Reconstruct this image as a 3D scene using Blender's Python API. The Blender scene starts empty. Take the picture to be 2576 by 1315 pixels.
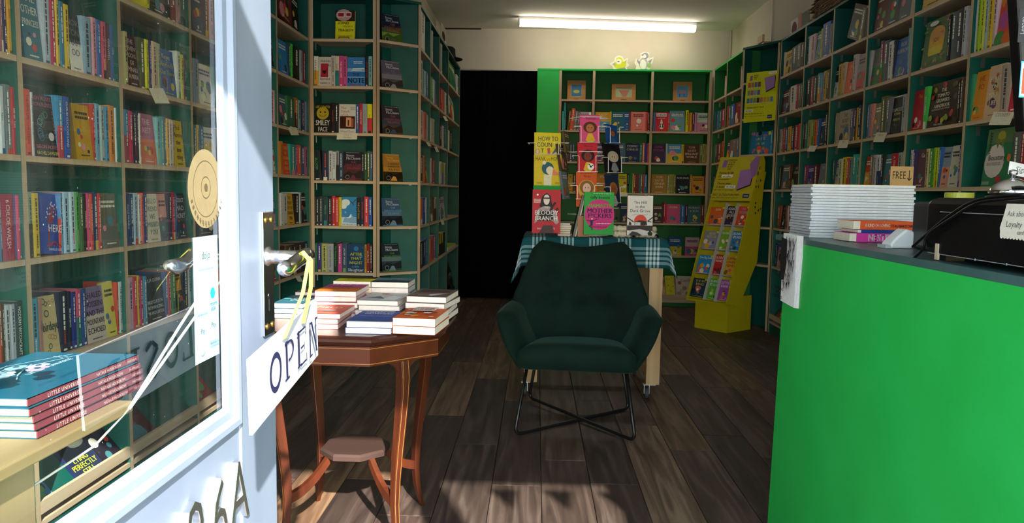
import bpy, bmesh, math, random
import numpy as np
from mathutils import Vector, Matrix

# ------------------------------------------------------------------ camera, sky, sun, exposure
SC = bpy.context.scene
COL = SC.collection
F_PX, CX, CY, CAM_H = 1900.0, 1288.0, 657.5, 1.15
def _n(v):
    v = np.array(v, float); return v / np.linalg.norm(v)
# the shop's depth axis (+Y) and the vertical, as directions in the camera's own frame
_Y = _n([1350 - CX, 485 - CY, F_PX]); _D = _n([950 - CX, 21500 - CY, F_PX])
_D = _n(_D - _Y * _D.dot(_Y)); _X = np.cross(_D, _Y)
W2C = np.stack([_X, _Y, -_D], 1)
EYE = np.array([0, 0, CAM_H])
cam_d = bpy.data.cameras.new('camera'); cam = bpy.data.objects.new('camera', cam_d); COL.objects.link(cam)
cam_d.sensor_width = 36.0; cam_d.lens = F_PX / 2576 * 36.0; cam_d.clip_start = 0.02
R = W2C.T
cam.matrix_world = Matrix(((R[0, 0], -R[0, 1], -R[0, 2], 0), (R[1, 0], -R[1, 1], -R[1, 2], 0), (R[2, 0], -R[2, 1], -R[2, 2], CAM_H), (0, 0, 0, 1)))
SC.camera = cam
SC.view_settings.view_transform = 'Standard'; SC.view_settings.look = 'None'
SC.view_settings.gamma = 1.0; SC.view_settings.use_curve_mapping = False
SC.view_settings.exposure = 0.3
SUN_DIR = Vector((-0.35, 1.0, -0.69)).normalized()
sun_d = bpy.data.lights.new('sun', 'SUN'); sun = bpy.data.objects.new('sun', sun_d); COL.objects.link(sun)
sun_d.energy = 16.5; sun_d.angle = math.radians(0.8); sun_d.color = (1.0, 0.93, 0.83)
sun.rotation_euler = SUN_DIR.to_track_quat('-Z', 'Y').to_euler()
world = bpy.data.worlds.new('sky'); SC.world = world; world.use_nodes = True
_wn = world.node_tree.nodes; _wl = world.node_tree.links
_bg = _wn['Background']; _sky = _wn.new('ShaderNodeTexSky'); _sky.sky_type = 'NISHITA'
_sky.sun_disc = False; _sky.sun_elevation = math.radians(33); _sky.sun_rotation = math.radians(160)
_sky.air_density = 1.3; _sky.dust_density = 0.6
_wl.new(_sky.outputs[0], _bg.inputs[0]); _bg.inputs[1].default_value = 0.95

def proj(p):
    c = W2C @ (np.array(p, float) - EYE); return CX + F_PX * c[0] / c[2], CY + F_PX * c[1] / c[2]
def ray(x, y): return W2C.T @ np.array([(x - CX) / F_PX, (y - CY) / F_PX, 1.0])
def on_x(x, y, X): r = ray(x, y); return Vector(r * (X / r[0]) + EYE)
def on_y(x, y, Y): r = ray(x, y); return Vector(r * (Y / r[1]) + EYE)
def on_z(x, y, Z): r = ray(x, y); return Vector(r * ((Z - CAM_H) / r[2]) + EYE)
def on_plane(x, y, P, nrm):
    r = Vector(ray(x, y)); e = Vector(EYE); P = Vector(P); nrm = Vector(nrm)
    return e + r * ((P - e).dot(nrm) / r.dot(nrm))

# ------------------------------------------------------------------ helpers
def lin(h):
    h = h.lstrip('#'); o = []
    for i in (0, 2, 4):
        c = int(h[i:i + 2], 16) / 255.0
        o.append(c / 12.92 if c <= 0.04045 else ((c + 0.055) / 1.055) ** 2.4)
    return (o[0], o[1], o[2], 1.0)
def tag(o, label=None, cat=None, group=None, kind=None):
    if label: o['label'] = label
    if cat: o['category'] = cat
    if group: o['group'] = group
    if kind: o['kind'] = kind
    return o
def empty(name, loc=(0, 0, 0), label=None, cat=None, group=None, mat=None):
    o = bpy.data.objects.new(name, None); COL.objects.link(o); o.empty_display_size = 0.05
    if mat is not None: o.matrix_world = mat
    else: o.location = loc
    return tag(o, label, cat, group)
def frame_mat(P, u, v, w):
    return Matrix(((u[0], v[0], w[0], P[0]), (u[1], v[1], w[1], P[1]), (u[2], v[2], w[2], P[2]), (0, 0, 0, 1)))

def nodes_of(m): return m.node_tree.nodes, m.node_tree.links
def principled(name, color=None, rough=0.5, metal=0.0, spec=0.5, **kw):
    m = bpy.data.materials.new(name); m.use_nodes = True
    b = m.node_tree.nodes['Principled BSDF']
    if color: b.inputs['Base Color'].default_value = lin(color)
    b.inputs['Roughness'].default_value = rough; b.inputs['Metallic'].default_value = metal
    b.inputs['Specular IOR Level'].default_value = spec
    for k, v in kw.items(): b.inputs[k].default_value = v
    return m
def mottled(name, c1, c2, scale=(6, 6, 6), rough=0.6, bump=0.0, detail=4, bscale=None, coord='Object', lo=0.35, hi=0.65, spec=0.4, metal=0.0, **kw):
    m = principled(name, c1, rough, metal, spec, **kw); N, L = nodes_of(m); b = N['Principled BSDF']
    tc = N.new('ShaderNodeTexCoord'); mp = N.new('ShaderNodeMapping'); mp.inputs['Scale'].default_value = scale
    nz = N.new('ShaderNodeTexNoise'); nz.inputs['Scale'].default_value = 1.0; nz.inputs['Detail'].default_value = detail
    cr = N.new('ShaderNodeValToRGB'); cr.color_ramp.elements[0].position = lo; cr.color_ramp.elements[1].position = hi
    cr.color_ramp.elements[0].color = lin(c1); cr.color_ramp.elements[1].color = lin(c2)
    L.new(tc.outputs[coord], mp.inputs[0]); L.new(mp.outputs[0], nz.inputs[0]); L.new(nz.outputs[0], cr.inputs[0]); L.new(cr.outputs[0], b.inputs['Base Color'])
    if bump:
        bp = N.new('ShaderNodeBump'); bp.inputs['Strength'].default_value = bump; bp.inputs['Distance'].default_value = 0.002
        src = nz
        if bscale:
            n2 = N.new('ShaderNodeTexNoise'); n2.inputs['Scale'].default_value = bscale; n2.inputs['Detail'].default_value = 3
            L.new(tc.outputs[coord], n2.inputs[0]); src = n2
        L.new(src.outputs[0], bp.inputs['Height']); L.new(bp.outputs[0], b.inputs['Normal'])
    return m
def attr_mat(name, rough=0.45, coat=0.0, spec=0.4):
    m = principled(name, 'ffffff', rough, 0, spec); N, L = nodes_of(m); b = N['Principled BSDF']
    a = N.new('ShaderNodeAttribute'); a.attribute_name = 'Col'
    nz = N.new('ShaderNodeTexNoise'); nz.inputs['Scale'].default_value = 90; nz.inputs['Detail'].default_value = 2
    tc = N.new('ShaderNodeTexCoord'); L.new(tc.outputs['Object'], nz.inputs[0])
    mr = N.new('ShaderNodeMapRange'); mr.inputs['To Min'].default_value = 0.86; mr.inputs['To Max'].default_value = 1.12
    L.new(nz.outputs[0], mr.inputs[0])
    mx = N.new('ShaderNodeMix'); mx.data_type = 'RGBA'; mx.blend_type = 'MULTIPLY'; mx.inputs[0].default_value = 1.0
    L.new(a.outputs['Color'], mx.inputs[6]); L.new(mr.outputs[0], mx.inputs[7]); L.new(mx.outputs[2], b.inputs['Base Color'])
    b.inputs['Coat Weight'].default_value = coat; b.inputs['Coat Roughness'].default_value = 0.15
    return m
def wood(name, c1, c2, axis='X', scale=18, rough=0.55, spec=0.35, coat=0.0, stretch=0.06, bump=0.15):
    m = principled(name, c1, rough, 0, spec); N, L = nodes_of(m); b = N['Principled BSDF']
    tc = N.new('ShaderNodeTexCoord'); mp = N.new('ShaderNodeMapping')
    s = [scale, scale, scale]; s['XYZ'.index(axis)] = scale * stretch
    mp.inputs['Scale'].default_value = s
    nz = N.new('ShaderNodeTexNoise'); nz.inputs['Scale'].default_value = 1; nz.inputs['Detail'].default_value = 6; nz.inputs['Distortion'].default_value = 0.6
    cr = N.new('ShaderNodeValToRGB'); cr.color_ramp.elements[0].position = 0.3; cr.color_ramp.elements[1].position = 0.7
    cr.color_ramp.elements[0].color = lin(c1); cr.color_ramp.elements[1].color = lin(c2)
    L.new(tc.outputs['Object'], mp.inputs[0]); L.new(mp.outputs[0], nz.inputs[0]); L.new(nz.outputs[0], cr.inputs[0]); L.new(cr.outputs[0], b.inputs['Base Color'])
    bp = N.new('ShaderNodeBump'); bp.inputs['Strength'].default_value = bump; bp.inputs['Distance'].default_value = 0.001
    L.new(nz.outputs[0], bp.inputs['Height']); L.new(bp.outputs[0], b.inputs['Normal'])
    b.inputs['Coat Weight'].default_value = coat; b.inputs['Coat Roughness'].default_value = 0.2
    return m

M = {}
M['print'] = attr_mat('printed_card', 0.55, 0.0, 0.18)
M['matte'] = attr_mat('matte_paper', 0.75, 0.0, 0.2)
M['teal'] = mottled('teal_paint', '00584f', '004e46', (9, 9, 9), 0.55, 0.05, bscale=140)
M['green'] = mottled('bright_green_paint', '22b54b', '26bc52', (5, 5, 5), 0.5, 0.06, bscale=160)
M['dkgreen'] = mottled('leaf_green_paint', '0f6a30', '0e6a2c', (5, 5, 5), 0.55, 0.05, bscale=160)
M['ply'] = wood('plywood_edge', 'b2977c', 'd2ba9e', 'X', 14, 0.6, 0.3)
M['plyz'] = wood('plywood_upright', 'ab8f72', 'cdb496', 'Z', 14, 0.6, 0.3)
M['plyy'] = wood('pine_board', '9a7f58', 'b89c74', 'Y', 16, 0.6, 0.3)
M['wall'] = mottled('cream_wall_paint', 'd6ccba', 'cec4b2', (2, 2, 2), 0.85, 0.08, bscale=60, spec=0.2)
M['ceil'] = mottled('ceiling_paint', 'f6efe6', 'efe6da', (1.5, 1.5, 1.5), 0.9, 0.06, bscale=50, spec=0.2)
M['steel'] = principled('bright_steel', 'd8dade', 0.2, 1.0)
M['numeral'] = principled('brushed_nickel', 'd8dade', 0.34, 1.0)
M['zinc'] = principled('zinc_plated_steel', 'c4c8cc', 0.35, 1.0)
M['brass'] = principled('brass', 'c89a4a', 0.3, 1.0)
M['black'] = principled('black_metal', '121214', 0.38, 0.0, 0.5)
M['blackplastic'] = mottled('black_plastic', '08080a', '0d0d10', (40, 40, 40), 0.3, 0.05, bscale=400, spec=0.22)
M['white'] = principled('white_enamel', 'e8e8e6', 0.4)
M['doorpaint'] = mottled('pale_blue_door_paint', '8491a7', '78869c', (7, 7, 3), 0.42, 0.10, bscale=70, lo=0.3, hi=0.75)
M['kraft'] = mottled('kraft_paper', '6e5238', '82643f', (12, 12, 12), .8)
LAMP = 9.2

class MB:
    """collects polygons with a colour and a material slot each, then links them as one mesh object"""
    def __init__(s): s.v = []; s.f = []; s.c = []; s.m = []
    def poly(s, pts, col='ffffff', mat=0):
        i = len(s.v); s.v += [tuple(p) for p in pts]; s.f.append(tuple(range(i, i + len(pts)))); s.c.append(col); s.m.append(mat)
    def raw(s, verts, faces, col='ffffff', mat=0):
        i = len(s.v); s.v += [tuple(p) for p in verts]
        for f in faces: s.f.append(tuple(k + i for k in f)); s.c.append(col); s.m.append(mat)
    def box(s, a, b, col='ffffff', mat=0, cols=None, mats=None):
        (x0, y0, z0), (x1, y1, z1) = a, b
        P = [(x0, y0, z0), (x1, y0, z0), (x1, y1, z0), (x0, y1, z0), (x0, y0, z1), (x1, y0, z1), (x1, y1, z1), (x0, y1, z1)]
        # order: bottom, top, front(y0), right(x1), back(y1), left(x0)
        Q = [(0, 3, 2, 1), (4, 5, 6, 7), (0, 1, 5, 4), (1, 2, 6, 5), (2, 3, 7, 6), (3, 0, 4, 7)]
        i = len(s.v); s.v += P
        for k, q in enumerate(Q):
            s.f.append(tuple(j + i for j in q)); s.c.append(cols[k] if cols else col); s.m.append(mats[k] if mats else mat)
    def tube(s, pts, r, n=8, col='ffffff', mat=0, closed=False, caps=True):
        pts = [Vector(p) for p in pts]; k = len(pts); base = len(s.v)
        rs = r if isinstance(r, (list, tuple)) else [r] * k
        ref = None
        for i in range(k):
            if closed: t = pts[(i + 1) % k] - pts[i - 1]
            else: t = pts[min(i + 1, k - 1)] - pts[max(i - 1, 0)]
            t.normalize()
            if ref is None:
                ref = Vector((0, 0, 1)) if abs(t.z) < 0.9 else Vector((1, 0, 0))
            a = t.cross(ref)
            if a.length < 1e-6: a = t.orthogonal()
            a.normalize(); b = a.cross(t); b.normalize(); ref = b
            for j in range(n):
                w = 2 * math.pi * j / n
                s.v.append(tuple(pts[i] + (a * math.cos(w) + b * math.sin(w)) * rs[i]))
        rng = k if closed else k - 1
        for i in range(rng):
            for j in range(n):
                i2 = (i + 1) % k
                s.f.append((base + i * n + j, base + i2 * n + j, base + i2 * n + (j + 1) % n, base + i * n + (j + 1) % n)); s.c.append(col); s.m.append(mat)
        if caps and not closed:
            s.f.append(tuple(base + j for j in range(n))); s.c.append(col); s.m.append(mat)
            s.f.append(tuple(base + (k - 1) * n + (n - 1 - j) for j in range(n))); s.c.append(col); s.m.append(mat)
    def lathe(s, prof, n=20, col='ffffff', mat=0, c=(0, 0, 0)):
        base = len(s.v); k = len(prof)
        for (r, z) in prof:
            for j in range(n):
                w = 2 * math.pi * j / n; s.v.append((c[0] + r * math.cos(w), c[1] + r * math.sin(w), c[2] + z))
        for i in range(k - 1):
            for j in range(n):
                s.f.append((base + i * n + j, base + i * n + (j + 1) % n, base + (i + 1) * n + (j + 1) % n, base + (i + 1) * n + j)); s.c.append(col); s.m.append(mat)
        if prof[0][0] > 1e-5: s.f.append(tuple(base + n - 1 - j for j in range(n))); s.c.append(col); s.m.append(mat)
        if prof[-1][0] > 1e-5: s.f.append(tuple(base + (k - 1) * n + j for j in range(n))); s.c.append(col); s.m.append(mat)
    def prism(s, pts2, z0, z1, col='ffffff', mat=0, sidecol=None, to3=None):
        to3 = to3 or (lambda x, y, z: (x, y, z)); n = len(pts2)
        s.poly([to3(x, y, z1) for x, y in pts2], col, mat); s.poly([to3(x, y, z0) for x, y in reversed(pts2)], sidecol or col, mat)
        for i in range(n):
            a, b = pts2[i], pts2[(i + 1) % n]
            s.poly([to3(a[0], a[1], z0), to3(b[0], b[1], z0), to3(b[0], b[1], z1), to3(a[0], a[1], z1)], sidecol or col, mat)
    def xform(s, mat, start=0):
        for i in range(start, len(s.v)): s.v[i] = tuple(mat @ Vector(s.v[i]))
    def build(s, name, mats, parent=None, mw=None, smooth=False, bevel=0, bseg=2, subd=0, weld=False):
        me = bpy.data.meshes.new(name); me.from_pydata(s.v, [], s.f); me.update()
        if not isinstance(mats, (list, tuple)): mats = [mats]
        for m in mats: me.materials.append(m)
        me.polygons.foreach_set('material_index', s.m)
        cache = {}; arr = []
        for p, c in zip(s.f, s.c):
            if c not in cache: cache[c] = lin(c)
            arr += list(cache[c]) * len(p)
        at = me.color_attributes.new('Col', 'FLOAT_COLOR', 'CORNER'); at.data.foreach_set('color', arr)
        if smooth: me.polygons.foreach_set('use_smooth', [True] * len(s.f))
        if weld or bevel or subd:
            bm = bmesh.new(); bm.from_mesh(me); bmesh.ops.remove_doubles(bm, verts=bm.verts, dist=1e-5)
            bmesh.ops.recalc_face_normals(bm, faces=bm.faces); bm.to_mesh(me); bm.free()
        o = bpy.data.objects.new(name, me); COL.objects.link(o)
        if parent: o.parent = parent
        if mw is not None: o.matrix_local = mw
        if bevel:
            md = o.modifiers.new('bevel', 'BEVEL'); md.width = bevel; md.segments = bseg; md.limit_method = 'ANGLE'; md.angle_limit = math.radians(40)
        if subd:
            md = o.modifiers.new('subd', 'SUBSURF'); md.levels = subd; md.render_levels = subd
        return o

# ---- lettering: glyph outlines of the built-in font, fetched once, then laid out as polygons
_CH = sorted(set("ABCDEFGHIJKLMNOPQRSTUVWXYZabcdefghijklmnopqrstuvwxyz0123456789!&'.,£*-/:+?é"))
GLY = {}
def _load_glyphs():
    tmp = []
    for ch in ['H'] + _CH:
        pair = []
        for body in (ch, 'H' + ch + 'H'):
            cu = bpy.data.curves.new('g', 'FONT'); cu.body = body; cu.resolution_u = 2; cu.size = 1.0
            o = bpy.data.objects.new('g', cu); COL.objects.link(o); pair.append(o)
        tmp.append((ch, pair))
    dg = bpy.context.evaluated_depsgraph_get(); wH = None
    for ch, (a, b) in tmp:
        me = a.evaluated_get(dg).to_mesh(); vs = [(v.co.x, v.co.y) for v in me.vertices]; fs = [tuple(p.vertices) for p in me.polygons]; a.evaluated_get(dg).to_mesh_clear()
        mb = b.evaluated_get(dg).to_mesh(); xs = [v.co.x for v in mb.vertices]; wid = max(xs) - min(xs); b.evaluated_get(dg).to_mesh_clear()
        if wH is None:
            inkH = max(x for x, y in vs) - min(x for x, y in vs); wH = (wid - inkH) / 2
        GLY[ch] = (vs, fs, wid - inkH - wH)
    for ch, pair in tmp:
        for o in pair:
            cu = o.data; bpy.data.objects.remove(o); bpy.data.curves.remove(cu)
    GLY[' '] = ([], [], 0.28)
_load_glyphs()
CAP = max(y for x, y in GLY['H'][0])
def text_geo(s, track=0.0, bold=0.0):
    vs, fs, x = [], [], 0.0
    for ch in s:
        g = GLY.get(ch) or GLY[' ']
        i = len(vs); vs += [(px + x, py) for px, py in g[0]]; fs += [tuple(k + i for k in f) for f in g[1]]; x += g[2] + track
        if bold and g[0]:
            i = len(vs); vs += [(px + x - g[2] - track + bold, py) for px, py in g[0]]; fs += [tuple(k + i for k in f) for f in g[1]]
    return vs, fs, max(x - track, 1e-3)

class Page:
    """a flat printed face: origin O, unit vectors U, V, size w x h, normal N; art is laid just proud of it"""
    def __init__(s, mb, O, U, V, w, h, mat=0, eps=0.0003):
        s.mb = mb; s.O = Vector(O); s.U = Vector(U).normalized(); s.V = Vector(V).normalized(); s.w = w; s.h = h
        s.N = s.U.cross(s.V); s.k = 1; s.mat = mat; s.eps = eps
    def P(s, x, y): return s.O + s.U * (x * s.w) + s.V * (y * s.h) + s.N * (s.eps * s.k)
    def rect(s, x0, y0, x1, y1, c): s.mb.poly([s.P(x0, y0), s.P(x1, y0), s.P(x1, y1), s.P(x0, y1)], c, s.mat); s.k += 1
    def shape(s, pts, c): s.mb.poly([s.P(x, y) for x, y in pts], c, s.mat); s.k += 1
    def disc(s, cx, cy, r, c, n=18, ry=None):
        ry = ry if ry is not None else r * s.w / s.h
        s.mb.poly([s.P(cx + r * math.cos(2 * math.pi * i / n), cy + ry * math.sin(2 * math.pi * i / n)) for i in range(n)], c, s.mat); s.k += 1
    def ring(s, cx, cy, r, t, c, n=20, ry=None):
        ry = ry if ry is not None else r * s.w / s.h
        for i in range(n):
            a, b = 2 * math.pi * i / n, 2 * math.pi * (i + 1) / n
            s.mb.poly([s.P(cx + r * math.cos(a), cy + ry * math.sin(a)), s.P(cx + r * math.cos(b), cy + ry * math.sin(b)), s.P(cx + r * (1 - t) * math.cos(b), cy + ry * (1 - t) * math.sin(b)), s.P(cx + r * (1 - t) * math.cos(a), cy + ry * (1 - t) * math.sin(a))], c, s.mat)
        s.k += 1
    def line(s, pts, t, c):
        for (x0, y0), (x1, y1) in zip(pts[:-1], pts[1:]):
            dx, dy = (x1 - x0) * s.w, (y1 - y0) * s.h; L = math.hypot(dx, dy) or 1
            ox, oy = -dy / L * t / 2 / s.w, dx / L * t / 2 / s.h
            s.mb.poly([s.P(x0 + ox, y0 + oy), s.P(x0 - ox, y0 - oy), s.P(x1 - ox, y1 - oy), s.P(x1 + ox, y1 + oy)], c, s.mat)
        s.k += 1
    def text(s, t, cx, cy, w, h, c, rot=0, bold=0.0, track=0.0, fill=False, skew=0.0, mb=None):
        """fit text t in a box w x h (fractions of the face) centred at cx, cy; h is the capital height"""
        vs, fs, L = text_geo(t, track, bold)
        if not fs: return
        W, H = w * s.w, h * s.h
        if rot: W, H = w * s.h, h * s.w
        sy = H / CAP; sx = sy if not fill else W / L
        if L * sx > W: sx = W / L
        if sx < 0.62 * sy: sy = sx / 0.62
        O = s.P(cx, cy); U, V = (s.U, s.V) if not rot else ((-s.V, s.U) if rot > 0 else (s.V, -s.U))
        pts = [O + U * ((x - L / 2) * sx + skew * y * sy) + V * ((y - CAP / 2) * sy) for x, y in vs]
        (mb or s.mb).raw(pts, fs, c, s.mat if mb is None else 0); s.k += 1
    def marks(s, cx, cy, w, h, c, rows=1, rnd=random, rot=0):
        """print too small to read: rows of short bars"""
        for r in range(rows):
            y = cy + h / 2 - (r + 0.5) * h / rows; x = cx - w / 2; bh = h / rows * 0.28
            while x < cx + w / 2:
                L = w * rnd.uniform(0.06, 0.2); e = min(x + L, cx + w / 2)
                if not rot: q = [s.P(x, y - bh), s.P(e, y - bh), s.P(e, y + bh), s.P(x, y + bh)]
                else: q = [s.P(y - bh - cy + cx, x - cx + cy), s.P(y + bh - cy + cx, x - cx + cy), s.P(y + bh - cy + cx, e - cx + cy), s.P(y - bh - cy + cx, e - cx + cy)]
                s.mb.poly(q, c, s.mat); x = e + w * 0.03
        s.k += 1
# ------------------------------------------------------------------ the shell of the shop
def slab(name, a, b, mat, label, cat, parent=None):
    mb = MB(); mb.box(a, b); o = mb.build(name, mat, parent)
    if parent is None: tag(o, label, cat, None, 'structure')
    return o
CEIL = 2.87
def plank_mat(name, cols, seed):
    m = principled(name, '3a2a20', 0.5, 0, 0.35); N, L = nodes_of(m); b = N['Principled BSDF']
    oi = N.new('ShaderNodeObjectInfo'); tc = N.new('ShaderNodeTexCoord'); mp = N.new('ShaderNodeMapping'); mp.inputs['Scale'].default_value = (22, 1.6, 1)
    add = N.new('ShaderNodeVectorMath'); add.operation = 'ADD'; cmb = N.new('ShaderNodeCombineXYZ')
    mu = N.new('ShaderNodeMath'); mu.operation = 'MULTIPLY'; mu.inputs[1].default_value = 40 + seed
    L.new(oi.outputs['Random'], mu.inputs[0]); L.new(mu.outputs[0], cmb.inputs[0]); L.new(mu.outputs[0], cmb.inputs[1])
    L.new(tc.outputs['Object'], add.inputs[0]); L.new(cmb.outputs[0], add.inputs[1]); L.new(add.outputs[0], mp.inputs[0])
    nz = N.new('ShaderNodeTexNoise'); nz.inputs['Scale'].default_value = 1; nz.inputs['Detail'].default_value = 7; nz.inputs['Distortion'].default_value = 1.2
    L.new(mp.outputs[0], nz.inputs[0])
    cr = N.new('ShaderNodeValToRGB'); e = cr.color_ramp.elements; e[0].position = 0.25; e[1].position = 0.75; e[0].color = lin(cols[0]); e[1].color = lin(cols[1])
    md = e.new(0.5); md.color = lin(cols[2])
    L.new(nz.outputs[0], cr.inputs[0])
    r2 = N.new('ShaderNodeValToRGB'); e = r2.color_ramp.elements; e[0].color = lin('8a8480'); e[1].color = lin('f0e4d0')
    for pos, c in ((0.35, 'a49a92'), (0.6, 'b3a698'), (0.8, 'd4bd98')): x = e.new(pos); x.color = lin(c)
    L.new(oi.outputs['Random'], r2.inputs[0])
    mx = N.new('ShaderNodeMix'); mx.data_type = 'RGBA'; mx.blend_type = 'MULTIPLY'; mx.inputs[0].default_value = 1
    L.new(cr.outputs[0], mx.inputs[6]); L.new(r2.outputs[0], mx.inputs[7]); L.new(mx.outputs[2], b.inputs['Base Color'])
    bp = N.new('ShaderNodeBump'); bp.inputs['Strength'].default_value = 0.25; bp.inputs['Distance'].default_value = 0.0008
    L.new(nz.outputs[0], bp.inputs['Height']); L.new(bp.outputs[0], b.inputs['Normal'])
    return m
M['plank'] = plank_mat('dark_oak_plank', ('4c4341', 'aa9a93', '7a6964'), 3)
floor = slab('floor', (-1.85, 0.16, -0.1), (2.3, 8.3, -0.008), principled('subfloor', '1a1512', 0.9), 'dark brown wood plank floor of the shop', 'floor')
pw, pl = 0.1955, 1.22
pm = MB()
g = 0.0012
top = [(-pw / 2 + g, -pl / 2 + g), (pw / 2 - g, -pl / 2 + g), (pw / 2 - g, pl / 2 - g), (-pw / 2 + g, pl / 2 - g)]
ins = 0.002
top2 = [(-pw / 2 + g + ins, -pl / 2 + g + ins), (pw / 2 - g - ins, -pl / 2 + g + ins), (pw / 2 - g - ins, pl / 2 - g - ins), (-pw / 2 + g + ins, pl / 2 - g - ins)]
pm.poly([(x, y, 0) for x, y in top2])
for i in range(4):
    j = (i + 1) % 4
    pm.poly([(*top[i], -0.0015), (*top[j], -0.0015), (*top2[j], 0), (*top2[i], 0)])
    pm.poly([(*top[i], -0.008), (*top[j], -0.008), (*top[j], -0.0015), (*top[i], -0.0015)])
rnd = random.Random(5); plank0 = None
for r in range(-9, 12):
    xc = 0.04 + pw / 2 + r * pw
    if xc < -1.8 or xc > 2.2: continue
    y = 0.17 - rnd.uniform(0.0, 1.0)
    while y < 8.2:
        y0, y1 = max(y, 0.17), min(y + pl, 8.25); y += pl
        if y1 - y0 < 0.05: continue
        if plank0 is None: o = plank0 = pm.build('plank', M['plank'], floor)
        else: o = plank0.copy(); COL.objects.link(o); o.parent = floor
        o.location = (xc, (y0 + y1) / 2, 0); o.scale = (1, (y1 - y0) / pl, 1)
slab('ceiling', (-1.85, 0.14, CEIL), (2.32, 8.3, CEIL + 0.1), M['ceil'], 'off-white painted shop ceiling', 'ceiling')
slab('wall_left', (-1.85, 0.16, 0), (-1.735, 5.42, CEIL), M['wall'], 'cream left wall behind the front bookcases', 'wall')
slab('wall_left_return', (-1.735, 5.31, 0), (-1.15, 5.42, CEIL), M['wall'], 'cream return wall where the shop narrows on the left', 'wall')
slab('wall_left_rear', (-1.15, 5.45, 0), (-1.035, 8.16, CEIL), M['wall'], 'cream rear left wall above the deep bookcase', 'wall')
mb = MB(); mb.prism([(-1.15, 5.31), (-1.035, 5.45), (-1.15, 5.45)], 0, CEIL); tag(mb.build('wall_left_corner', M['wall']), 'slanted cream wall sliver behind the slanted left bookcase', 'wall', None, 'structure')
wb = MB()
wb.box((-1.15, 8.16, 2.43), (2.32, 8.28, CEIL)); wb.box((0.0, 8.16, 0), (2.32, 8.28, 2.43)); wb.box((-1.15, 8.16, 0), (-0.86, 8.28, 2.43))
tag(wb.build('wall_back', M['wall']), 'cream back wall above the dark doorway and children\'s shelves', 'wall', None, 'structure')
slab('wall_right', (2.205, 0.16, 0), (2.32, 6.5, CEIL), M['wall'], 'pale right wall above the long bookcase', 'wall')
slab('wall_right_rear', (2.01, 6.78, 0), (2.32, 8.16, CEIL), M['wall'], 'cream rear right wall beside the children\'s corner', 'wall')
wd = MB(); wd.prism([(2.205, 6.44), (2.32, 6.44), (2.32, 6.8), (2.01, 6.8)], 0, CEIL)
tag(wd.build('wall_right_corner', M['wall']), 'slanted cream wall joining the right and rear right walls', 'wall', None, 'structure')
# dark strip painted as the shadow in a thin crack at the ceiling by the deep left bookcase, and pipe in the far right corner
mb = MB(); mb.box((-1.03, 8.145, CEIL - 0.012), (-0.62, 8.16, CEIL - 0.001)); tag(mb.build('shadow_gap_strip', principled('shadow_gap_paint', '3a3028', 0.8)), 'thin dark strip for the shadow gap along the ceiling above the doorway', 'trim', None, 'structure')
mb = MB(); mb.tube([(1.995, 8.14, 2.44), (1.995, 8.14, CEIL)], 0.009, 8); tag(mb.build('trim_2', M['wall'], smooth=True), 'thin cream conduit in the far right corner', 'trim', None, 'structure')
# unlit doorway with a black curtain
cm = MB(); nseg = 60; cur = []
for i in range(nseg + 1):
    x = -0.86 + 0.87 * i / nseg; cur.append((x, 8.135 + 0.004 * math.sin(i * 0.55) + 0.002 * math.sin(i * 1.3)))
for i in range(nseg):
    a, b = cur[i], cur[i + 1]
    cm.poly([(a[0], a[1], 0.012), (b[0], b[1], 0.012), (b[0], b[1], 2.435), (a[0], a[1], 2.435)])
    cm.poly([(b[0], b[1] + 0.004, 0.012), (a[0], a[1] + 0.004, 0.012), (a[0], a[1] + 0.004, 2.435), (b[0], b[1] + 0.004, 2.435)])
cur_root = empty('curtain', (-0.42, 8.13, 0.0), 'floor-length black curtain filling the doorway in the back wall', 'curtain')
M['curtain'] = mottled('black_felt', '050507', '08070a', (30, 30, 30), 0.95, 0.1, spec=0.05)
o = cm.build('cloth', M['curtain'], cur_root, smooth=True); o.matrix_parent_inverse = Matrix.Translation((0.42, -8.13, 0))
mb = MB(); mb.tube([(-0.86, 8.12, 2.432), (0.0, 8.12, 2.432)], 0.006, 8); o = mb.build('curtain_rail', M['zinc'], cur_root); o.matrix_parent_inverse = Matrix.Translation((0.42, -8.13, 0))
mb = MB(); mb.box((-0.87, 8.18, 0), (0.01, 8.28, 2.43)); tag(mb.build('doorway_backing', M['curtain']), 'black panel standing for the unlit doorway behind the black curtain', 'doorway', None, 'structure')  # solid block; the unlit room's darkness is put into its black colour

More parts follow.
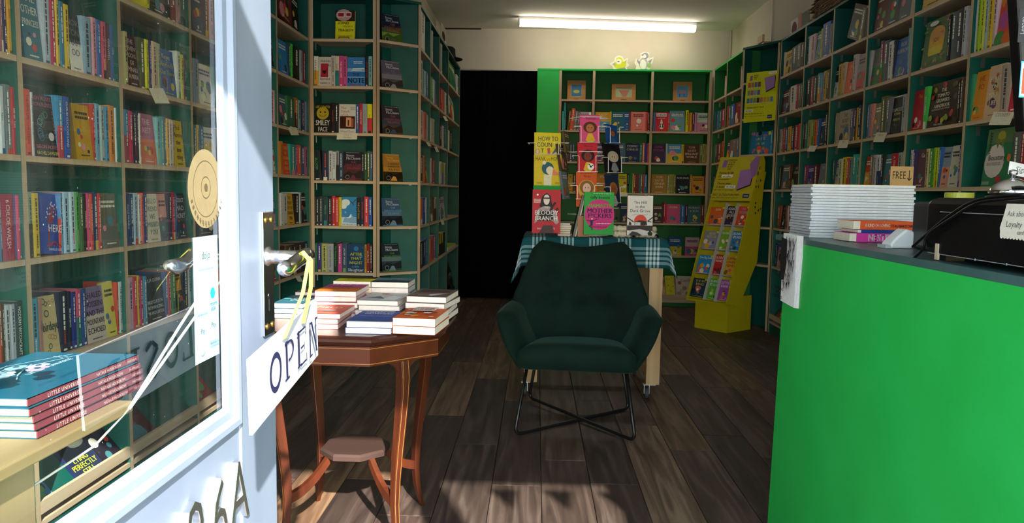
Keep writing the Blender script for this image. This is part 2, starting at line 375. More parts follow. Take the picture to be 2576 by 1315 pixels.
# shop front behind the viewpoint: jambs, transom, window heads, stall risers
Y0, Y1 = 0.18, 0.22
def glass_mat(name, rough=0.0, tint='f4f8f8', boost=1.8, dirt=0.0):
    m = bpy.data.materials.new(name); m.use_nodes = True; N, L = nodes_of(m); N.remove(N['Principled BSDF'])
    out = N['Material Output']; tr = N.new('ShaderNodeBsdfTransparent'); tr.inputs[0].default_value = lin(tint)
    gl = N.new('ShaderNodeBsdfGlossy'); gl.inputs['Roughness'].default_value = rough
    ge = N.new('ShaderNodeNewGeometry'); dt = N.new('ShaderNodeVectorMath'); dt.operation = 'DOT_PRODUCT'; L.new(ge.outputs['Normal'], dt.inputs[0]); L.new(ge.outputs['Incoming'], dt.inputs[1])
    def mth(op, a, bv): n = N.new('ShaderNodeMath'); n.operation = op; [L.new(v, n.inputs[i]) if not isinstance(v, float) else setattr(n.inputs[i], 'default_value', v) for i, v in enumerate((a, bv))]; return n
    ab = N.new('ShaderNodeMath'); ab.operation = 'ABSOLUTE'; L.new(dt.outputs['Value'], ab.inputs[0])
    sch = mth('MULTIPLY', mth('POWER', mth('SUBTRACT', 1.0, ab.outputs[0]).outputs[0], 5.0).outputs[0], 0.96); f0 = mth('ADD', sch.outputs[0], 0.04)   # Schlick reflectance, same from both sides of the thin pane
    mu = mth('MULTIPLY', f0.outputs[0], float(boost)); mu.use_clamp = True
    mx = N.new('ShaderNodeMixShader'); L.new(mu.outputs[0], mx.inputs[0]); L.new(tr.outputs[0], mx.inputs[1]); L.new(gl.outputs[0], mx.inputs[2])
    last = mx
    if dirt:
        df = N.new('ShaderNodeBsdfDiffuse'); df.inputs[0].default_value = lin('dfe6e6')
        tl = N.new('ShaderNodeBsdfTranslucent'); tl.inputs[0].default_value = lin('dfe6e6'); ad = N.new('ShaderNodeMixShader'); L.new(df.outputs[0], ad.inputs[1]); L.new(tl.outputs[0], ad.inputs[2])
        tc = N.new('ShaderNodeTexCoord'); mp = N.new('ShaderNodeMapping'); mp.inputs['Scale'].default_value = (1, 26, 3)
        n1 = N.new('ShaderNodeTexNoise'); n1.inputs['Scale'].default_value = 1; n1.inputs['Detail'].default_value = 5
        n2 = N.new('ShaderNodeTexVoronoi'); n2.inputs['Scale'].default_value = 90
        L.new(tc.outputs['Object'], mp.inputs[0]); L.new(mp.outputs[0], n1.inputs[0]); L.new(tc.outputs['Object'], n2.inputs[0])
        r1 = N.new('ShaderNodeMapRange'); r1.inputs[1].default_value = 0.42; r1.inputs[2].default_value = 0.75; r1.inputs[3].default_value = 0.004; r1.inputs[4].default_value = dirt
        r2 = N.new('ShaderNodeMapRange'); r2.inputs[1].default_value = 0.03; r2.inputs[2].default_value = 0.10; r2.inputs[3].default_value = 0.5; r2.inputs[4].default_value = 0.0
        L.new(n1.outputs[0], r1.inputs[0]); L.new(n2.outputs['Distance'], r2.inputs[0])
        n3 = N.new('ShaderNodeTexNoise'); n3.inputs['Scale'].default_value = 35; L.new(tc.outputs['Object'], n3.inputs[0])
        r3 = N.new('ShaderNodeMapRange'); r3.inputs[1].default_value = 0.55; r3.inputs[2].default_value = 0.62; L.new(n3.outputs[0], r3.inputs[0])
        m3 = N.new('ShaderNodeMath'); m3.operation = 'MULTIPLY'; L.new(r2.outputs[0], m3.inputs[0]); L.new(r3.outputs[0], m3.inputs[1])
        sm = N.new('ShaderNodeMath'); sm.operation = 'ADD'; sm.use_clamp = True; L.new(r1.outputs[0], sm.inputs[0]); L.new(m3.outputs[0], sm.inputs[1])
        m2 = N.new('ShaderNodeMixShader'); L.new(sm.outputs[0], m2.inputs[0]); L.new(last.outputs[0], m2.inputs[1]); L.new(ad.outputs[0], m2.inputs[2]); last = m2
    L.new(last.outputs[0], out.inputs[0]); return m
M['pane'] = glass_mat('clear_pane'); M['doorglass'] = glass_mat('dusty_door_glass', 0.0, 'eef6f4', 1.9, 0.035)
front = MB()
front.box((-1.85, Y0, 0), (-1.65, Y1, CEIL)); front.box((-1.65, Y0, 0), (-0.62, Y1, 0.32)); front.box((-1.65, Y0, 1.92), (-0.62, Y1, CEIL))
front.box((-0.62, Y0, 0), (-0.51, Y1, CEIL)); front.box((-0.51, Y0, 1.92), (0.447, Y1, 2.07)); front.box((-0.51, Y0, 2.07), (-0.4, Y1, CEIL))
front.box((0.12, Y0, 2.07), (0.447, Y1, CEIL)); front.box((-0.4, Y0, 2.42), (0.12, Y1, CEIL)); front.box((0.447, Y0, 0), (0.58, Y1, CEIL))
front.box((0.58, Y0, 0), (2.2, Y1, 0.32)); front.box((0.58, Y0, 1.874), (2.2, Y1, CEIL)); front.box((2.1, Y0, 0.32), (2.32, Y1, 1.874))
tag(front.build('wall_front', M['doorpaint']), 'pale painted shopfront framing the entrance', 'wall', None, 'structure')
for k, (x0, x1, z1, lab) in enumerate(((-1.65, -0.62, 1.92, 'shop window left of the entrance'), (0.58, 2.1, 1.874, 'shop window beside the green counter'))):
    w = empty('window_%d' % (k + 1), ((x0 + x1) / 2, 0.2, 0.32), lab, 'window'); w['kind'] = 'structure'
    mb = MB(); mb.box((x0 - (x0 + x1) / 2, 0, 0), (x1 - (x0 + x1) / 2, 0.004, z1 - 0.32)); mb.build('pane', M['pane'], w)
# pavement outside
slab('pavement', (-18, -26, -0.2), (18, 0.16, -0.1), mottled('pavement_concrete', 'b4b1aa', 'c4c1ba', (3, 3, 3), 0.9), 'grey pavement outside the shop entrance', 'pavement')
# bunting strung inside the right-hand window
bn = empty('bunting', (1.25, 0.26, 1.84), 'string of small triangular flags hung across the shop window', 'bunting')
mb = MB(); mb.tube([(-0.62, 0, -0.04), (0, 0, -0.06), (0.82, 0, -0.04)], 0.0025, 5); mb.build('string', M['white'], bn)
for k in range(6):
    x = -0.52 + 0.21 * k; mb = MB(); mb.prism([(x, -0.055), (x + 0.045, -0.19), (x + 0.13, -0.055)], -0.0006, 0.0006, to3=lambda a, b, c: (a, c, b))
    mb.build('flag', principled('flag_cloth', ['b03a48', '2f6f9f', 'd0a838'][k % 3], 0.9), bn)
# ------------------------------------------------------------------ bookcases
UNITS = {}
def bracket_mesh():
    mb = MB(); mb.box((-0.0085, 0.0, -0.045), (0.0085, 0.0022, 0.0)); mb.box((-0.0085, -0.045, -0.0022), (0.0085, 0.0, 0.0))
    for z in (-0.014, -0.034): mb.lathe([(0.0032, 0), (0.0, 0.0008)], 8, mat=1, c=(0, 0, 0))
    return mb
_BR = None
def case(key, name, label, P0, P1, posts, zs, depth=0.2, ztop=2.44, paint='teal', back='teal', toppaint=None, brack=2, skip=(), wide=0.022):
    global _BR
    P0 = Vector((*P0, 0)); u = (Vector((*P1, 0)) - P0); Lg = u.length; u.normalize(); n = Vector((u.y, -u.x, 0)); mw = frame_mat(P0, u, -n, (0, 0, 1))
    root = empty(name, label=label, cat='bookcase', mat=mw)
    UNITS[key] = dict(P=P0, u=u, n=n, zs=zs, posts=posts, root=root, depth=depth, mw=mw, L=Lg)
    mb = MB(); mb.box((posts[0] - wide / 2, depth - 0.008, 0.0), (posts[-1] + wide / 2, depth, ztop)); mb.build('back_panel', M[back], root)
    um = MB(); um.box((-wide / 2, 0, 0.0), (wide / 2, depth - 0.008, ztop - 0.018), mats=[0, 0, 1, 0, 0, 0]); u0 = None
    for p in posts:
        if u0 is None: o = u0 = um.build('upright', [M[paint], M['plyz']], root)
        else: o = u0.copy(); COL.objects.link(o); o.parent = root
        o.location = (p, 0, 0)
    mb = MB(); mb.box((posts[0] - wide / 2, -0.002, ztop - 0.018), (posts[-1] + wide / 2, depth, ztop)); mb.build('top_board', M[toppaint or paint], root)
    mesh_of = {}
    for b in range(len(posts) - 1):
        x0, x1 = posts[b] + wide / 2, posts[b + 1] - wide / 2; w = round(x1 - x0, 3)
        for k, z in enumerate(zs):
            if (b, k) in skip: continue
            if w not in mesh_of:
                sm = MB(); sm.box((-w / 2, 0.001, -0.018), (w / 2, depth - 0.009, 0)); o = mesh_of[w] = sm.build('shelf', M['ply'], root)
            else: o = mesh_of[w].copy(); COL.objects.link(o); o.parent = root
            o.location = ((x0 + x1) / 2, 0, z)
            if brack:
                spots = [((x0 + x1) / 2 + s * w * 0.22, depth - 0.0105, 0) for s in (-1, 1)] if brack == 'back' else [(x0 + 0.0, 0.06, 1)]
                for bx, by, side in spots:
                    if _BR is None: o = _BR = bracket_mesh().build('bracket', [M['zinc'], M['black']], root)
                    else: o = _BR.copy(); COL.objects.link(o); o.parent = root
                    if side: o.rotation_euler = (0, 0, -math.pi / 2); o.location = (bx, by, z - 0.019)
                    else: o.rotation_euler = (0, 0, math.pi); o.location = (bx, by, z - 0.019); o.rotation_euler = (0, 0, 0)
    return root
ZA = [2.145, 1.84, 1.527, 1.237, 0.926, 0.602]; ZB = [2.15, 1.841, 1.531, 1.211, 0.904, 0.586]
ZE = [2.12, 1.804, 1.482, 1.166, 0.855, 0.516]; ZR = [2.135, 1.824, 1.512, 1.21, 0.89, 0.567]
A0Y = 1.665
case('A', 'wall_bookcase', 'long teal bookcase along the left wall, seen through the door glass', (-1.53, A0Y), (-1.53, 5.085), [y - A0Y for y in (1.665, 2.221, 2.766, 3.337, 3.895, 4.452, 5.075)], ZA, 0.205)
case('B', 'crime_bookcase', 'teal bookcase facing the entrance with a Crime and Thrillers card', (-1.52, 5.1), (-1.08, 5.1), [0.0, 0.425], ZB, 0.2, wide=0.024)
case('C', 'corner_bookcase', 'narrow slanted teal bookcase holding six face-out crime novels', (-1.072, 5.1), (-0.825, 5.3), [0.0, 0.3175], ZB, 0.16, brack='back')
case('D', 'deep_bookcase', 'teal bookcase running back along the left wall to the dark doorway', (-0.825, 5.3), (-0.825, 8.03), [y - 5.3 for y in (5.313, 5.83, 6.37, 6.99, 8.02)], ZB, 0.2)
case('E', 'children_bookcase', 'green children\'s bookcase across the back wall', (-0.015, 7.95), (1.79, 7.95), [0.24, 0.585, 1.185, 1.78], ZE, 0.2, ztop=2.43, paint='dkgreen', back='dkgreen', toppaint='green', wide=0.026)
mb = MB(); mb.box((0.0, 0.0, 0.0), (0.226, 0.018, 2.412)); mb.box((0.0, 0.018, 0), (0.018, 0.2, 2.412)); mb.build('end_panel', M['green'], UNITS['E']['root'])
mb = MB(); mb.box((0.0, -0.002, 2.412), (0.23, 0.2, 2.43)); mb.build('top_board', M['green'], UNITS['E']['root'])
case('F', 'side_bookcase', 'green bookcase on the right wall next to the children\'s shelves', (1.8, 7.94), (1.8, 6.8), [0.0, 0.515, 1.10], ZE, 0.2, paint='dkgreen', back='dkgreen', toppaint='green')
case('G', 'poster_bookcase', 'narrow slanted teal bookcase with a yellow poster pinned to it', (1.785, 6.79), (1.99, 6.455), [0.0, 0.385], ZR, 0.16, brack='back')
case('R', 'right_bookcase', 'long teal bookcase along the right wall behind the counter', (1.995, 6.44), (1.995, 2.5), [6.44 - y for y in (6.43, 5.864, 5.319, 4.771, 4.208, 3.648, 3.09, 2.53)], ZR, 0.205)
def tray(key, x0, x1, z=0.10, out=0.10, h=0.30, lipz=0.05):
    """sloping display board with a lip at the foot of a bookcase"""
    r = UNITS[key]['root']; d = UNITS[key]['depth']
    mb = MB(); mb.prism([(-out + 0.012, z), (d - 0.05, z + h), (d - 0.05, z + h - 0.014), (-out + 0.02, z - 0.012)], x0, x1, to3=lambda a, b, c: (c, a, b)); mb.build('display_board', M['ply'], r)
    mb = MB(); mb.box((x0, -out - 0.006, z - 0.03), (x1, -out + 0.012, z + lipz)); mb.build('display_lip', M['ply'], r)
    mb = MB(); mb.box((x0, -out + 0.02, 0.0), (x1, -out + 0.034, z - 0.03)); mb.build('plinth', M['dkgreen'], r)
def bay_trays(key):
    """each bay's own foot: plinth, bottom board, lip and a slope for cover-out books"""
    U = UNITS[key]; r = U['root']
    for p, q in zip(U['posts'][:-1], U['posts'][1:]):
        x0, x1 = p + .0115, q - .0115
        mb = MB(); mb.box((x0, 0.006, 0.0), (x1, 0.018, 0.082)); mb.build('plinth', M['teal'], r)
        mb = MB(); mb.box((x0, 0.001, 0.083), (x1, 0.196, 0.100)); mb.build('bottom_board', M['ply'], r)
        mb = MB(); mb.box((x0, 0.0, 0.122), (x1, 0.014, 0.163)); mb.build('display_lip', M['ply'], r)
        mb = MB(); mb.prism([(0.0145, .124), (0.19, .33), (0.19, .318), (0.022, .118)], x0, x1, to3=lambda a, b, c: (c, a, b)); mb.build('display_board', M['teal'], r)
bay_trays('A'); bay_trays('R'); tray('E', 0.6, 1.77, 0.075, 0.16, 0.2)

# ------------------------------------------------------------------ shelf books
NAMED = [('black', '1c1c1e'), ('charcoal', '3a3a3e'), ('grey', '808084'), ('pale grey', 'b8b8bc'), ('white', 'dcdcdc'), ('cream', 'd8ccb0'), ('beige', 'bfae90'), ('brown', '6a4630'), ('dark brown', '3a281c'), ('maroon', '5a2028'), ('crimson', 'a83040'), ('red', 'c83030'), ('coral', 'e0705c'), ('orange', 'd87830'), ('mustard', 'c89a30'), ('yellow', 'd8cc38'), ('olive', '6a6a38'), ('lime green', 'a0c030'), ('green', '3a8a48'), ('dark green', '28483a'), ('teal', '2a7878'), ('turquoise', '48a8b0'), ('pale blue', '98b8d0'), ('sky blue', '4a90c0'), ('blue', '2f60a8'), ('navy', '283858'), ('purple', '503a80'), ('mauve', '8a6888'), ('pink', 'd05888'), ('pale pink', 'dca8b8')]
def cname(h):
    r = [int(h[i:i + 2], 16) for i in (0, 2, 4)]; best = None
    for n, q in NAMED:
        t = [int(q[i:i + 2], 16) for i in (0, 2, 4)]; d = 2 * (r[0] - t[0]) ** 2 + 3 * (r[1] - t[1]) ** 2 + 2 * (r[2] - t[2]) ** 2
        if best is None or d < best[0]: best = (d, n)
    return best[1]
def lum(h): return (int(h[0:2], 16) * .3 + int(h[2:4], 16) * .59 + int(h[4:6], 16) * .11)
def shade(h, k):
    return ''.join('%02x' % max(0, min(255, int(int(h[i:i + 2], 16) * k))) for i in (0, 2, 4))
def ordinal(n): return ['first', 'second', 'third', 'fourth', 'fifth', 'sixth', 'seventh', 'eighth', 'ninth', 'tenth', 'eleventh', 'twelfth', 'thirteenth', 'fourteenth', 'fifteenth', 'sixteenth', 'seventeenth', 'eighteenth', 'nineteenth', 'twentieth', 'twenty-first', 'twenty-second'][n - 1] if n <= 22 else '%dth' % n
def pick(rnd): return rnd.choice(['e8e0d0', 'd8c050', 'c84838', '3a6890', '48808a', '2a2a30', 'd88898', '68a058'])

def spine_book(mb, w, h, d, col, col2=None, title=None, tcol=None, rnd=random, detail=2):
    ct = min(0.0012, w * 0.12); e = min(0.0025, w * 0.25); pg = 'd9cfbb'
    if detail == 0:
        mb.box((0, 0, 0), (w, d, h), cols=[col, pg, col, col, pg, col]); return
    prof = [(0, e), (w * 0.22, 0), (w * 0.78, 0), (w, e)]; sp = h * 0.52 if col2 else 0
    for (a, b) in zip(prof[:-1], prof[1:]):
        if col2:
            mb.poly([(a[0], a[1], 0), (b[0], b[1], 0), (b[0], b[1], sp), (a[0], a[1], sp)], col2); mb.poly([(a[0], a[1], sp), (b[0], b[1], sp), (b[0], b[1], h), (a[0], a[1], h)], col)
        else: mb.poly([(a[0], a[1], 0), (b[0], b[1], 0), (b[0], b[1], h), (a[0], a[1], h)], col)
    mb.poly([(0, d, 0), (0, e, 0), (0, e, h), (0, d, h)], col); mb.poly([(w, e, 0), (w, d, 0), (w, d, h), (w, e, h)], col)
    mb.poly([(ct, d - 0.001, 0), (ct, d - 0.001, h - 0.001), (w - ct, d - 0.001, h - 0.001), (w - ct, d - 0.001, 0)], pg)
    mb.poly([(0, e, h), (w * .22, 0, h), (w * .78, 0, h), (w, e, h), (w, e + 0.002, h), (0, e + 0.002, h)], col)
    mb.poly([(ct, e + 0.002, h - 0.0012), (w - ct, e + 0.002, h - 0.0012), (w - ct, d - 0.001, h - 0.0012), (ct, d - 0.001, h - 0.0012)], pg)
    mb.poly([(0, e + 0.002, h), (ct, e + 0.002, h), (ct, d, h), (0, d, h)], col); mb.poly([(w - ct, e + 0.002, h), (w, e + 0.002, h), (w, d, h), (w - ct, d, h)], col)
    mb.poly([(0, e, 0), (0, d, 0), (w, d, 0), (w, e, 0)], col)
    if detail >= 2:
        tc = tcol or ('f0ece0' if lum(col) < 130 else shade(col, 0.32)); pgx = Page(mb, (w * 0.22, 0, 0), (1, 0, 0), (0, 0, 1), w * 0.56, h, eps=0.0003)
        if title:
            pgx.text(title, 0.5, 0.55, 0.74, 0.72 if w < 0.03 else 0.5, tc, rot=1)
        else:
            a = rnd.uniform(0.45, 0.62); pgx.marks(0.5, 0.92 - a / 2, a, rnd.uniform(0.5, 0.8), tc, 1, rnd, rot=1)
            if rnd.random() < 0.7: pgx.marks(0.5, 0.25, 0.22, 0.5, tc if rnd.random() < .5 else pick(rnd), 1, rnd, rot=1)
        if rnd.random() < 0.55: pgx.rect(0.1, 0.02, 0.9, 0.055, 'e8e4dc' if lum(col) < 130 else shade(col, .5))
        elif rnd.random() < 0.3: pgx.rect(0.0, 0.0, 1.0, rnd.uniform(0.08, 0.2), pick(rnd))

def face_book(mb, w, h, t, col, col2=None, title=None, tcol=None, rnd=random, art=None, spine=None, split=0.5, tm=None):
    """book standing cover towards the shopper; x 0..w, cover at y=0; optional separate mesh tm for the lettering"""
    sp = spine or shade(col, 0.75); pg = 'd9cfbb'
    mb.poly([(0, 0, 0), (w, 0, 0), (w, 0, h), (0, 0, h)], col); mb.poly([(0, t, 0), (0, 0, 0), (0, 0, h), (0, t, h)], sp)
    mb.poly([(w, t, 0), (0, t, 0), (0, t, h), (w, t, h)], col); mb.poly([(0, 0, 0), (0, t, 0), (w, t, 0), (w, 0, 0)], col)
    k = 0.0016
    mb.poly([(w, 0, 0), (w, k, 0), (w, k, h), (w, 0, h)], col); mb.poly([(w, t - k, 0), (w, t, 0), (w, t, h), (w, t - k, h)], col)
    mb.poly([(w - .0015, k, 0), (w - .0015, t - k, 0), (w - .0015, t - k, h), (w - .0015, k, h)], pg)
    mb.poly([(0, 0, h), (w, 0, h), (w, k, h), (0, k, h)], col); mb.poly([(0, t - k, h), (w, t - k, h), (w, t, h), (0, t, h)], col)
    mb.poly([(0, k, h - .0012), (w, k, h - .0012), (w, t - k, h - .0012), (0, t - k, h - .0012)], pg)
    pg2 = Page(mb, (0, 0, 0), (1, 0, 0), (0, 0, 1), w, h)
    if col2: pg2.rect(0, 0, 1, split, col2)
    if art: art(pg2, tm)
    elif art is None:
        tc = tcol or ('f0ece0' if lum(col) < 140 else shade(col, 0.3))
        if not title:
            for i in range(rnd.randint(3, 6)): pg2.disc(rnd.uniform(.2, .8), rnd.uniform(.15, .55), rnd.uniform(.06, .2), pick(rnd), 9)
            pg2.marks(0.5, 0.8, 0.75, 0.16, tc, 2, rnd); pg2.marks(0.5, 0.08, 0.5, 0.04, tc, 1, rnd)
        else:
            ls = title.split('|'); n = len(ls); hh = min(0.17, 0.8 / n); y = 0.93 - hh / 2
            for l in ls: pg2.text(l, 0.5, y, 0.88, hh * 0.62, tc, bold=0.03, mb=tm); y -= hh
            if n <= 3:
                for i in range(4): pg2.disc(rnd.uniform(.2, .8), rnd.uniform(.12, .4), rnd.uniform(.06, .16), pick(rnd), 9)
            pg2.marks(0.5, 0.06, 0.5, 0.035, tc, 1, rnd)

BOOKS = []      # every shelf book: dict with its matrix and look; sorted later by how large it shows
BAYNAME = {}
def local_x(un, px, z, setb):
    U = UNITS[un]; y = 480.0
    for _ in range(4):
        P = on_plane(px, y, U['P'] - U['n'] * setb, U['n']); y = proj((P.x, P.y, z))[1]
    return (P - U['P']).dot(U['u'])
def row(un, k, x0, spec, bay, setb=0.012, z=None, hdef=0.198, tmax=None):
    """one bay of one shelf, books listed left to right: right edge px, colour[/colour], flags, =title"""
    U = UNITS[un]; z = U['zs'][k] if z is None else z; prev = x0; idx = 0
    rnd = random.Random(hash((un, k, int(x0))) & 0xffff if False else (ord(un) * 1000 + k * 100 + int(x0)))
    for it in spec.split(';'):
        it = it.strip()
        if not it: continue
        title = None
        if '=' in it: it, title = it.split('=', 1)
        tk = it.split(); px = float(tk[0])
        if tk[1] == '-': prev = px; continue
        cols = tk[1].split('/'); fl = tk[2:]; h = hdef * rnd.uniform(0.97, 1.02); face = 'F' in fl; lean = 0; tcol = None; sb = setb + rnd.uniform(0, 0.006)
        for f in fl:
            if f[0] == 'h' and f[1:].isdigit(): h = int(f[1:]) / 1000
            if f[0] == 'L': lean = float(f[1:])
            if f[0] == 't': tcol = f[1:]
            if f[0] == 's': sb = int(f[1:]) / 1000
        a, b = local_x(un, prev, z + 0.1, sb), local_x(un, px, z + 0.1, sb); prev = px; idx += 1
        BOOKS.append(dict(un=un, k=k, bay=bay, i=idx, x=a, w=max(b - a - 0.0008, 0.002), h=h, z=z, sb=sb, col=cols[0], col2=cols[1] if len(cols) > 1 else None, face=face, lean=lean, title=title, tcol=tcol, seed=rnd.randint(0, 99999)))
# ---- left wall bookcase, seen through the door glass (bays 1-4) and past the door (bays 5-6)
row('A', 0, 312, "330 3a5048;345 8a4848;366 506070", 'third')
row('A', 1, 366, "377 d8cc40;417 3a4038 F;429 222428;443 8a4a48;456 b08880;467 2e5048", 'third')
row('A', 1, 486, "513 40506a F;525 5a3038;540 d08028;556 8a8478", 'fourth')
row('A', 2, 0, "7 8a5560;18 3a3058;32 dca030 tc03020=tures;43 3a6b35", 'first', hdef=.215)
row('A', 2, 60, "107 2f6f80 F h225 =THE|OTHER|PRINCESS;128 b8c4d8 h222;142 c04868 h220;151 d9c05a h215;163 3f86ad h212;176 e6c544 h210;209 1c1c1e/e8e6e0 F t808080 =NOR|TON|NAM|OD;232 8fb0cc;245 e0a0b0;256 4a74b8;269 d8607a;279 4a2830=CORNWELL;291 2f5fa8=Dolly;301 3a3820", 'second')
row('A', 2, 313, "323 c8c08a;350 4a2028 F te8d8d0=THE|SEVEN|MOONS|OF|MAALI|ALMEIDA;367 5a6048;376 d8d838;383 3a3a80;398 d8c0a8;405 b0b898;446 3a68a8 F td8c860=Keyes|Anybody|Out There;456 d0d8d0;463 d8d040;472 5a3048=the rules;480 b04850=PACHINKO", 'third')
row('A', 2, 488, "502 8090a8;538 d8d4cc F;556 3a7040", 'fourth')
row('A', 3, 0, "13 c8d0d8 =Nina;31 708088;44 b03840 =Set on You", 'first')
def neon(p, tm):
    for y in (.94, .84): p.text('NEON ROSES', .48, y, .94, .06, 'd07078', bold=.03, mb=tm)
    p.rect(.1, .22, .72, .74, '141414')
    rn = random.Random(3)
    for i in range(14): p.ring(rn.uniform(.2, .62), rn.uniform(.3, .68), rn.uniform(.05, .12), .16, rn.choice(['3a6a48', '58a070', '90b0a0', '4a7898']), 10)
    p.disc(.72, .33, .12, 'd8d0d0'); p.text('NEON ROSES', .48, .16, .94, .06, 'd07078', bold=.03, mb=tm); p.text('RACHEL DAWSON', .48, .06, .92, .055, 'e0d860', mb=tm)
    for i in range(5): p.text('S', .86, .72 - .1 * i, .1, .06, 'd07078', mb=tm)
ART = {}
ART['neon'] = neon
row('A', 3, 62, "80 e8604a=THE NEW LIFE TOM CREWE;86 c8ccd0;145 2a2428 F =@neon;162 4a90c0/c05060;178 2a58a8=CLOUD CUCKOO LAND;192 - ;234 c89a20 F h188;241 b04030;253 78a8c8;265 a8b8c0;275 5a98c0;290 d88a40;297 d0d8e0 t204880=ORANGE;304 d8d4c8", 'second')
row('A', 3, 314, "326 4a88b8/a04858;336 c8385a;345 2a3040;351 3a3040;356 d8d0c8;395 b06890/d87858 F tf0d8d8=THE|REST;405 88c0c8;413 4a98a0;420 2a6878;427 d8a848;434 d0c4b8;440 c8b8c0;466 d0b030 F t3a3020=Paul|Murray|the|bee|sting", 'third')
row('A', 3, 488, "496 3a7080;503 c8a848;514 3a6898;545 d8d4d0 F", 'fourth')
row('A', 4, 0, "5 285878;38 a83850 tf0e0d8=6 CHLOE WALSH;45 3a4878;58 b84868 tf0e0e0=Binding", 'first')
def tree(p, tm):
    p.line([(.45, .1), (.48, .35), (.5, .55)], .006, 'b03028')
    rn = random.Random(8)
    for i in range(22):
        a = rn.uniform(.3, 2.8); r = rn.uniform(.12, .42); x, y = .5 + r * math.cos(a), .55 + r * .8 * math.sin(a)
        p.line([(.5, .52), (x, y)], .0018, 'b03028'); p.disc(x, y, .035, 'd8e0e8', 6)
    p.text('HERE', .6, .42, .75, .12, 'f0f0f0', mb=tm); p.text('DANIELLE GILES', .55, .07, .7, .04, 'e8e8f0', mb=tm)
    for a in (-.9, -.5, .0, .5, .9): p.line([(.5, .2), (.5 + a * .45, .12)], .003, 'b03028')
ART['tree'] = tree
row('A', 4, 72, "85 8aa888/2a3828;101 d8b838;147 2f4fa8 F L6 =@tree;153 c84840 L6;160 6a98c8;177 a8c8e0;192 b8d0e0;201 58a058;212 4a7048;221 3a3030 =HARRISON;228 c04870;236 d85848 =THE SILENCE PROJECT;248 30406a;256 c84040;303 6a6a60 F", 'second')
row('A', 4, 319, "328 304878 =ALICE MUNRO;337 284870;349 a8c0d8;356 d8d4d0;363 e06858;372 2a3a78;404 d8cdb8 F t5a8078=HELLO|FRIEND|WE|MISSED|YOU;425 d89088/4a5868 F;434 3a3048;442 b03048=LOST LOVE SONGS;447 3a5898;471 2a3848 F te8e0d8=PRODUCT|MAD|HONEY", 'third')
row('A', 4, 490, "543 2a3050 F td0a850=THE|LIGHTS", 'fourth')
row('A', 5, 0, "8 a04038;15 5a3028;29 c0c0c8;43 b4b4c0;60 2a3040=MODERN WITCHCRAFT", 'first')
def bird(p, tm):
    rn = random.Random(4)
    for i in range(10): p.ring(rn.uniform(.15, .85), rn.choice([rn.uniform(.05, .35), rn.uniform(.65, .92)]), rn.uniform(.08, .16), .3, rn.choice(['3a5038', '8a6838', 'b08040']), 10)
    p.text('birdeye', .5, .5, .95, .16, '284838', bold=.05, mb=tm)
ART['bird'] = bird
row('A', 5, 79, "100 3aa0c0;110 b07868=PIGLET;152 d0b880 F =@bird;172 303848;182 282c38=BENGNINO;194 2a3a80;207 c05068/2a6868;219 30508a;269 8a7898/c8b8a8 F t3a3040=KHALED|HOSSEINI|AND THE|MOUNTAINS|ECHOED;294 d8c858 F;300 c05040=SUNBURN;310 d0d4d0 t203040=THE ALTERNATIVES", 'second')
row('A', 5, 324, "337 c8a8c8;347 c83848;353 d8b030;362 b03868;372 4a90b0;416 2a3038 F td8d8d8=JULIA QUINN||||BRIDGERTON|ROMANCING|MR BRIDGERTON;424 3a5888;432 b04858;444 4a8858;462 d09048/2a3840 F;474 2a3848;483 c0c8d0", 'third')
# past the door edge
row('A', 0, 702, "735 6a2820 F L10 h230 =;752 1c1818 F L8 h220", 'sixth', hdef=.2)
row('A', 1, 678, "694 1c1418 F te8e0e0=UNTR|RIFLE;700 d8d028", 'fifth')
row('A', 1, 704, "726 2a80c8 F;732 2a4a50;738 48d848;755 1c2020;762 a0b8c0;770 7a2848;777 403868", 'sixth', hdef=.21)
row('A', 2, 680, "690 e0b4bc;698 d8a0a8", 'fifth')
row('A', 2, 705, "724 3a6070 F;742 2a6848;750 c07028/5a2820;757 90b8c0;768 2a3860=BODY PROBLEM;777 8888b8", 'sixth')
row('A', 3, 682, "699 c8c8cc F", 'fifth')
row('A', 3, 706, "713 c88030;731 d84830 F te8c040=COURT|OF|THORNS|AND|ROSES;744 2a9088;749 8a5090;758 e05838;767 3a5888;775 b86888;779 8a2838", 'sixth')
row('A', 4, 684, "701 b0a0b0 F", 'fifth')
row('A', 4, 707, "712 d8d8d8;724 c0c0c0;741 d8a830 F t403020=THE|PRIORY|OF THE|ORANGE|TREE;754 2a2020;759 b0c0c8;779 281c1c F", 'sixth')
row('A', 5, 684, "702 c82838 F", 'fifth')
row('A', 5, 707, "722 4a3830 F;735 5a4838;748 3a2828;762 4a2830;778 2a2838", 'sixth')
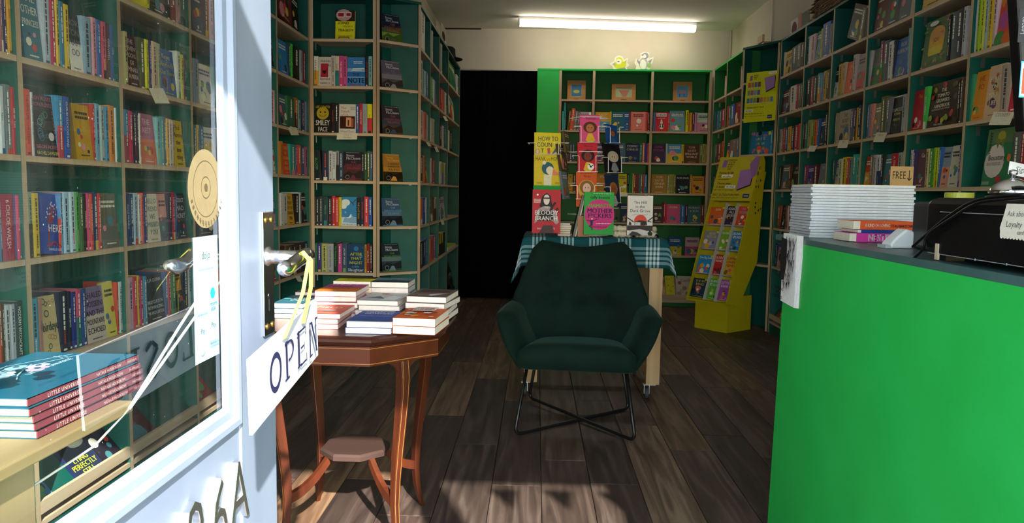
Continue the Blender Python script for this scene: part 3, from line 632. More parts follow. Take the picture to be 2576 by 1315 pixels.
# ---- crime bookcase facing the entrance
def scenes(p, tm):
    p.rect(0, .64, 1, 1, '3a2020'); p.disc(.42, .84, .4, 'c8a090', 14, ry=.2); p.rect(.1, .76, .46, .94, 'e8d8d8'); p.rect(.52, .78, .82, .94, 'e8d8d8'); p.rect(.14, .79, .43, .91, 'a02030'); p.rect(.56, .81, .78, .91, 'a02030')
    p.text('SCENES', .4, .57, .6, .08, '1c1c10', bold=.03, mb=tm, skew=.2); p.text('FROM A', .65, .46, .5, .06, '1c1c10', mb=tm, skew=.2); p.text('TRAGEDY', .52, .33, .8, .09, '1c1c10', bold=.03, mb=tm, skew=.2); p.text('CAROLE HAILEY', .5, .14, .85, .05, 'b05828', mb=tm)
ART['scenes'] = scenes
row('B', 0, 843, "892 e4e020 F s50 =@scenes", 'only')
def finders(p, tm):
    p.text('FINDERS', .52, .85, .8, .065, '3a3434', mb=tm, bold=.03); p.text('KEEPERS', .55, .71, .85, .065, '3a3434', mb=tm, bold=.03); p.text('NATALIE', .52, .24, .8, .065, '3a3434', mb=tm, bold=.03); p.text('BARELLI', .52, .1, .85, .065, '3a3434', mb=tm, bold=.03)
    p.rect(.15, .3, .75, .77, 'b02838'); p.shape([(.3, .46), (.3, .58), (.38, .53), (.52, .53), (.6, .58), (.6, .46), (.45, .4)], '2a1818')
ART['finders'] = finders
def note(p, tm):
    p.rect(0, .3, 1, .62, '8ab0cc'); p.rect(0, .33, 1, .5, '2a70b8'); p.line([(.3, .6), (.95, .62)], .006, 'e8f0f4'); p.line([(.25, .55), (.8, .56)], .005, 'e8f0f4')
    p.marks(.6, .82, .5, .1, 'e0ecf4', 2); p.text('THE', .5, .4, .4, .09, '1c2038', mb=tm); p.text('NOTE', .5, .2, .95, .17, '14182c', bold=.03, mb=tm); p.marks(.5, .05, .6, .05, 'b03848', 1)
ART['note'] = note
row('B', 1, 786, "801 e0d8c8/d8a030 t2a2a2a=KATE ATKINSON;833 d4ccc4 F =@finders;843 c8beb4;853 d8ceb0/2a8080=Dead Doing;863 d84888=THE FAKE WIFE;873 d05890;918 3a80c0 F =@note;927 1c2830 tc03040=WHAT SHE SAID;936 88b8b8", 'only')
def smiley(p, tm):
    p.text('LEE COATES', .5, .88, .82, .075, 'd8c030', mb=tm); p.disc(.5, .66, .36, 'b09a20', 18); p.disc(.37, .7, .05, '1c1a10', 8); p.disc(.63, .7, .05, '1c1a10', 8); p.line([(.3, .62), (.4, .56), (.6, .56), (.7, .62)], .003, '1c1a10')
    p.text('SMILEY', .5, .34, .8, .17, 'e8e4d8', bold=.04, mb=tm, fill=True); p.text('FACE', .52, .12, .55, .17, 'e8e4d8', bold=.04, mb=tm, fill=True)
ART['smiley'] = smiley
def death(p, tm):
    for i, l in enumerate(('The', 'Death', 'of Us')): p.text(l, .08 + [.17, .28, .25][i], .87 - .12 * i, .6, .085, 'b06848', mb=tm)
    p.rect(.05, .15, .95, .58, '3a1810'); p.rect(.42, .22, .72, .54, 'e0a070'); p.rect(.52, .25, .6, .45, '4a2418'); p.rect(.72, .2, .86, .5, 'a05838'); p.text('Abigail Dean', .5, .06, .9, .065, '6a8a98', mb=tm); p.marks(.8, .85, .25, .12, '8aa8a0', 3)
ART['death'] = death
row('B', 2, 789, "833 1a1816 F =@smiley;842 2a2020 tc04030=Harlan Coben;852 202428;895 d8d4cc F =@death;904 3a5a90;912 b82838=A STRANGE TALE;924 90a8b0 tc03040=HONEYMOON;936 e0d820/c83038=Scenes", 'only')
def killings(top, mid, low, tcol, place, name='d8dce0'):
    def f(p, tm):
        p.rect(0, 0, 1, .36, low); p.rect(0, .36, 1, .52, mid)
        p.shape([(0, .2), (.3, .34), (.55, .24), (1, .38), (1, .1), (0, .05)], shade(low, .6)); p.shape([(.3, 0), (.5, .2), (.62, .18), (.72, 0)], shade(mid, 1.15))
        p.text('Simon', .36, .87, .55, .075, name, mb=tm, bold=.03); p.text('McCleave', .53, .77, .92, .085, name, mb=tm, bold=.03)
        ls = place.split('|'); y = .64 - .0
        for l in ls: p.text(l, .54, y, .88, .068, tcol, mb=tm, bold=.02); y -= .1
        p.text('KILLINGS', .56, y, .8, .075, tcol, mb=tm, bold=.02); p.disc(.24, .13, .1, shade(low, .4), 12); p.ring(.24, .13, .1, .12, 'c8ccd0', 12); p.rect(0, 0, 1, .03, shade(tcol, .8)); p.marks(.5, .96, .7, .02, 'a8b0b8', 1)
    return f
ART['cliff'] = killings('28202c', '5a2a30', '4a3028', 'b04858', "THE|DEVIL'S CLIFF")
row('B', 3, 789, "810 1c2428 L-4 t40b860=BLOOD;827 283848 tc84830;836 c0c4c8;845 d0d4d8;853 8a8888/303030;863 2a4860;910 28202c F =@cliff;916 202830;923 3a5838;931 4a6040;937 4a6888", 'only')
def dive(p, tm):
    p.rect(0, 0, 1, .3, 'd8e4ec'); p.shape([(.05, .12), (.25, .32), (.4, .26), (.62, .42), (.85, .28), (1, .3), (1, .1)], '88b0d0'); p.shape([(.4, .26), (.62, .42), (.66, .3)], 'e8f0f4'); p.disc(.25, .8, .3, 'e0e8ec', 12, ry=.12); p.disc(.12, .68, .22, 'e0e8ec', 12, ry=.1)
    p.line([(.55, .86), (.72, .78), (.95, .92)], .004, '2a2820'); p.line([(.72, .78), (.8, .7)], .004, '2a2820'); p.text("DEAD MEN DON'T SKI", .5, .05, .94, .06, '203040', mb=tm); p.line([(.2, .5), (.3, .46), (.2, .44)], .003, 'e0d8a0')
ART['dive'] = dive
row('B', 4, 787, "794 5a4838;803 303438;812 384048;825 2a4848 t80b890=McDermid;835 3a3038;844 c83038;852 d84838;859 d8c830;897 3a88c0 F =@dive;907 20282c tc8a030=THE LAST DEAD;916 283848 td03838=RICHARD OSMAN;927 d84048;936 2858a8", 'only')
def night(p, tm):
    rn = random.Random(2)
    for i in range(9): p.disc(rn.uniform(.1, .9), rn.uniform(.2, .9), rn.uniform(.06, .16), rn.choice(['205878', '2a78a0', '183048']), 8)
    for i, l in enumerate(('AFTER', 'THAT', 'NIGHT')): p.text(l, .5, .64 - .15 * i, .84, .1, 'd8cc40', bold=.03, mb=tm)
    p.text('KARIN', .5, .2, .4, .06, '78a0b0', mb=tm); p.text('Slaughter', .5, .09, .92, .1, 'e0e4e4', mb=tm)
ART['night'] = night
row('B', 5, 787, "798 2a7040;809 4a3a78;823 b8b868;839 a8a8a8 t404448=C J SANSOM WINTER;850 203028 t58a848=The Sleeping Sisters;860 d04888;873 40506a=JACOBY WOODS;917 1c4060 F =@night;922 c89030;930 8a2820=Last After Cook;937 302828", 'only')
# ---- six face-out crime novels in the slanted bookcase
ART['k0'] = killings('20283a', '4a5838', '7aa038', 'd06830', 'THE|SOLACE FARM'); ART['k1'] = killings('605868', '8a8288', '5a5258', '8878a8', 'THE|LAKE VYRNWY'); ART['k2'] = killings('38303c', '3a4860', '584840', 'b05050', 'THE|HARLECH BEACH')
ART['k3'] = killings('2a2018', 'c08838', '3a2a18', '302010', 'CONWAY|HARBOUR', 'd8a848'); ART['k4'] = killings('283848', '607890', '2a3038', '70b0e0', 'THE|BERWYN RIVER'); ART['k5'] = killings('283038', '687880', '38444a', '60a040', 'THE|MENAI BRIDGE')
for k, (x0, x1, c) in enumerate(((962, 1013, '20283a'), (962, 1015, '605868'), (963, 1014, '38303c'), (966, 1014, 'a87830'), (963, 1014, '405878'), (962, 1011, '283038'))):
    row('C', k, x0, "%d %s F s70 =@k%d" % (x1, c, k), 'only')
# ---- deep left bookcase
row('D', 0, 1058, "1070 d8d4c8 h290", 'first'); row('D', 0, 1086, "1090 b8b0a0 h250", 'second'); row('D', 0, 1109, "1113 a8a898 h260", 'third'); row('D', 0, 1132, "1148 1f7a3a F h250;1155 d0d0c8;1159 e0d020", 'fourth')
row('D', 1, 1057, "1064 c8ccb8 h240;1068 4a98a8;1072 c8d8e0;1078 3a60a8;1081 d0d0c8", 'first'); row('D', 1, 1085, "1090 4a9838;1093 d8e0e0;1096 2a78a8;1102 c83848 F;1106 5a3078", 'second'); row('D', 1, 1109, "1113 b83040;1116 d87050;1119 8a2838;1126 d0ccc0", 'third'); row('D', 1, 1131, "1143 c8c8b8 F L8", 'fourth')
row('D', 2, 1056, "1065 d0ccd0;1068 - ;1074 c86858;1081 d0ccd4", 'first'); row('D', 2, 1085, "1090 c8c4b8;1094 c0bcb0", 'second'); row('D', 2, 1106, "1112 2a2018;1118 c8c4c8;1122 2a5878", 'third'); row('D', 2, 1128, "1131 d8d4d0;1138 3a3028", 'fourth')
row('D', 3, 1055, "1057 d8d0c0;1064 302c28;1070 c89060 L-3;1080 c02828 F te0c020=MODERN|GODS", 'first'); row('D', 3, 1083, "1087 c0c8d8;1094 b04840", 'second'); row('D', 3, 1104, "1107 d0ccc0;1112 c8c8c0;1117 a0a830/6078b0;1123 d8b0a0", 'third')
row('D', 4, 1054, "1057 2a2830;1064 d85830 te8c030=LIVING THE;1071 3858a8;1073 c8c8d0;1077 5a98c0", 'first'); row('D', 4, 1080, "1091 6a6450 F td8d0b8=ROCCA|HUNT;1093 403028;1098 c8c0b8/702828", 'second'); row('D', 4, 1102, "1108 3a5a88;1121 b8b0b0 F", 'third')
row('D', 5, 1052, "1056 c84838;1065 282828;1071 2a3a30;1075 3858b0", 'first'); row('D', 5, 1078, "1083 30304a;1089 d86840;1096 a05090", 'second'); row('D', 5, 1100, "1106 28282a;1115 b8a828/303030;1119 202428", 'third')
# ---- children's bookcase on the back wall
row('E', 1, 1414, "1418 48b0b0;1423 50a8b0 h285;1427 - ;1433 7a5838 L5;1442 d86038 L6 h225;1450 7a7a88 L6;1456 606068 L5;1488 b8b0b8 F t605868=DRAGONS", 'first')
row('E', 1, 1496, "1498 2a80b8;1535 d8a030/5aa0c8 F tf0e8d0=SALLY|JIMMY;1538 e0c028;1570 2a6878 F;1583 2a5a98 F;1587 8a3050;1589 c8a040;1624 e08078 F;1629 e06050;1634 7a2040", 'second')
def gordon(p, tm):
    p.rect(.08, .78, .92, .95, 'e8e4e0'); p.text('GORDON', .5, .865, .78, .11, '1c1c1c', bold=.03, mb=tm); p.text('IN THE CITY', .5, .68, .6, .05, 'f0e0d0', mb=tm); p.disc(.5, .25, .2, 'e4e0dc', 12); p.shape([(.4, .4), (.6, .4), (.55, .62), (.45, .62)], 'e4e0dc'); p.shape([(.32, .2), (.42, .4), (.46, .2)], '28201c'); p.shape([(.68, .2), (.58, .4), (.54, .2)], '28201c')
ART['gordon'] = gordon
row('E', 1, 1644, "1646 88a8c8;1649 3a68b0;1680 c83038 F =@gordon;1685 d03840;1723 6a98a8 F h215;1725 - ;1732 d8d028 h222;1736 b06828;1741 d8a030;1748 6a3040;1754 c888b0;1784 b8c8b8/c080a0 F", 'third')
row('E', 2, 1414, "1417 b83828;1421 c8a030;1427 3a8898;1432 8a3838;1440 3a5878;1446 405868", 'first', hdef=.19)
row('E', 2, 1500, "1520 5a3a78 F;1545 c8b890 F;1571 4a6888 F;1573 4a9858;1609 28305a F td8d8b0=COSMIC|CHARLIE;1616 2a7868;1622 c86848;1626 38389a;1629 5a3078;1633 c05048", 'second')
row('E', 2, 1641, "1673 3a3050 F tc04890=SUPER|VENTURES;1675 - ;1679 b8bcc0;1715 4a90c0/d8b030 F;1721 d0b028;1760 5a3828 F td8d0c8=TOM|GATES|BRILLIANT|WORLD;1767 6a7848;1774 98984a;1781 7a6a40", 'third')
row('E', 3, 1414, "1420 3a6890;1429 2a4858;1441 c8a030 F =R;1450 6a4838", 'first', hdef=.19)
row('E', 3, 1500, "1536 c88028 F tf0f0e8=SPLAT;1555 384058;1577 c8c030 F t203020;1583 202828;1587 1f8848;1591 386848;1594 c8b838;1599 8a3838;1603 7a3a30;1607 783828;1611 4a6890;1617 607a38;1621 b83848;1628 2a80b8", 'second')
row('E', 3, 1639, "1678 a07838 F te8dcc0=TOM|GATES|GENIUS|IDEAS;1684 788048;1690 a0a050;1695 98984a;1700 7a7038;1735 1c2030 F te8e8e8=DOG MAN;1741 a87830;1771 d89830 F h185;1778 7a2828", 'third')
row('E', 4, 1500, "1530 384858 F;1560 4a6048 F;1580 2a3a58 F;1600 383040;1628 5a4838 F", 'second')
row('E', 4, 1641, "1669 4a3838 F;1674 a82838 h215;1678 c83038;1711 d05888 F te8d860=DORK;1724 2a68a8;1730 6a2848;1763 3a6878 F td8c888=MURRAY|& BUN;1771 8a3a28;1777 6a7838", 'third')
row('E', 5, 1682, "1715 2a5a98/c8b838 F s40;1724 - ;1760 d0a8b0/c05080 F s40", 'third')
# ---- green side bookcase
row('F', 1, 1797, "1800 3a5888;1804 7a3040 F;1806 2a80a8;1809 2a8880;1815 38586a;1824 a83848", 'first'); row('F', 1, 1829, "1832 c05048;1838 4a7868;1846 4868a8;1864 8a2830 F td8c8c0=BEN", 'second')
row('F', 2, 1797, "1798 7a7a48;1804 4a5868;1815 8a3828;1822 d87038", 'first'); row('F', 2, 1827, "1833 584068/d8a030 F;1853 88706a F td0c8c0=POP|FI;1858 4a6890;1862 5a4858", 'second')
row('F', 3, 1793, "1799 3a3040;1806 4a5060;1815 304850;1822 5a3838", 'first'); row('F', 3, 1827, "1836 3a4858;1846 583038;1860 384838", 'second')
# ---- slanted bookcase right
def unifi(p, tm):
    rn = random.Random(6)
    for i in range(12): p.disc(rn.uniform(.06, .94), rn.choice([rn.uniform(.05, .3), rn.uniform(.7, .95)]), rn.uniform(.04, .09), rn.choice(['205080', 'c06870', '48a0a0', 'c08830', '8870b0']), 9)
    p.disc(.45, .93, .09, '1c2430', 10); p.text('UN I TI', .5, .68, .62, .11, 'e0d840', bold=.03, mb=tm); p.text('UN I FI', .5, .47, .62, .11, 'e0d840', bold=.03, mb=tm); p.disc(.47, .24, .13, 'd85040', 12); p.shape([(.38, .2), (.56, .2), (.5, 0), (.44, 0)], 'd0a878'); p.shape([(.72, .1), (.8, .3), (.95, .2), (.9, 0), (.78, 0)], 'd85858'); p.rect(.86, .84, 1, 1, 'd8d838')
ART['unifi'] = unifi
row('G', 2, 1886, "1938 2a78a8 F s45 h195 =@unifi;1943 3a88b0 s50", 'only')
# ---- right wall bookcase, bays numbered from the far end
row('R', 0, 1972, "1974 d8d0b8;1991 d8a820 F;2005 50545c;2014 6a6458;2021 4a4438", 'first'); row('R', 0, 2026, "2040 d8d0d4;2050 c8a0a8;2064 2a7878 F h215;2068 c8c040;2087 2a58a8 h235;2093 8a8478", 'second', hdef=.21)
row('R', 0, 2119, "2128 - ;2160 5a5650 F L18 h215;2170 807868 L14 h190", 'third'); row('R', 0, 2200, "2230 6a3a3a F h240;2262 5a5650 F h240;2290 6a7078 F h240", 'fourth'); row('R', 0, 2322, "2378 d0b060 F;2400 8a6858", 'fifth', hdef=.23)
row('R', 1, 1964, "1983 5a2028 F;1987 2a4030;2001 d0ccc8;2007 b03848;2014 6a6a60;2018 202020", 'first'); row('R', 1, 2024, "2028 383838;2039 3a2028;2045 b04858;2055 283830;2064 4a98a0/c89848;2070 3a80c8;2078 c8a030;2086 5a5830", 'second', hdef=.21)
row('R', 1, 2094, "2108 282428/d8d4d0 F;2119 c89828;2125 c0a890;2144 e05820 F te0c020=PA|P;2153 c0b8b8 h235;2172 9a8a8a/c84848 F h225", 'third', hdef=.21)
row('R', 1, 2180, "2189 a8a8a8;2212 787878/3a7a48 F t30b050=RA|E;2221 8a2858/408040 h245;2233 606068 h235;2245 d8d8d8 h220;2249 3a3a40;2282 2858a0 F td8d8d8=ROB|BURROW;2287 8ab8c0 h250", 'fourth', hdef=.22)
def joy(p, tm):
    rn = random.Random(1); p.rect(.22, .3, .8, .7, 'd8a830'); p.disc(.51, .68, .29, 'd09850', 14, ry=.16); p.rect(.25, .25, .75, .42, 'd0c030'); p.text('JOY', .5, .56, .36, .09, '7a4a18', mb=tm)
    for i in range(26):
        x, y = rn.choice([(rn.uniform(0, .22), rn.uniform(.1, .95)), (rn.uniform(.78, 1), rn.uniform(.1, .95)), (rn.uniform(.1, .9), rn.uniform(.02, .26))]); a = rn.uniform(0, 3); c = rn.choice(['3a6a38', '5a8a48', '48703a', '7a9a58', 'c07068'])
        p.shape([(x, y), (x + .08 * math.cos(a), y + .05 * math.sin(a)), (x + .14 * math.cos(a + .5), y + .1 * math.sin(a + .5)), (x + .06 * math.cos(a + 1), y + .06 * math.sin(a + 1))], c)
    p.disc(.4, .9, .18, 'd0d4c8', 10, ry=.05)
ART['joy'] = joy
row('R', 1, 2318, "2382 58704a F h245 =@joy;2391 202828;2404 5a6468;2420 404448;2430 b8b8c0", 'fifth', hdef=.23)
def blobs(p, tm):
    for x, y, r, c in ((.3, .75, .3, 'd88028'), (.7, .9, .35, 'c83030'), (.5, .6, .3, 'c84830'), (.35, .4, .32, 'b04890'), (.8, .3, .3, 'd84838'), (.9, .25, .2, 'd8d0c8'), (.2, .1, .28, '408838'), (.6, .08, .25, 'd06028')): p.disc(x, y, r, c, 16)
ART['blobs'] = blobs
row('R', 1, 2440, "2457 c8ccd8 t3a4898=ITALIAN COASTAL;2465 a0c020;2476 c8d048;2484 a0b8c0;2497 d8b830;2507 d8b8c8;2554 d84838 F =@blobs", 'sixth', hdef=.265)
row('R', 2, 1960, "1965 a89890;1970 8a6a60;1975 a83830;1981 2a60a0;1990 d0a030;1998 302848;2008 b03840;2013 d86848", 'first'); row('R', 2, 2019, "2024 5a2820;2031 2a7868;2041 a89a60 h205;2046 48a030;2055 d86828;2060 2a60a0;2074 203048 F;2081 203030 h230", 'second')
row('R', 2, 2100, "2104 8a8070;2138 a89a88 F t605040=THE|SECRET|PAINTER;2146 586080;2153 4a3048;2157 c8a030;2166 3a3048", 'third', hdef=.21)
def tangled(p, tm):
    p.rect(0, .97, 1, 1, 'd8d8d8'); p.rect(0, 0, .04, 1, 'd8d8d8'); p.text('TANGLED', .5, .64, .85, .09, 'e0e0e0', bold=.03, mb=tm); p.text('POWER', .5, .53, .7, .07, 'd0d030', mb=tm); p.text('MIRROR', .5, .38, .75, .07, 'd0d030', mb=tm)
    rn = random.Random(5)
    for i in range(8): p.disc(rn.uniform(.2, .8), rn.uniform(.05, .28), .05, rn.choice(['3a3a48', '806848', '485868']), 7)
ART['tangled'] = tangled
row('R', 2, 2175, "2180 404448;2186 4a78a8;2195 c08078=A TALENT;2214 8a8470 F;2227 5a6030 h230;2238 707078 h215;2268 202428 F h215=@tangled;2278 a0a8a8", 'fourth', hdef=.21)
def tomato(p, tm):
    rn = random.Random(7)
    for x, y, c in ((.18, .86, 'b8a828'), (.48, .92, 'b03840'), (.82, .9, '6a6038'), (.1, .68, 'a03028'), (.12, .22, '98b850'), (.36, .16, 'b83840'), (.6, .14, 'a8a830'), (.68, .18, '88a040'), (.88, .26, 'c04048'), (.92, .6, '504838')):
        for i in range(4): p.disc(x + rn.uniform(-.05, .05), y + rn.uniform(-.025, .025), .045, shade(c, rn.uniform(.8, 1.1)), 9)
    for i, (l, w) in enumerate((('THE', .25), ('TOMATO', .62), ("GROWER'S", .78), ('HANDBOOK', .84))): p.text(l, .53, .8 - .115 * i, w, .075, 'e4ddc8', bold=.06, mb=tm)
    p.marks(.5, .38, .6, .04, 'b0a890', 2); p.text('HOLLY FARRELL', .5, .045, .62, .035, 'e4ddc8', bold=.04, mb=tm)
ART['tomato'] = tomato
row('R', 2, 2292, "2322 b02838 F td8a030=Pie;2333 48c058 te8f0e0=EAT GREEN;2408 382a1c F h225 =@tomato;2414 2a2020;2420 5a4a40", 'fifth', hdef=.215)
def feast(p, tm):
    for x, y, r, c in ((.3, .7, .12, 'a86838'), (.55, .8, .1, 'b07048'), (.5, .6, .14, '384828'), (.65, .5, .14, 'c08848'), (.45, .3, .18, '503860'), (.6, .25, .15, '6a4870'), (.25, .3, .1, '8a5838')): p.disc(x, y, r, c, 10)
    for i, l in enumerate(('FEAST', 'ON', 'YOUR', 'LIFE')): p.text(l, .5, .74 - .15 * i, [.7, .36, .62, .55][i], .085, 'f0e8d8', bold=.05, mb=tm)
    p.marks(.6, .06, .5, .03, '806048', 1)
ART['feast'] = feast
row('R', 2, 2432, "2445 3a8868;2476 d89030 F h225 tc84828=HE|FO;2516 d0b090 F h235 =@feast;2538 a89890;2566 c02838 F h265", 'sixth', hdef=.22)
row('R', 3, 1959, "1965 282828;1983 5a5c60 F;1989 6a3828;2009 202020 F td0d0d0=THE|ORIGIN", 'first'); row('R', 3, 2022, "2029 8a3058;2045 483088 F;2058 5a2028;2075 707c88 F td0c060=NU;2081 403848", 'second', hdef=.18)
row('R', 3, 2094, "2099 2a4848;2108 a8a8a8 F;2118 c8c8a8;2128 d0b828 h205;2134 c84838;2143 788888;2153 38a098 h215;2163 80b8a8", 'third'); row('R', 3, 2173, "2187 c84828/d8a020 F;2195 8a7868;2204 b8b4b8;2214 d0d0d8/303870;2221 303430;2240 3a7888 F;2257 c02838=A THOUSAND;2268 a8b0a8;2278 b8b8a8", 'fourth')
row('R', 3, 2288, "2295 c8c0d0;2301 40386a;2327 6a4850 F te8e0e0=Ga;2336 c8b888;2346 409838;2352 98b030;2359 b8c828;2366 3868b0;2386 8898a8/d89878 F;2410 c8c0b0 F;2416 484898", 'fifth')
def boust(p, tm):
    rn = random.Random(9); p.rect(0, .75, 1, 1, '5a7a50'); p.disc(.36, .42, .34, 'd8ccc8', 16, ry=.27); p.shape([(.05, .5), (.2, .7), (.4, .74), (.6, .68), (.7, .5)], 'd8ccc8')
    p.disc(.5, .86, .14, 'a8a038', 10, ry=.1); p.shape([(.3, .85), (.4, .65), (.5, .8)], '788038'); p.shape([(.5, .8), (.58, .64), (.65, .82)], '788038')
    for i in range(8): y = .95 - .05 * i; p.shape([(.1 + .01 * i, y), (.2, y - .02), (.12, y - .05)], '2a4028')
    p.text('Boustany', .46, .5, .78, .09, '2a3830', mb=tm); p.marks(.38, .39, .5, .06, 'a09098', 2); p.disc(.88, .48, .07, 'c87838', 9, ry=.07); p.disc(.62, .12, .1, 'b83838', 10, ry=.06); p.marks(.2, .06, .25, .06, 'c8d0c8', 3)
ART['boust'] = boust
row('R', 3, 2470, "2543 2f7850 F h255 =@boust;2564 606060;2576 b03038", 'sixth', hdef=.23)
row('R', 4, 1955, "1963 a05038;1975 202838 F td8d8d8=TI|D|S;1986 a85038", 'first', hdef=.19); row('R', 5, 1950, "1955 303860;1972 c09090 F h170", 'first')
# ------------------------------------------------------------------ build the shelf books: the largest in view singly, the rest as one mass
UNAME = {'A': 'left wall bookcase', 'B': 'crime bookcase', 'C': 'slanted left bookcase', 'D': 'deep left bookcase', 'E': "children's bookcase", 'F': 'green side bookcase', 'G': 'poster bookcase', 'R': 'right wall bookcase'}
def book_matrix(b):
    U = UNITS[b['un']]; P = U['P'] + U['u'] * b['x'] - U['n'] * b['sb']; P.z = b['z'] + 0.0005
    m = frame_mat(P, U['u'], -U['n'], (0, 0, 1))
    if b['face']: m = m @ Matrix.Rotation(math.radians(-5), 4, 'X') if b['un'] != 'C' else m @ Matrix.Rotation(math.radians(-7), 4, 'X')
    if b['lean']:
        s = b['lean']; m = m @ (Matrix.Translation((b['w'], 0, 0)) if s > 0 else Matrix.Identity(4)) @ Matrix.Rotation(math.radians(s), 4, 'Y') @ (Matrix.Translation((-b['w'], 0, 0)) if s > 0 else Matrix.Identity(4))
    return m
for b in BOOKS:
    b['mw'] = book_matrix(b); q = [proj(b['mw'] @ Vector(p)) for p in ((0, 0, 0), (b['w'], 0, 0), (b['w'], 0, b['h']), (0, 0, b['h']))]
    b['area'] = abs(sum(q[i][0] * q[(i + 1) % 4][1] - q[(i + 1) % 4][0] * q[i][1] for i in range(4))) / 2
    if b['un'] == 'A' and b['bay'] in ('first', 'fourth', 'fifth'): b['area'] *= 0.8
BOOKS.sort(key=lambda b: -b['area'])
SINGLES = 400
mass = MB()
for r, b in enumerate(BOOKS):
    rn = random.Random(b['seed']); single = r < SINGLES; big = b['area'] > 1900 and single
    mb = MB(); tm = MB() if big else None
    if b['face']:
        t = b['title']; art = None
        if t and t.startswith('@'): art = ART[t[1:].strip()]; t = None
        face_book(mb, b['w'], b['h'], 0.012 + 0.012 * rn.random(), b['col'], b['col2'], t.strip() if t else None, b['tcol'], rn, art, tm=tm)
    else:
        spine_book(mb, b['w'], b['h'], 0.126, b['col'], b['col2'], b['title'].strip() if b['title'] else None, b['tcol'], rn, 2 if b['area'] > 220 else (1 if single else 0))
    if not single:
        mb.xform(b['mw']); mass.raw(mb.v, [], 'ffffff')
        i = len(mass.v) - len(mb.v)
        for f, c in zip(mb.f, mb.c): mass.f.append(tuple(k + i for k in f)); mass.c.append(c); mass.m.append(0)
        continue
    row_n = ordinal(b['k'] + 1) if b['un'] != 'A' else ordinal(b['k'] + 1)
    bay = '' if b['bay'] == 'only' else ' %s bay of' % b['bay']
    lab = '%s %s book, %s from left, %s shelf,%s %s' % (cname(b['col']), 'cover-out' if b['face'] else 'spine-out', ordinal(b['i']), row_n, bay, UNAME[b['un']])
    nm = 'display_book' if b['face'] else 'shelf_book'
    if big and b['face']:
        root = empty(nm, mat=b['mw']); mb.build('cover', M['print'], root)
        if tm and tm.f: tm.build('title_lettering', M['print'], root)
        pm = MB(); t = 0.012; pm.box((0.002, 0.002, 0.001), (b['w'] - 0.002, 0.011, b['h'] - 0.0015), 'ddd3bf'); pm.build('page_block', M['matte'], root)
        o = root
    else: o = mb.build(nm, M['print']); o.matrix_world = b['mw']
    tag(o, lab, 'book', 'books on the ' + UNAME[b['un']])
# shelves that the door edge and the counter hide from the doorway are stocked too
PAL = ['c8ccd0', '2a3858', 'a83040', 'd8b838', '3a6890', '2a2a30', 'd8ccb0', '48808a', '6a4630', 'c05888', '3a8a48', '8a8478', 'd87838', '503a80', 'b8c4d8']
def stock(un, k, x0, x1, seed):
    rn = random.Random(seed); U = UNITS[un]; x = x0
    while x < x1 - .035:
        w = rn.uniform(.012, .032); mb = MB(); h = rn.uniform(.185, .215); spine_book(mb, w, h, .126, rn.choice(PAL), None, None, None, rn, 1); m = U['mw'] @ Matrix.Translation((x, .014, U['zs'][k] + .0005)); mb.xform(m); i = len(mass.v); mass.v += mb.v
        for f, c in zip(mb.f, mb.c): mass.f.append(tuple(j + i for j in f)); mass.c.append(c); mass.m.append(0)
        x += w + .0008
        if rn.random() < .03: x += .05
PA, PR = UNITS['A']['posts'], UNITS['R']['posts']
for k in range(6):
    z = UNITS['A']['zs'][k] + .1; stock('A', k, local_x('A', 558, z, .012) + .01, PA[4] - .02, 100 + k); stock('A', k, PA[4] + .014, local_x('A', 676, z, .012) - .012, 120 + k)
    if k < 4: stock('R', k, PR[6] + .014, PR[7] - .014, 140 + k)
    if k > 3:
        for b in range(7): stock('R', k, PR[b] + (.30 if b == 0 else .014), PR[b + 1] - .014, 160 + 10 * b + k)
o = mass.build('shelf_books', M['print']); tag(o, 'small distant books filling the far shelves', 'books', None, 'stuff')
# ------------------------------------------------------------------ things: shared helpers
def thing(name, label, cat, loc, group=None): return empty(name, loc, label, cat, group)
def add(root, name, mb, mat, **kw):
    o = mb.build(name, mat, root, **kw); o.matrix_parent_inverse = root.matrix_basis.inverted(); return o
def sub(part, root, name, mb, mat, **kw):
    return mb.build(name, mat, part, **kw)      # the part already carries the root's inverse
def arc_path(pts, r, n=5):
    """polyline with rounded corners"""
    pts = [Vector(p) for p in pts]; out = [pts[0]]
    for i in range(1, len(pts) - 1):
        a, b, c = pts[i - 1], pts[i], pts[i + 1]; d1 = (a - b); d2 = (c - b); k = min(r, d1.length * .45, d2.length * .45); p, q = b + d1.normalized() * k, b + d2.normalized() * k
        for j in range(n + 1):
            t = j / n; out.append(p * (1 - t) ** 2 + b * 2 * t * (1 - t) + q * t * t)
    return out + [pts[-1]]
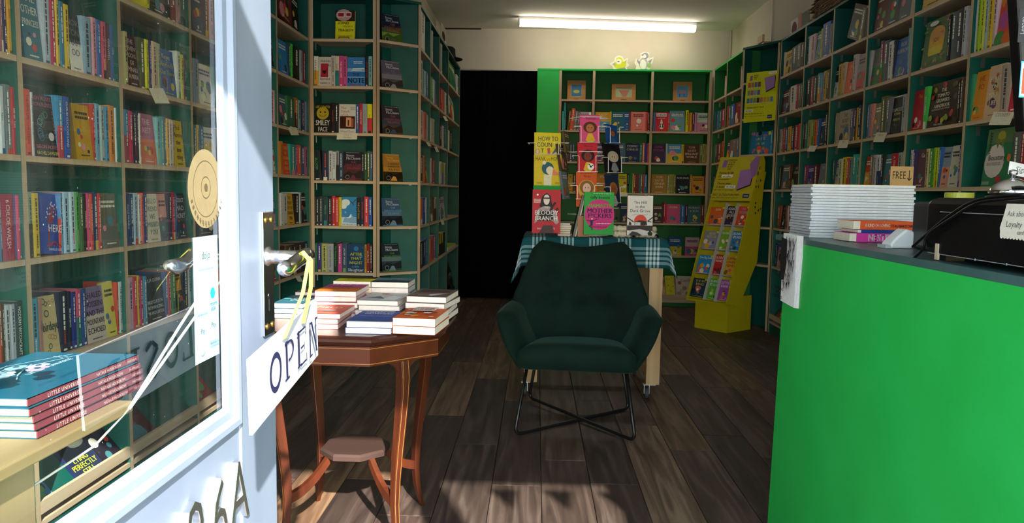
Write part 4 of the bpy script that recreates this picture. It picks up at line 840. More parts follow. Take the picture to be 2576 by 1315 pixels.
# ------------------------------------------------------------------ open entrance door
DX, DT = -0.45, 0.030
door = thing('door_1', 'open pale blue glazed entrance door carrying house number 96A', 'door', (DX, 0.24, 0)); door['kind'] = 'structure'
GY0, GY1, GZ0, GZ1 = 0.56, 1.062, 0.835, 1.80
def dbox(y0, y1, z0, z1, x0=-DT, x1=0.0): mb = MB(); mb.box((DX + x0, y0, z0), (DX + x1, y1, z1)); return mb
add(door, 'stile', dbox(1.125, 1.285, 0.02, 1.9), M['doorpaint'], bevel=0.004)
add(door, 'stile', dbox(0.24, 0.30, 0.02, 1.9), M['doorpaint'], bevel=0.004)
add(door, 'top_rail', dbox(0.30, 1.125, 1.86, 1.9), M['doorpaint'], bevel=0.003)
add(door, 'lower_panel', dbox(0.30, 1.125, 0.02, 0.785, -DT + .004, -0.003), M['doorpaint'])
def bead(y0, y1, z0, z1, t):
    """sloping glazing bead around the glass, three mouldings"""
    mb = MB(); prof = [(0.0, -0.001), (0.006, 0.005), (0.014, 0.004), (0.020, -0.003), (0.030, -0.005), (t, -0.0125)]
    for (a, xa), (b, xb) in zip(prof[:-1], prof[1:]):
        A = [(y0 + a, z0 + a), (y1 - a, z0 + a), (y1 - a, z1 - a), (y0 + a, z1 - a)]; B = [(y0 + b, z0 + b), (y1 - b, z0 + b), (y1 - b, z1 - b), (y0 + b, z1 - b)]
        for i in range(4):
            j = (i + 1) % 4; mb.poly([(DX + xa, *A[i]), (DX + xa, *A[j]), (DX + xb, *B[j]), (DX + xb, *B[i])])
    return mb
add(door, 'glazing_bead', bead(0.30, 1.125, 0.785, 1.86, 0.038), M['doorpaint'])
gp = MB(); gp.poly([(DX - 0.0135, 0.302, 0.787), (DX - 0.0135, 1.124, 0.787), (DX - 0.0135, 1.124, 1.859), (DX - 0.0135, 0.302, 1.859)]); add(door, 'pane', gp, M['doorglass'])
def lever(sx, x0):
    mb = MB(); mb.lathe([(0.0165, 0), (0.0165, 0.006), (0.0115, 0.010), (0.0115, 0.02), (0.011, 0.052)], 16)
    mb.xform(Matrix.Translation((x0, 1.243, 1.037)) @ Matrix.Rotation(math.radians(90 * sx), 4, 'Y'))
    P = [(0.050, 1.244, 1.037), (0.064, 1.242, 1.039), (0.074, 1.230, 1.042), (0.076, 1.208, 1.042), (0.072, 1.180, 1.036), (0.069, 1.155, 1.030), (0.070, 1.130, 1.029), (0.072, 1.113, 1.033)]
    mb.tube([(x0 + sx * a, b, c) for a, b, c in P], [0.0105, 0.012, 0.0125, 0.012, 0.011, 0.0115, 0.0125, 0.008], 12); return mb
for sx, x0 in ((1, DX), (-1, DX - DT)):
    pb = MB(); pb.box((x0, 1.222, 0.905), (x0 + sx * 0.004, 1.272, 1.112)) if sx > 0 else pb.box((x0 - 0.004, 1.222, 0.905), (x0, 1.272, 1.112))
    plate = add(door, 'lock_plate', pb, M['steel'], bevel=0.0015)
    sub(plate, door, 'lever_handle', lever(sx, x0), M['steel'], smooth=True)
    for y in (1.235, 1.26):
        for z in (1.098, 0.92):
            s = MB(); s.lathe([(0.0055, 0), (0.0045, 0.002), (0, 0.0026)], 10); s.xform(Matrix.Translation((x0 + sx * 0.004, y, z)) @ Matrix.Rotation(math.radians(90 * sx), 4, 'Y')); sub(plate, door, 'screw', s, M['brass'], smooth=True)
    if sx > 0:
        k = MB(); k.prism([(1.2445, 0.945), (1.2495, 0.945), (1.2495, 0.965)] + [(1.247 + 0.006 * math.cos(a), 0.97 + 0.006 * math.sin(a)) for a in [x * .5 - .5 for x in range(9)]] + [(1.2445, 0.965)], 0.0, 0.0005, to3=lambda a, b, c: (x0 + 0.0041 + c, a, b)); sub(plate, door, 'keyhole', k, M['black'])
def solid_text(mb, t, O, U, V, size, depth, sx=1.0, col='ffffff'):
    vs, fs, L = text_geo(t); U = Vector(U); V = Vector(V); N = U.cross(V); O = Vector(O); k = size / CAP; xs = [v[0] for v in vs]; cx = (min(xs) + max(xs)) / 2
    f3 = [O + U * ((x - cx) * k * sx) + V * (y * k) for x, y in vs]; keys = {}; idx = []
    for p, q in zip(vs, f3):
        kk = (round(p[0], 4), round(p[1], 4)); keys.setdefault(kk, len(keys)); idx.append(keys[kk])
    ed = {}
    for f in fs:
        for a, b in zip(f, f[1:] + f[:1]):
            e = (idx[a], idx[b]); r = (e[1], e[0])
            if r in ed: ed.pop(r)
            else: ed[e] = (a, b)
    mb.raw([p + N * depth for p in f3], fs, col)
    for a, b in ed.values(): mb.poly([f3[a], f3[b], f3[b] + N * depth, f3[a] + N * depth], col)
for ch, yc in (('9', 0.952), ('6', 1.030), ('A', 1.101)):
    mb = MB(); solid_text(mb, ch, (DX - 0.003, yc, 0.638), (0, 1, 0), (0, 0, 1), 0.098, 0.010, 0.8); add(door, 'house_number', mb, M['numeral'], bevel=0.002)
# stickers on the glass
gx = DX - 0.0128
c0 = on_x(517, 475, gx); mb = MB(); pg = Page(mb, (gx, c0.y - 0.055, c0.z - 0.055), (0, 1, 0), (0, 0, 1), 0.11, 0.11, eps=0.0002); pg.disc(.5, .5, .5, '8c7e5e', 36); pg.ring(.5, .5, .36, .03, '5a5038', 28); pg.ring(.5, .52, .14, .06, '5a5038', 20); pg.disc(.5, .52, .05, '5a5038', 10)
for i in range(14):
    a = math.radians(200 + i * 10.5); pg.line([(.5 + .41 * math.cos(a), .5 + .41 * math.sin(a)), (.5 + .46 * math.cos(a), .5 + .46 * math.sin(a))], 0.003, '5a5038')
tag(mb.build('window_sticker', M['matte']), 'round beige sticker on the door glass', 'sticker')
a, b = on_x(484, 598, gx), on_x(549, 890, gx); mb = MB(); pg = Page(mb, (gx, a.y, b.z), (0, 1, 0), (0, 0, 1), b.y - a.y + .004, a.z - b.z, eps=0.0002)
pg.rect(0, 0, 1, 1, 'a4c8d8'); pg.text('dojo', .5, .85, .5, .06, '4a5a50'); pg.marks(.5, .74, .6, .02, '8aa0a8', 1); pg.disc(.74, .53, .1, '1f9fe0', 14); pg.text('VISA', .74, .40, .34, .035, '2a5fa0'); pg.text('Pay', .3, .25, .3, .04, '506068'); pg.text('Pay', .74, .27, .34, .04, '30383c'); pg.rect(.6, .44, .9, .45, '4a80b0'); pg.disc(.25, .1, .1, '9fc8dc', 10); pg.marks(.74, .12, .36, .06, '8098a0', 2); pg.marks(.25, .4, .4, .03, '90a4a8', 1)
tag(mb.build('payment_sticker', M['matte']), 'tall pale blue card-payment sticker on the door glass', 'sticker')
# OPEN sign on its yellow ribbon
SN, SF = Vector((-0.352, 0.89, 0)), Vector((-0.372, 1.252, 0)); su = (SF - SN).normalized(); sn = su.cross(Vector((0, 0, 1)))
cs = [on_plane(x, y, SN, sn) for x, y in ((636, 1098), (800, 890), (790, 765), (613, 918))]
sign = thing('hanging_sign', 'white board reading OPEN hung on the door handle by yellow ribbon', 'sign', SN)
uu = (cs[1] - cs[0]).normalized(); uu2 = (cs[2] - cs[3]); W = (uu2.length + (cs[1] - cs[0]).length) / 2; vv = ((cs[3] - cs[0]) + (cs[2] - cs[1])) / 2; H = vv.length; vv.normalize(); O = cs[0]
uu = (((cs[1] - cs[0]) + (cs[2] - cs[3])) / 2).normalized(); O = sum(cs, Vector()) / 4 - uu * W / 2 - vv * H / 2; nn = uu.cross(vv).normalized(); vv = nn.cross(uu)
mb = MB()
for (p, q) in (((0, 0), (1, 1)),):
    c4 = [O, O + uu * W, O + uu * W + vv * H, O + vv * H]; bk = [c - nn * 0.004 for c in c4]
    mb.poly(c4, 'c6cadb'); mb.poly(bk[::-1], 'e6e8ee')
    for i in range(4): mb.poly([bk[i], bk[(i + 1) % 4], c4[(i + 1) % 4], c4[i]], 'e8eaf2')
add(sign, 'board', mb, M['matte'])
def slab_letter(p, ch, x0, x1, y0, y1, c):
    """typewriter-style letters with slab serifs"""
    w, h = x1 - x0, y1 - y0; t = w * .15; s = h * .07
    R_ = lambda a, b, cc, d, _=0: p.rect(x0 + a * w, y0 + b * h, x0 + cc * w, y0 + d * h, c)
    if ch == 'O': p.ring((x0 + x1) / 2, (y0 + y1) / 2, w * .5, .3, c, 26, ry=h * .5)
    if ch in 'PED': R_(.14, 0, .34, 1, 0); R_(0, 0, .48, .06, 0) if ch == 'P' else R_(0, 0, .5, .06, 0); R_(0, .94, .5, 1, 0)
    if ch in 'PD':
        cy, ry = (.73, .27) if ch == 'P' else (.5, .5); n = 14
        for i in range(n):
            a, b = [-math.pi / 2 + math.pi * k / n for k in (i, i + 1)]; f = lambda q, k: (x0 + w * (.45 + .5 * k * math.cos(q)), y0 + h * (cy + ry * math.sin(q) * (k if k == 1 else .8)))
            p.mb.poly([p.P(*f(a, 1)), p.P(*f(b, 1)), p.P(*f(b, .7)), p.P(*f(a, .7))], c, p.mat)
        R_(.3, cy + ry - .07, .47, cy + ry, 0); R_(.3, cy - ry, .47, cy - ry + .07, 0)
    if ch == 'E': R_(.3, .94, .95, 1, 0); R_(.3, 0, .98, .06, 0); R_(.3, .48, .7, .54, 0); R_(.88, .78, .95, 1, 0); R_(.91, 0, .98, .24, 0); R_(.64, .4, .7, .62, 0)
    if ch == 'N': R_(.1, 0, .2, 1, 0); R_(.8, 0, .9, 1, 0); R_(0, 0, .34, .06, 0); R_(0, .94, .3, 1, 0); R_(.66, .94, 1, 1, 0); p.shape([(x0 + .1 * w, y1), (x0 + .28 * w, y1), (x0 + .9 * w, y0), (x0 + .76 * w, y0)], c)
    if ch == 'L': R_(.14, 0, .34, 1, 0); R_(0, .94, .5, 1, 0); R_(0, 0, .95, .06, 0); R_(.88, 0, .95, .26, 0)
    if ch == 'C': p.ring((x0 + x1) / 2, (y0 + y1) / 2, w * .5, .3, c, 26, ry=h * .5); p.k += 1; p.rect(x0 + .72 * w, y0 + .3 * h, x1 + .02 * w, y0 + .68 * h, 'e6e8ee')
    if ch == 'S': p.line([(x0 + .9 * w, y0 + .8 * h), (x0 + .5 * w, y0 + .97 * h), (x0 + .12 * w, y0 + .76 * h), (x0 + .5 * w, y0 + .52 * h), (x0 + .88 * w, y0 + .26 * h), (x0 + .5 * w, y0 + .03 * h), (x0 + .1 * w, y0 + .2 * h)], w * p.w * .17, c)
mb = MB(); p = Page(mb, O, uu, vv, W, H, eps=0.0004)
for ch, a, b in (('O', .22, .38), ('P', .42, .56), ('E', .59, .73), ('N', .76, .91)): slab_letter(p, ch, a, b, .2, .78, '23264a')
add(sign, 'open_lettering', mb, M['matte'])
mb = MB(); p = Page(mb, O + uu * W - nn * 0.004, -uu, vv, W, H, eps=0.0004)
for i, ch in enumerate('CLOSED'): slab_letter(p, ch, .08 + .145 * i, .19 + .145 * i, .2, .78, '23264a')
add(sign, 'closed_lettering', mb, M['matte'])
mb = MB()
def strip(mb, pts, w, side, col):
    side = Vector(side)
    for a, b in zip(pts[:-1], pts[1:]):
        a, b = Vector(a), Vector(b); mb.poly([a - side * w, a + side * w, b + side * w, b - side * w], col); q = Vector((0.0006, 0, 0)); mb.poly([b - side * w + q, b + side * w + q, a + side * w + q, a - side * w + q], col)
top = Vector((-0.3725, 1.19, 1.051)); e1 = O + uu * W * .40 + vv * H * .88 + nn * .003; e2 = O + uu * W * .70 + vv * H * .84 + nn * .003
strip(mb, [top, top + Vector((.012, -.004, -.012)), top + (e1 - top) * .5 + Vector((.014, 0, 0)), e1], 0.005, (0.3, .9, .2), 'e6ec58'); strip(mb, [top + Vector((0, .01, 0)), top + Vector((.012, .008, -.014)), top + (e2 - top) * .5 + Vector((.012, .004, 0)), e2], 0.005, (0.3, .9, -.1), 'e6ec58')
strip(mb, [top, top + Vector((-.016, 0, -.012)), top + Vector((-.018, 0, -.02))], 0.005, (0, 1, 0), 'e6ec58')
add(sign, 'ribbon', mb, attr_mat('yellow_ribbon', 0.5))
# white cord holding the door back
cord = MB(); a1, a2 = on_x(560, 655, -0.508), on_x(560, 700, -0.508); e = on_x(323, 1028, -0.508); e.x = -0.507
cord.tube([a1, a1.lerp(e, .5) + Vector((-.004, 0, -.003)), e], 0.0022, 6); cord.tube([a2, a2.lerp(e, .5) + Vector((-.004, 0, -.006)), e], 0.0022, 6); cord.tube([e, e + Vector((-.01, -.06, -.028)), e + Vector((-.03, -.14, -.045)), e + Vector((-.06, -.2, -.04))], 0.0015, 6)
tag(cord.build('cord', principled('white_cord', 'efeadf', 0.9), smooth=True), 'white cord tied from the door handle to the window table', 'cord')

# ------------------------------------------------------------------ window table and its pile of poetry books
wt = thing('window_table', 'pine window table inside the door with a pile of teal books', 'table', (-0.8, 0.6, 0))
LZ = 0.879
mb = MB(); mb.box((-1.0, 0.3, LZ - 0.014), (-0.508, 0.925, LZ)); add(wt, 'table_top', mb, M['plyy'], bevel=0.002)
lp = wood('grey_pine', '9a8260', 'b89c74', 'Z', 20, 0.6)
for x, y in ((-0.585, 0.70), (-0.98, 0.70), (-0.585, 0.31), (-0.98, 0.31)):
    mb = MB(); mb.box((x, y, 0), (x + 0.06, y + 0.06, LZ - 0.0145)); add(wt, 'leg', mb, lp, bevel=0.003)
def universe_art(pg):
    rn = random.Random(12); L = lambda *p: pg.line(p, 0.0016, 'bfe0ee')
    L((.96, .60), (.78, .74), (.62, .86), (.45, .88), (.30, .90)); L((.93, .52), (.74, .62), (.64, .66), (.54, .70), (.40, .80)); L((.62, .86), (.5, .82), (.36, .84)); L((.58, .78), (.46, .76), (.38, .74)); L((.56, .72), (.5, .66), (.42, .62)); L((.88, .66), (.86, .55)); L((.85, .68), (.83, .57)); L((.64, .66), (.52, .6), (.4, .52), (.3, .42))
    for x, y, c in ((.16, .66, 'e8e8f0'), (.34, .70, 'c8a8d0'), (.46, .60, '9cc8dc'), (.28, .50, 'e8d8e8'), (.20, .42, 'f0f0f4'), (.40, .34, 'f4f4f4'), (.30, .24, 'c8a8cc'), (.1, .34, '9cc8dc'), (.08, .56, 'c8a0c0')):
        for i in range(6): a = i * 1.05; pg.disc(x + .04 * math.cos(a), y + .035 * math.sin(a), .028, c, 7)
        pg.disc(x, y, .018, '305878', 6)
    pg.text('LITTLE', .14, .09, .22, .045, 'e0ecf0', rot=0, skew=.1); pg.text('UNIVERSE', .34, .09, .3, .045, 'e0ecf0', skew=.1)
for i in range(5):
    rn = random.Random(i + 3); th = 0.0088; z0 = LZ + 0.0005 + i * (th + 0.0004); dy = [0.002, 0.0, -0.003, -0.010, -0.005][i]; dx = [0.0, -0.001, 0.0, 0.001, -0.004][i]; Ls = 0.222
    b = thing('poetry_book', 'teal LITTLE UNIVERSE paperback with a plum spine, %s in the pile' % ['lowest', 'second from bottom', 'middle one', 'second from top', 'topmost'][i], 'book', (-0.55, 0.87, z0), 'poetry books piled on the window table')
    x1, x0, y0, y1 = -0.528 + dx, -0.668 + dx, 0.768 + dy, 0.768 + dy + Ls
    mb = MB(); mb.box((x0 + .001, y0 + .001, z0 + .0008), (x1 - .002, y1 - .001, z0 + th - .0008), 'c6bda6'); add(b, 'page_block', mb, M['matte'])
    mb = MB(); mb.box((x0, y0, z0), (x1, y1, z0 + .0007), '1f5f78'); mb.box((x0, y0, z0 + th - .0007), (x1, y1, z0 + th), '1f6078'); mb.box((x1 - .0015, y0, z0), (x1, y1, z0 + th), '8c3c4a'); add(b, 'cover', mb, M['print'])
    mb = MB(); pg = Page(mb, (x1, y0, z0), (0, 1, 0), (0, 0, 1), Ls, th, eps=0.0003)
    pg.text('LITTLE UNIVERSE', .27, .48, .36, .5, 'f4e4dc', track=.08); pg.text('NATALIE HOLBOROW', .68, .48, .32, .42, 'f0d8d0'); pg.text('PARTHIAN', .92, .48, .12, .36, 'e8c8c0')
    if i == 4: universe_art(Page(mb, (x0, y0, z0 + th), (0, 1, 0), (-1, 0, 0), Ls, 0.14, eps=0.0003)) if False else universe_art(Page(mb, (x1, y0, z0 + th), (0, 1, 0), (-1, 0, 0), Ls, x1 - x0, eps=0.0003))
    add(b, 'title_lettering', mb, M['print'])
# face-out books on the sloping board under the left wall bookcase
def tray_book(px0, px1, py, col, lab, art=None, w=None, h=0.198, key='A', zb=0.128, out=-0.018, ang=40):
    U = UNITS[key]; P = U['P'] + U['n'] * out; a, b = [on_plane(x, py, P, U['n']) for x in (px0, px1)]; x = (a - U['P']).dot(U['u']); w = (b - a).length
    Pm = U['P'] + U['u'] * x + U['n'] * out; Pm.z = zb; m = frame_mat(Pm, U['u'], -U['n'], (0, 0, 1)) @ Matrix.Rotation(math.radians(-ang), 4, 'X')
    root = empty('display_book', label=lab, cat='book', group='books on the low sloping boards', mat=m); mb = MB(); tm = MB()
    face_book(mb, w, h, 0.014, col, None, None, None, random.Random(int(px0)), art, tm=tm); mb.build('cover', M['print'], root)
    if tm.f: tm.build('title_lettering', M['print'], root)
    pm = MB(); pm.box((0.002, 0.002, 0.002), (w - 0.003, 0.0115, h - 0.003), 'ddd3bf'); pm.build('page_block', M['matte'], root)
def lying(p, tm):
    p.rect(0, .45, 1, 1, '1c2028'); p.disc(.7, .7, .25, '606058', 12, ry=.1); p.rect(0, 0, .12, 1, '26305a')
    for i, l in enumerate(('LYING', 'PERFECTLY', 'STILL')): p.text(l, .5, .4 - .13 * i, [.5, .78, .42][i], .1, 'e8e838', bold=.05, mb=tm)
tray_book(199, 268, 1180, '26304e', 'LYING PERFECTLY STILL book on the low sloping board left of the door', lying)
tray_book(270, 314, 1150, '2a2430', 'dark flowered book beside LYING PERFECTLY STILL on the sloping board'); tray_book(98, 142, 1240, '4a88b0', 'green and pink landscape book at the near end of the sloping board')
def mosley(p, tm): p.rect(0, 0, 1, .6, '5a2a30'); p.disc(.35, .4, .3, 'a03848', 12); p.disc(.5, .2, .25, '4a8088', 10); p.text('Sara', .62, .84, .5, .08, 'e0dcd4', mb=tm); p.text('Moss', .66, .7, .5, .08, 'e0dcd4', mb=tm)
tray_book(332, 398, 1105, '2a2228', 'dark red illustrated book on the sloping board beyond the window table', mosley); tray_book(505, 545, 1000, 'a83840', 'red book on the sloping board near the door stile')
# ------------------------------------------------------------------ octagonal mahogany table
TC = Vector((-0.60, 2.485, 0)); TZ = 0.722
M['mahog'] = wood('polished_mahogany', '38170c', '522612', 'Z', 22, 0.42, 0.3, coat=0.12); M['mahogdark'] = wood('dark_mahogany', '2e1612', '46221a', 'X', 16, 0.35, 0.35, coat=0.15); M['inlay'] = principled('boxwood_inlay', '96622e', 0.5)
ot = thing('octagonal_table', 'antique mahogany octagonal table piled with new paperbacks', 'table', TC)
def octo(R, ph=21): return [(TC.x + R * math.cos(math.radians(ph + 45 * i)), TC.y + R * math.sin(math.radians(ph + 45 * i))) for i in range(8)]
def ringed(levels, mat='mahogdark'):
    mb = MB()
    for (r0, z0), (r1, z1) in zip(levels[:-1], levels[1:]):
        A, B = octo(r0), octo(r1)
        for i in range(8): j = (i + 1) % 8; mb.poly([(*A[i], z0), (*A[j], z0), (*B[j], z1), (*B[i], z1)])
    mb.poly([(*p, levels[0][1]) for p in reversed(octo(levels[0][0]))]); mb.poly([(*p, levels[-1][1]) for p in octo(levels[-1][0])]); return mb
add(ot, 'table_top', ringed([(0.325, TZ - .032), (0.338, TZ - .028), (0.352, TZ - .016), (0.352, TZ - .008), (0.346, TZ - .004), (0.338, TZ - .0045), (0.334, TZ)]), M['mahogdark'])
ap = add(ot, 'apron', ringed([(0.325, TZ - .092), (0.325, TZ - .033)]), wood('mahogany_apron', '3c170c', '54230f', 'X', 10, .42, .3, coat=.1))
mb = MB()
for r_, z_ in ((0.3262, TZ - .086), (0.3262, TZ - .040)):
    A = octo(r_)
    for i in range(8): j = (i + 1) % 8; mb.poly([(*A[i], z_), (*A[j], z_), (*A[j], z_ + .0022), (*A[i], z_ + .0022)])
sub(ap, ot, 'inlay_line', mb, M['inlay'])
prof = [(0.286, .632), (0.292, .58), (0.288, .52), (0.277, .44), (0.262, .34), (0.250, .24), (0.246, .16), (0.252, .09), (0.264, .04), (0.276, 0.0)]
wid = [.030, .030, .029, .027, .025, .023, .021, .019, .016, .013]
for k in range(4):
    a = math.radians(43.5 + 90 * k); d = Vector((math.cos(a), math.sin(a), 0)); t = Vector((-d.y, d.x, 0)); mb = MB(); rings = []
    for (r, z), w in zip(prof, wid):
        c = TC + d * r; rings.append([c + d * w * .55 + t * w * .5 + Vector((0, 0, z)), c + d * w * .55 - t * w * .5 + Vector((0, 0, z)), c - d * w * .5 - t * w * .62 + Vector((0, 0, z)), c - d * w * .5 + t * w * .62 + Vector((0, 0, z))])
    for A, B in zip(rings[:-1], rings[1:]):
        for i in range(4): j = (i + 1) % 4; mb.poly([A[i], A[j], B[j], B[i]])
    mb.poly(rings[0]); mb.poly(rings[-1][::-1]); leg = add(ot, 'leg', mb, M['mahog'], bevel=0.002)
    mb = MB()
    for s in (-.32, .32):
        P = [TC + d * (r + w * .556) + t * w * s + Vector((0, 0, z)) for (r, z), w in zip(prof, wid)]
        for A, B in zip(P[:-1], P[1:]): mb.poly([A - t * .0009, A + t * .0009, B + t * .0009, B - t * .0009])
    sub(leg, ot, 'inlay_line', mb, M['inlay'])
    for s in (-1, 1):
        mb = MB(); c = TC + d * .285; Q = []
        for i in range(7): q = i / 6 * math.pi / 2; Q.append((0.016 + .06 * (1 - math.sin(q)) if False else 0.014 + .055 * (1 - math.cos(q)), .575 + .055 * math.sin(q)))
        pts = [(0.013, .63)] + [(0.013, .56)] + Q + [(0.075, .63)]
        mb.prism(pts, -.007, .007, to3=lambda x, z, e: tuple(c + t * s * x + d * e + Vector((0, 0, z)))); add(ot, 'corner_bracket', mb, M['mahog'])
    mb = MB(); R0, R1 = 0.10, 0.243; P = []
    for i in range(9): q = i / 8; P.append((R0 + (R1 - R0) * q, 0.262 - 0.10 * q - 0.02 * math.sin(q * math.pi)))
    up = [(r, z + .016) for r, z in P]; dn = [(r, z - .016) for r, z in reversed(P)]
    for i in range(8):
        for e in (-.009, .009):
            q = [P[i], P[i + 1]]; mb.poly([tuple(TC + d * r + t * e + Vector((0, 0, z + s))) for r, z, s in ((q[0][0], q[0][1], -.016), (q[1][0], q[1][1], -.016), (q[1][0], q[1][1], .016), (q[0][0], q[0][1], .016))])
        for s in (-.016, .016): mb.poly([tuple(TC + d * r + t * e + Vector((0, 0, z + s))) for r, z, e in ((P[i][0], P[i][1], -.009), (P[i + 1][0], P[i + 1][1], -.009), (P[i + 1][0], P[i + 1][1], .009), (P[i][0], P[i][1], .009))])
    add(ot, 'stretcher', mb, M['mahog'])
lo = [(0.108, .262), (0.118, .268), (0.118, .282), (0.112, .288), (0.110, .289)]
add(ot, 'lower_shelf', ringed(lo), wood('worn_mahogany', '332521', '3d2c27', 'X', 14, .6, .2, coat=.0))
# ---- paperbacks on the table: front edge given left/right in the picture at the height of the pile's top
def pile(xl, xr, y, Y, n, th, col, label, art=None, depth=0.198, rots=None, under=None, titles=None, pages='e6d6cf', sec=None, yaw=0):
    """n paperbacks, fore page ends towards the door; the front of the top cover runs xl..xr at height y, distance Y"""
    a, b = on_y(xl, y, Y), on_y(xr, y, Y); ztop = a.z * .5 + b.z * .5; w = (b - a).length; z = TZ + .0006; th = (ztop - TZ) / n if th is None else th
    for i in range(n):
        rn = random.Random(int(xl) * 7 + i); tip = i == n - 1; ang = yaw + (0 if tip else rn.uniform(-3.5, 3.5)); ox = 0 if tip else rn.uniform(-.008, .008); c = under or col
        m = Matrix.Translation((a.x + ox, Y + rn.uniform(-.004, .004), z)) @ Matrix.Rotation(math.radians(ang), 4, 'Z'); z += th + .0005
        lab = label + (', topmost' if tip else ', %s from bottom' % ordinal(i + 1)) if n > 1 else label
        root = empty('paperback_book', label=lab, cat='book', group='paperbacks piled on the octagonal table', mat=m)
        cc = col if tip else c; t = th - .0004; mb = MB()
        mb.box((0, 0, 0), (w, depth, .0007), cc); mb.box((0, 0, .0007), (.001, depth, t - .0007), cc)
        nseg = 8; bend = .004 if tip else .0
        for q in range(nseg):
            y0, y1 = depth * q / nseg, depth * (q + 1) / nseg; h0, h1 = [bend * (1 - k / nseg) ** 2 for k in (q, q + 1)] if tip and col == '2f4f9a' else (0, 0)
            mb.poly([(0, y0, t + h0), (w, y0, t + h0), (w, y1, t + h1), (0, y1, t + h1)], cc); mb.poly([(0, y1, t + h1 - .0006), (w, y1, t + h1 - .0006), (w, y0, t + h0 - .0006), (0, y0, t + h0 - .0006)], cc)
        if tip and art: art(Page(mb, (0, 0, t + .0002), (1, 0, 0), (0, 1, 0), w, depth, eps=.0004))
        mb.build('cover', M['print'], root); pm = MB(); pm.box((.001, .0012, .0007), (w - .0015, depth - .001, t - .0007), pages); pm.build('page_block', M['matte'], root)
def a_field(p): p.rect(0, 0, 1, .08, 'c85848'); p.text('FIELD', .5, .62, .9, .12, 'f0d8d0'); p.disc(.62, .3, .2, '8a8078', 14, ry=.09); p.disc(.5, .26, .2, '6a6460', 12, ry=.05); p.marks(.5, .88, .5, .05, 'f0d0c8', 1)
def a_helen(p): p.text('HELEN OF', .48, .86, .66, .08, 'e0e4f0'); p.text('NOWHERE', .48, .74, .66, .08, 'e0e4f0'); p.text('MAKENNA GOODMAN', .48, .5, .72, .05, 'c0c8e0'); p.marks(.45, .12, .3, .03, '98a4c8', 1)
def a_home(p):
    rn = random.Random(5)
    for i in range(18): p.disc(rn.uniform(.08, .92), rn.uniform(.08, .92), rn.uniform(.04, .09), rn.choice(['e0a020', 'e8e0d0', 'd84818', 'f0c040', '3a2018']), 8)
    p.rect(.25, .5, .8, .88, 'ecd8c8'); p.text('HOME', .52, .78, .44, .1, 'b84838', bold=.04); p.text('BOUND', .52, .62, .5, .1, 'b84838', bold=.04)
    for x in (.3, .72): p.disc(x, .28, .1, 'e8e4dc', 9); p.disc(x, .38, .1, '2a1c18', 9, ry=.04)
def a_pink(p):
    p.rect(0, 0, 1, .45, 'd87828'); p.shape([(0, .42), (.3, .5), (.6, .4), (1, .52), (1, .3), (0, .25)], 'c86830'); p.text('HEAT', .45, .85, .7, .12, 'e8c0d0', track=.2)
    for x in (.3, .6): p.disc(x, .58, .14, '6a3050', 9, ry=.03)
def a_grey(p): p.rect(0, .0, 1, .4, 'b8bcc0'); p.shape([(.5, .1), (.7, .6), (.95, .5), (.9, .05)], 'e0e0e0'); p.shape([(.1, .3), (.4, .5), (.6, .2)], '606a78'); p.disc(.42, .82, .12, 'c07868', 10, ry=.05)
def a_brown(p): p.rect(.1, .55, .9, .9, '4a3a34'); p.shape([(.3, .2), (.9, .5), (.6, .1)], 'd0c8c0'); p.rect(0, .05, .5, .3, '806a60')
def a_yel(p): p.rect(0, .62, 1, 1, '4a2820'); p.text('SCENES', .45, .5, .6, .09, '2a2a18', skew=.2); p.text('TRAGEDY', .5, .3, .7, .09, '2a2a18', skew=.2); p.text('CAROLE HAILEY', .5, .12, .7, .05, 'b06030')
def a_teal(p): p.rect(0, 0, 1, .35, '384858'); p.text('GIRL', .55, .75, .6, .12, 'a8c0c8'); p.shape([(0, .2), (.5, .45), (1, .3), (1, 0), (0, 0)], '2c3844')
def a_kik(p): p.text('KIK', .3, .85, .4, .1, 'd0e0e0', skew=.2); p.text('DAN', .65, .6, .6, .14, 'e0e8e8', bold=.04, skew=.2); p.text('OOS', .6, .36, .5, .12, 'd0e0e0', skew=.2); p.disc(.2, .5, .14, '4a98a0', 9)
def a_nest(p): p.text('NEST', .5, .5, .8, .14, 'b04848', bold=.04); p.rect(0, .7, 1, 1, '4a3030')
pile(750, 855, 790, 2.275, 3, None, 'd85a4c', 'coral red paperback picturing a grey field', a_field)
pile(872, 987, 809, 2.215, 2, None, '2f4f9a', 'royal blue paperback at the front of the octagonal table', a_helen, pages='eef2f4', yaw=-1)
pile(988, 1097, 800, 2.225, 2, None, 'd8622a', 'orange and yellow illustrated paperback at the front right corner', a_home, yaw=-5, pages='ece0d4')
pile(792, 896, 734, 2.47, 5, None, 'b04a84', 'magenta and orange paperback in the middle of the table', a_pink, under='b05a70')
pile(898, 1002, 757, 2.46, 4, None, 'c4c4be', 'pale grey and white paperback behind the blue pair', a_grey, yaw=-3)
pile(1022, 1124, 747, 2.46, 4, None, '6a5a52', 'brown paperback on the right-hand pile', a_brown, yaw=-6, pages='ead8d4')
pile(838, 933, 709, 2.675, 5, None, 'd8d62a', 'bright yellow paperback at the back of the octagonal table', a_yel, depth=.14)
pile(934, 1028, 711, 2.672, 5, None, '5a7884', 'slate blue paperback at the back right of the table', a_teal, depth=.14, yaw=-1)
pile(684, 760, 764, 2.45, 3, None, '2a5a68', 'dark teal paperback behind the hanging sign', a_kik)
pile(742, 800, 736, 2.675, 3, None, '8a6a68', 'dusty pink paperback behind the dark teal one', a_nest, depth=.14)
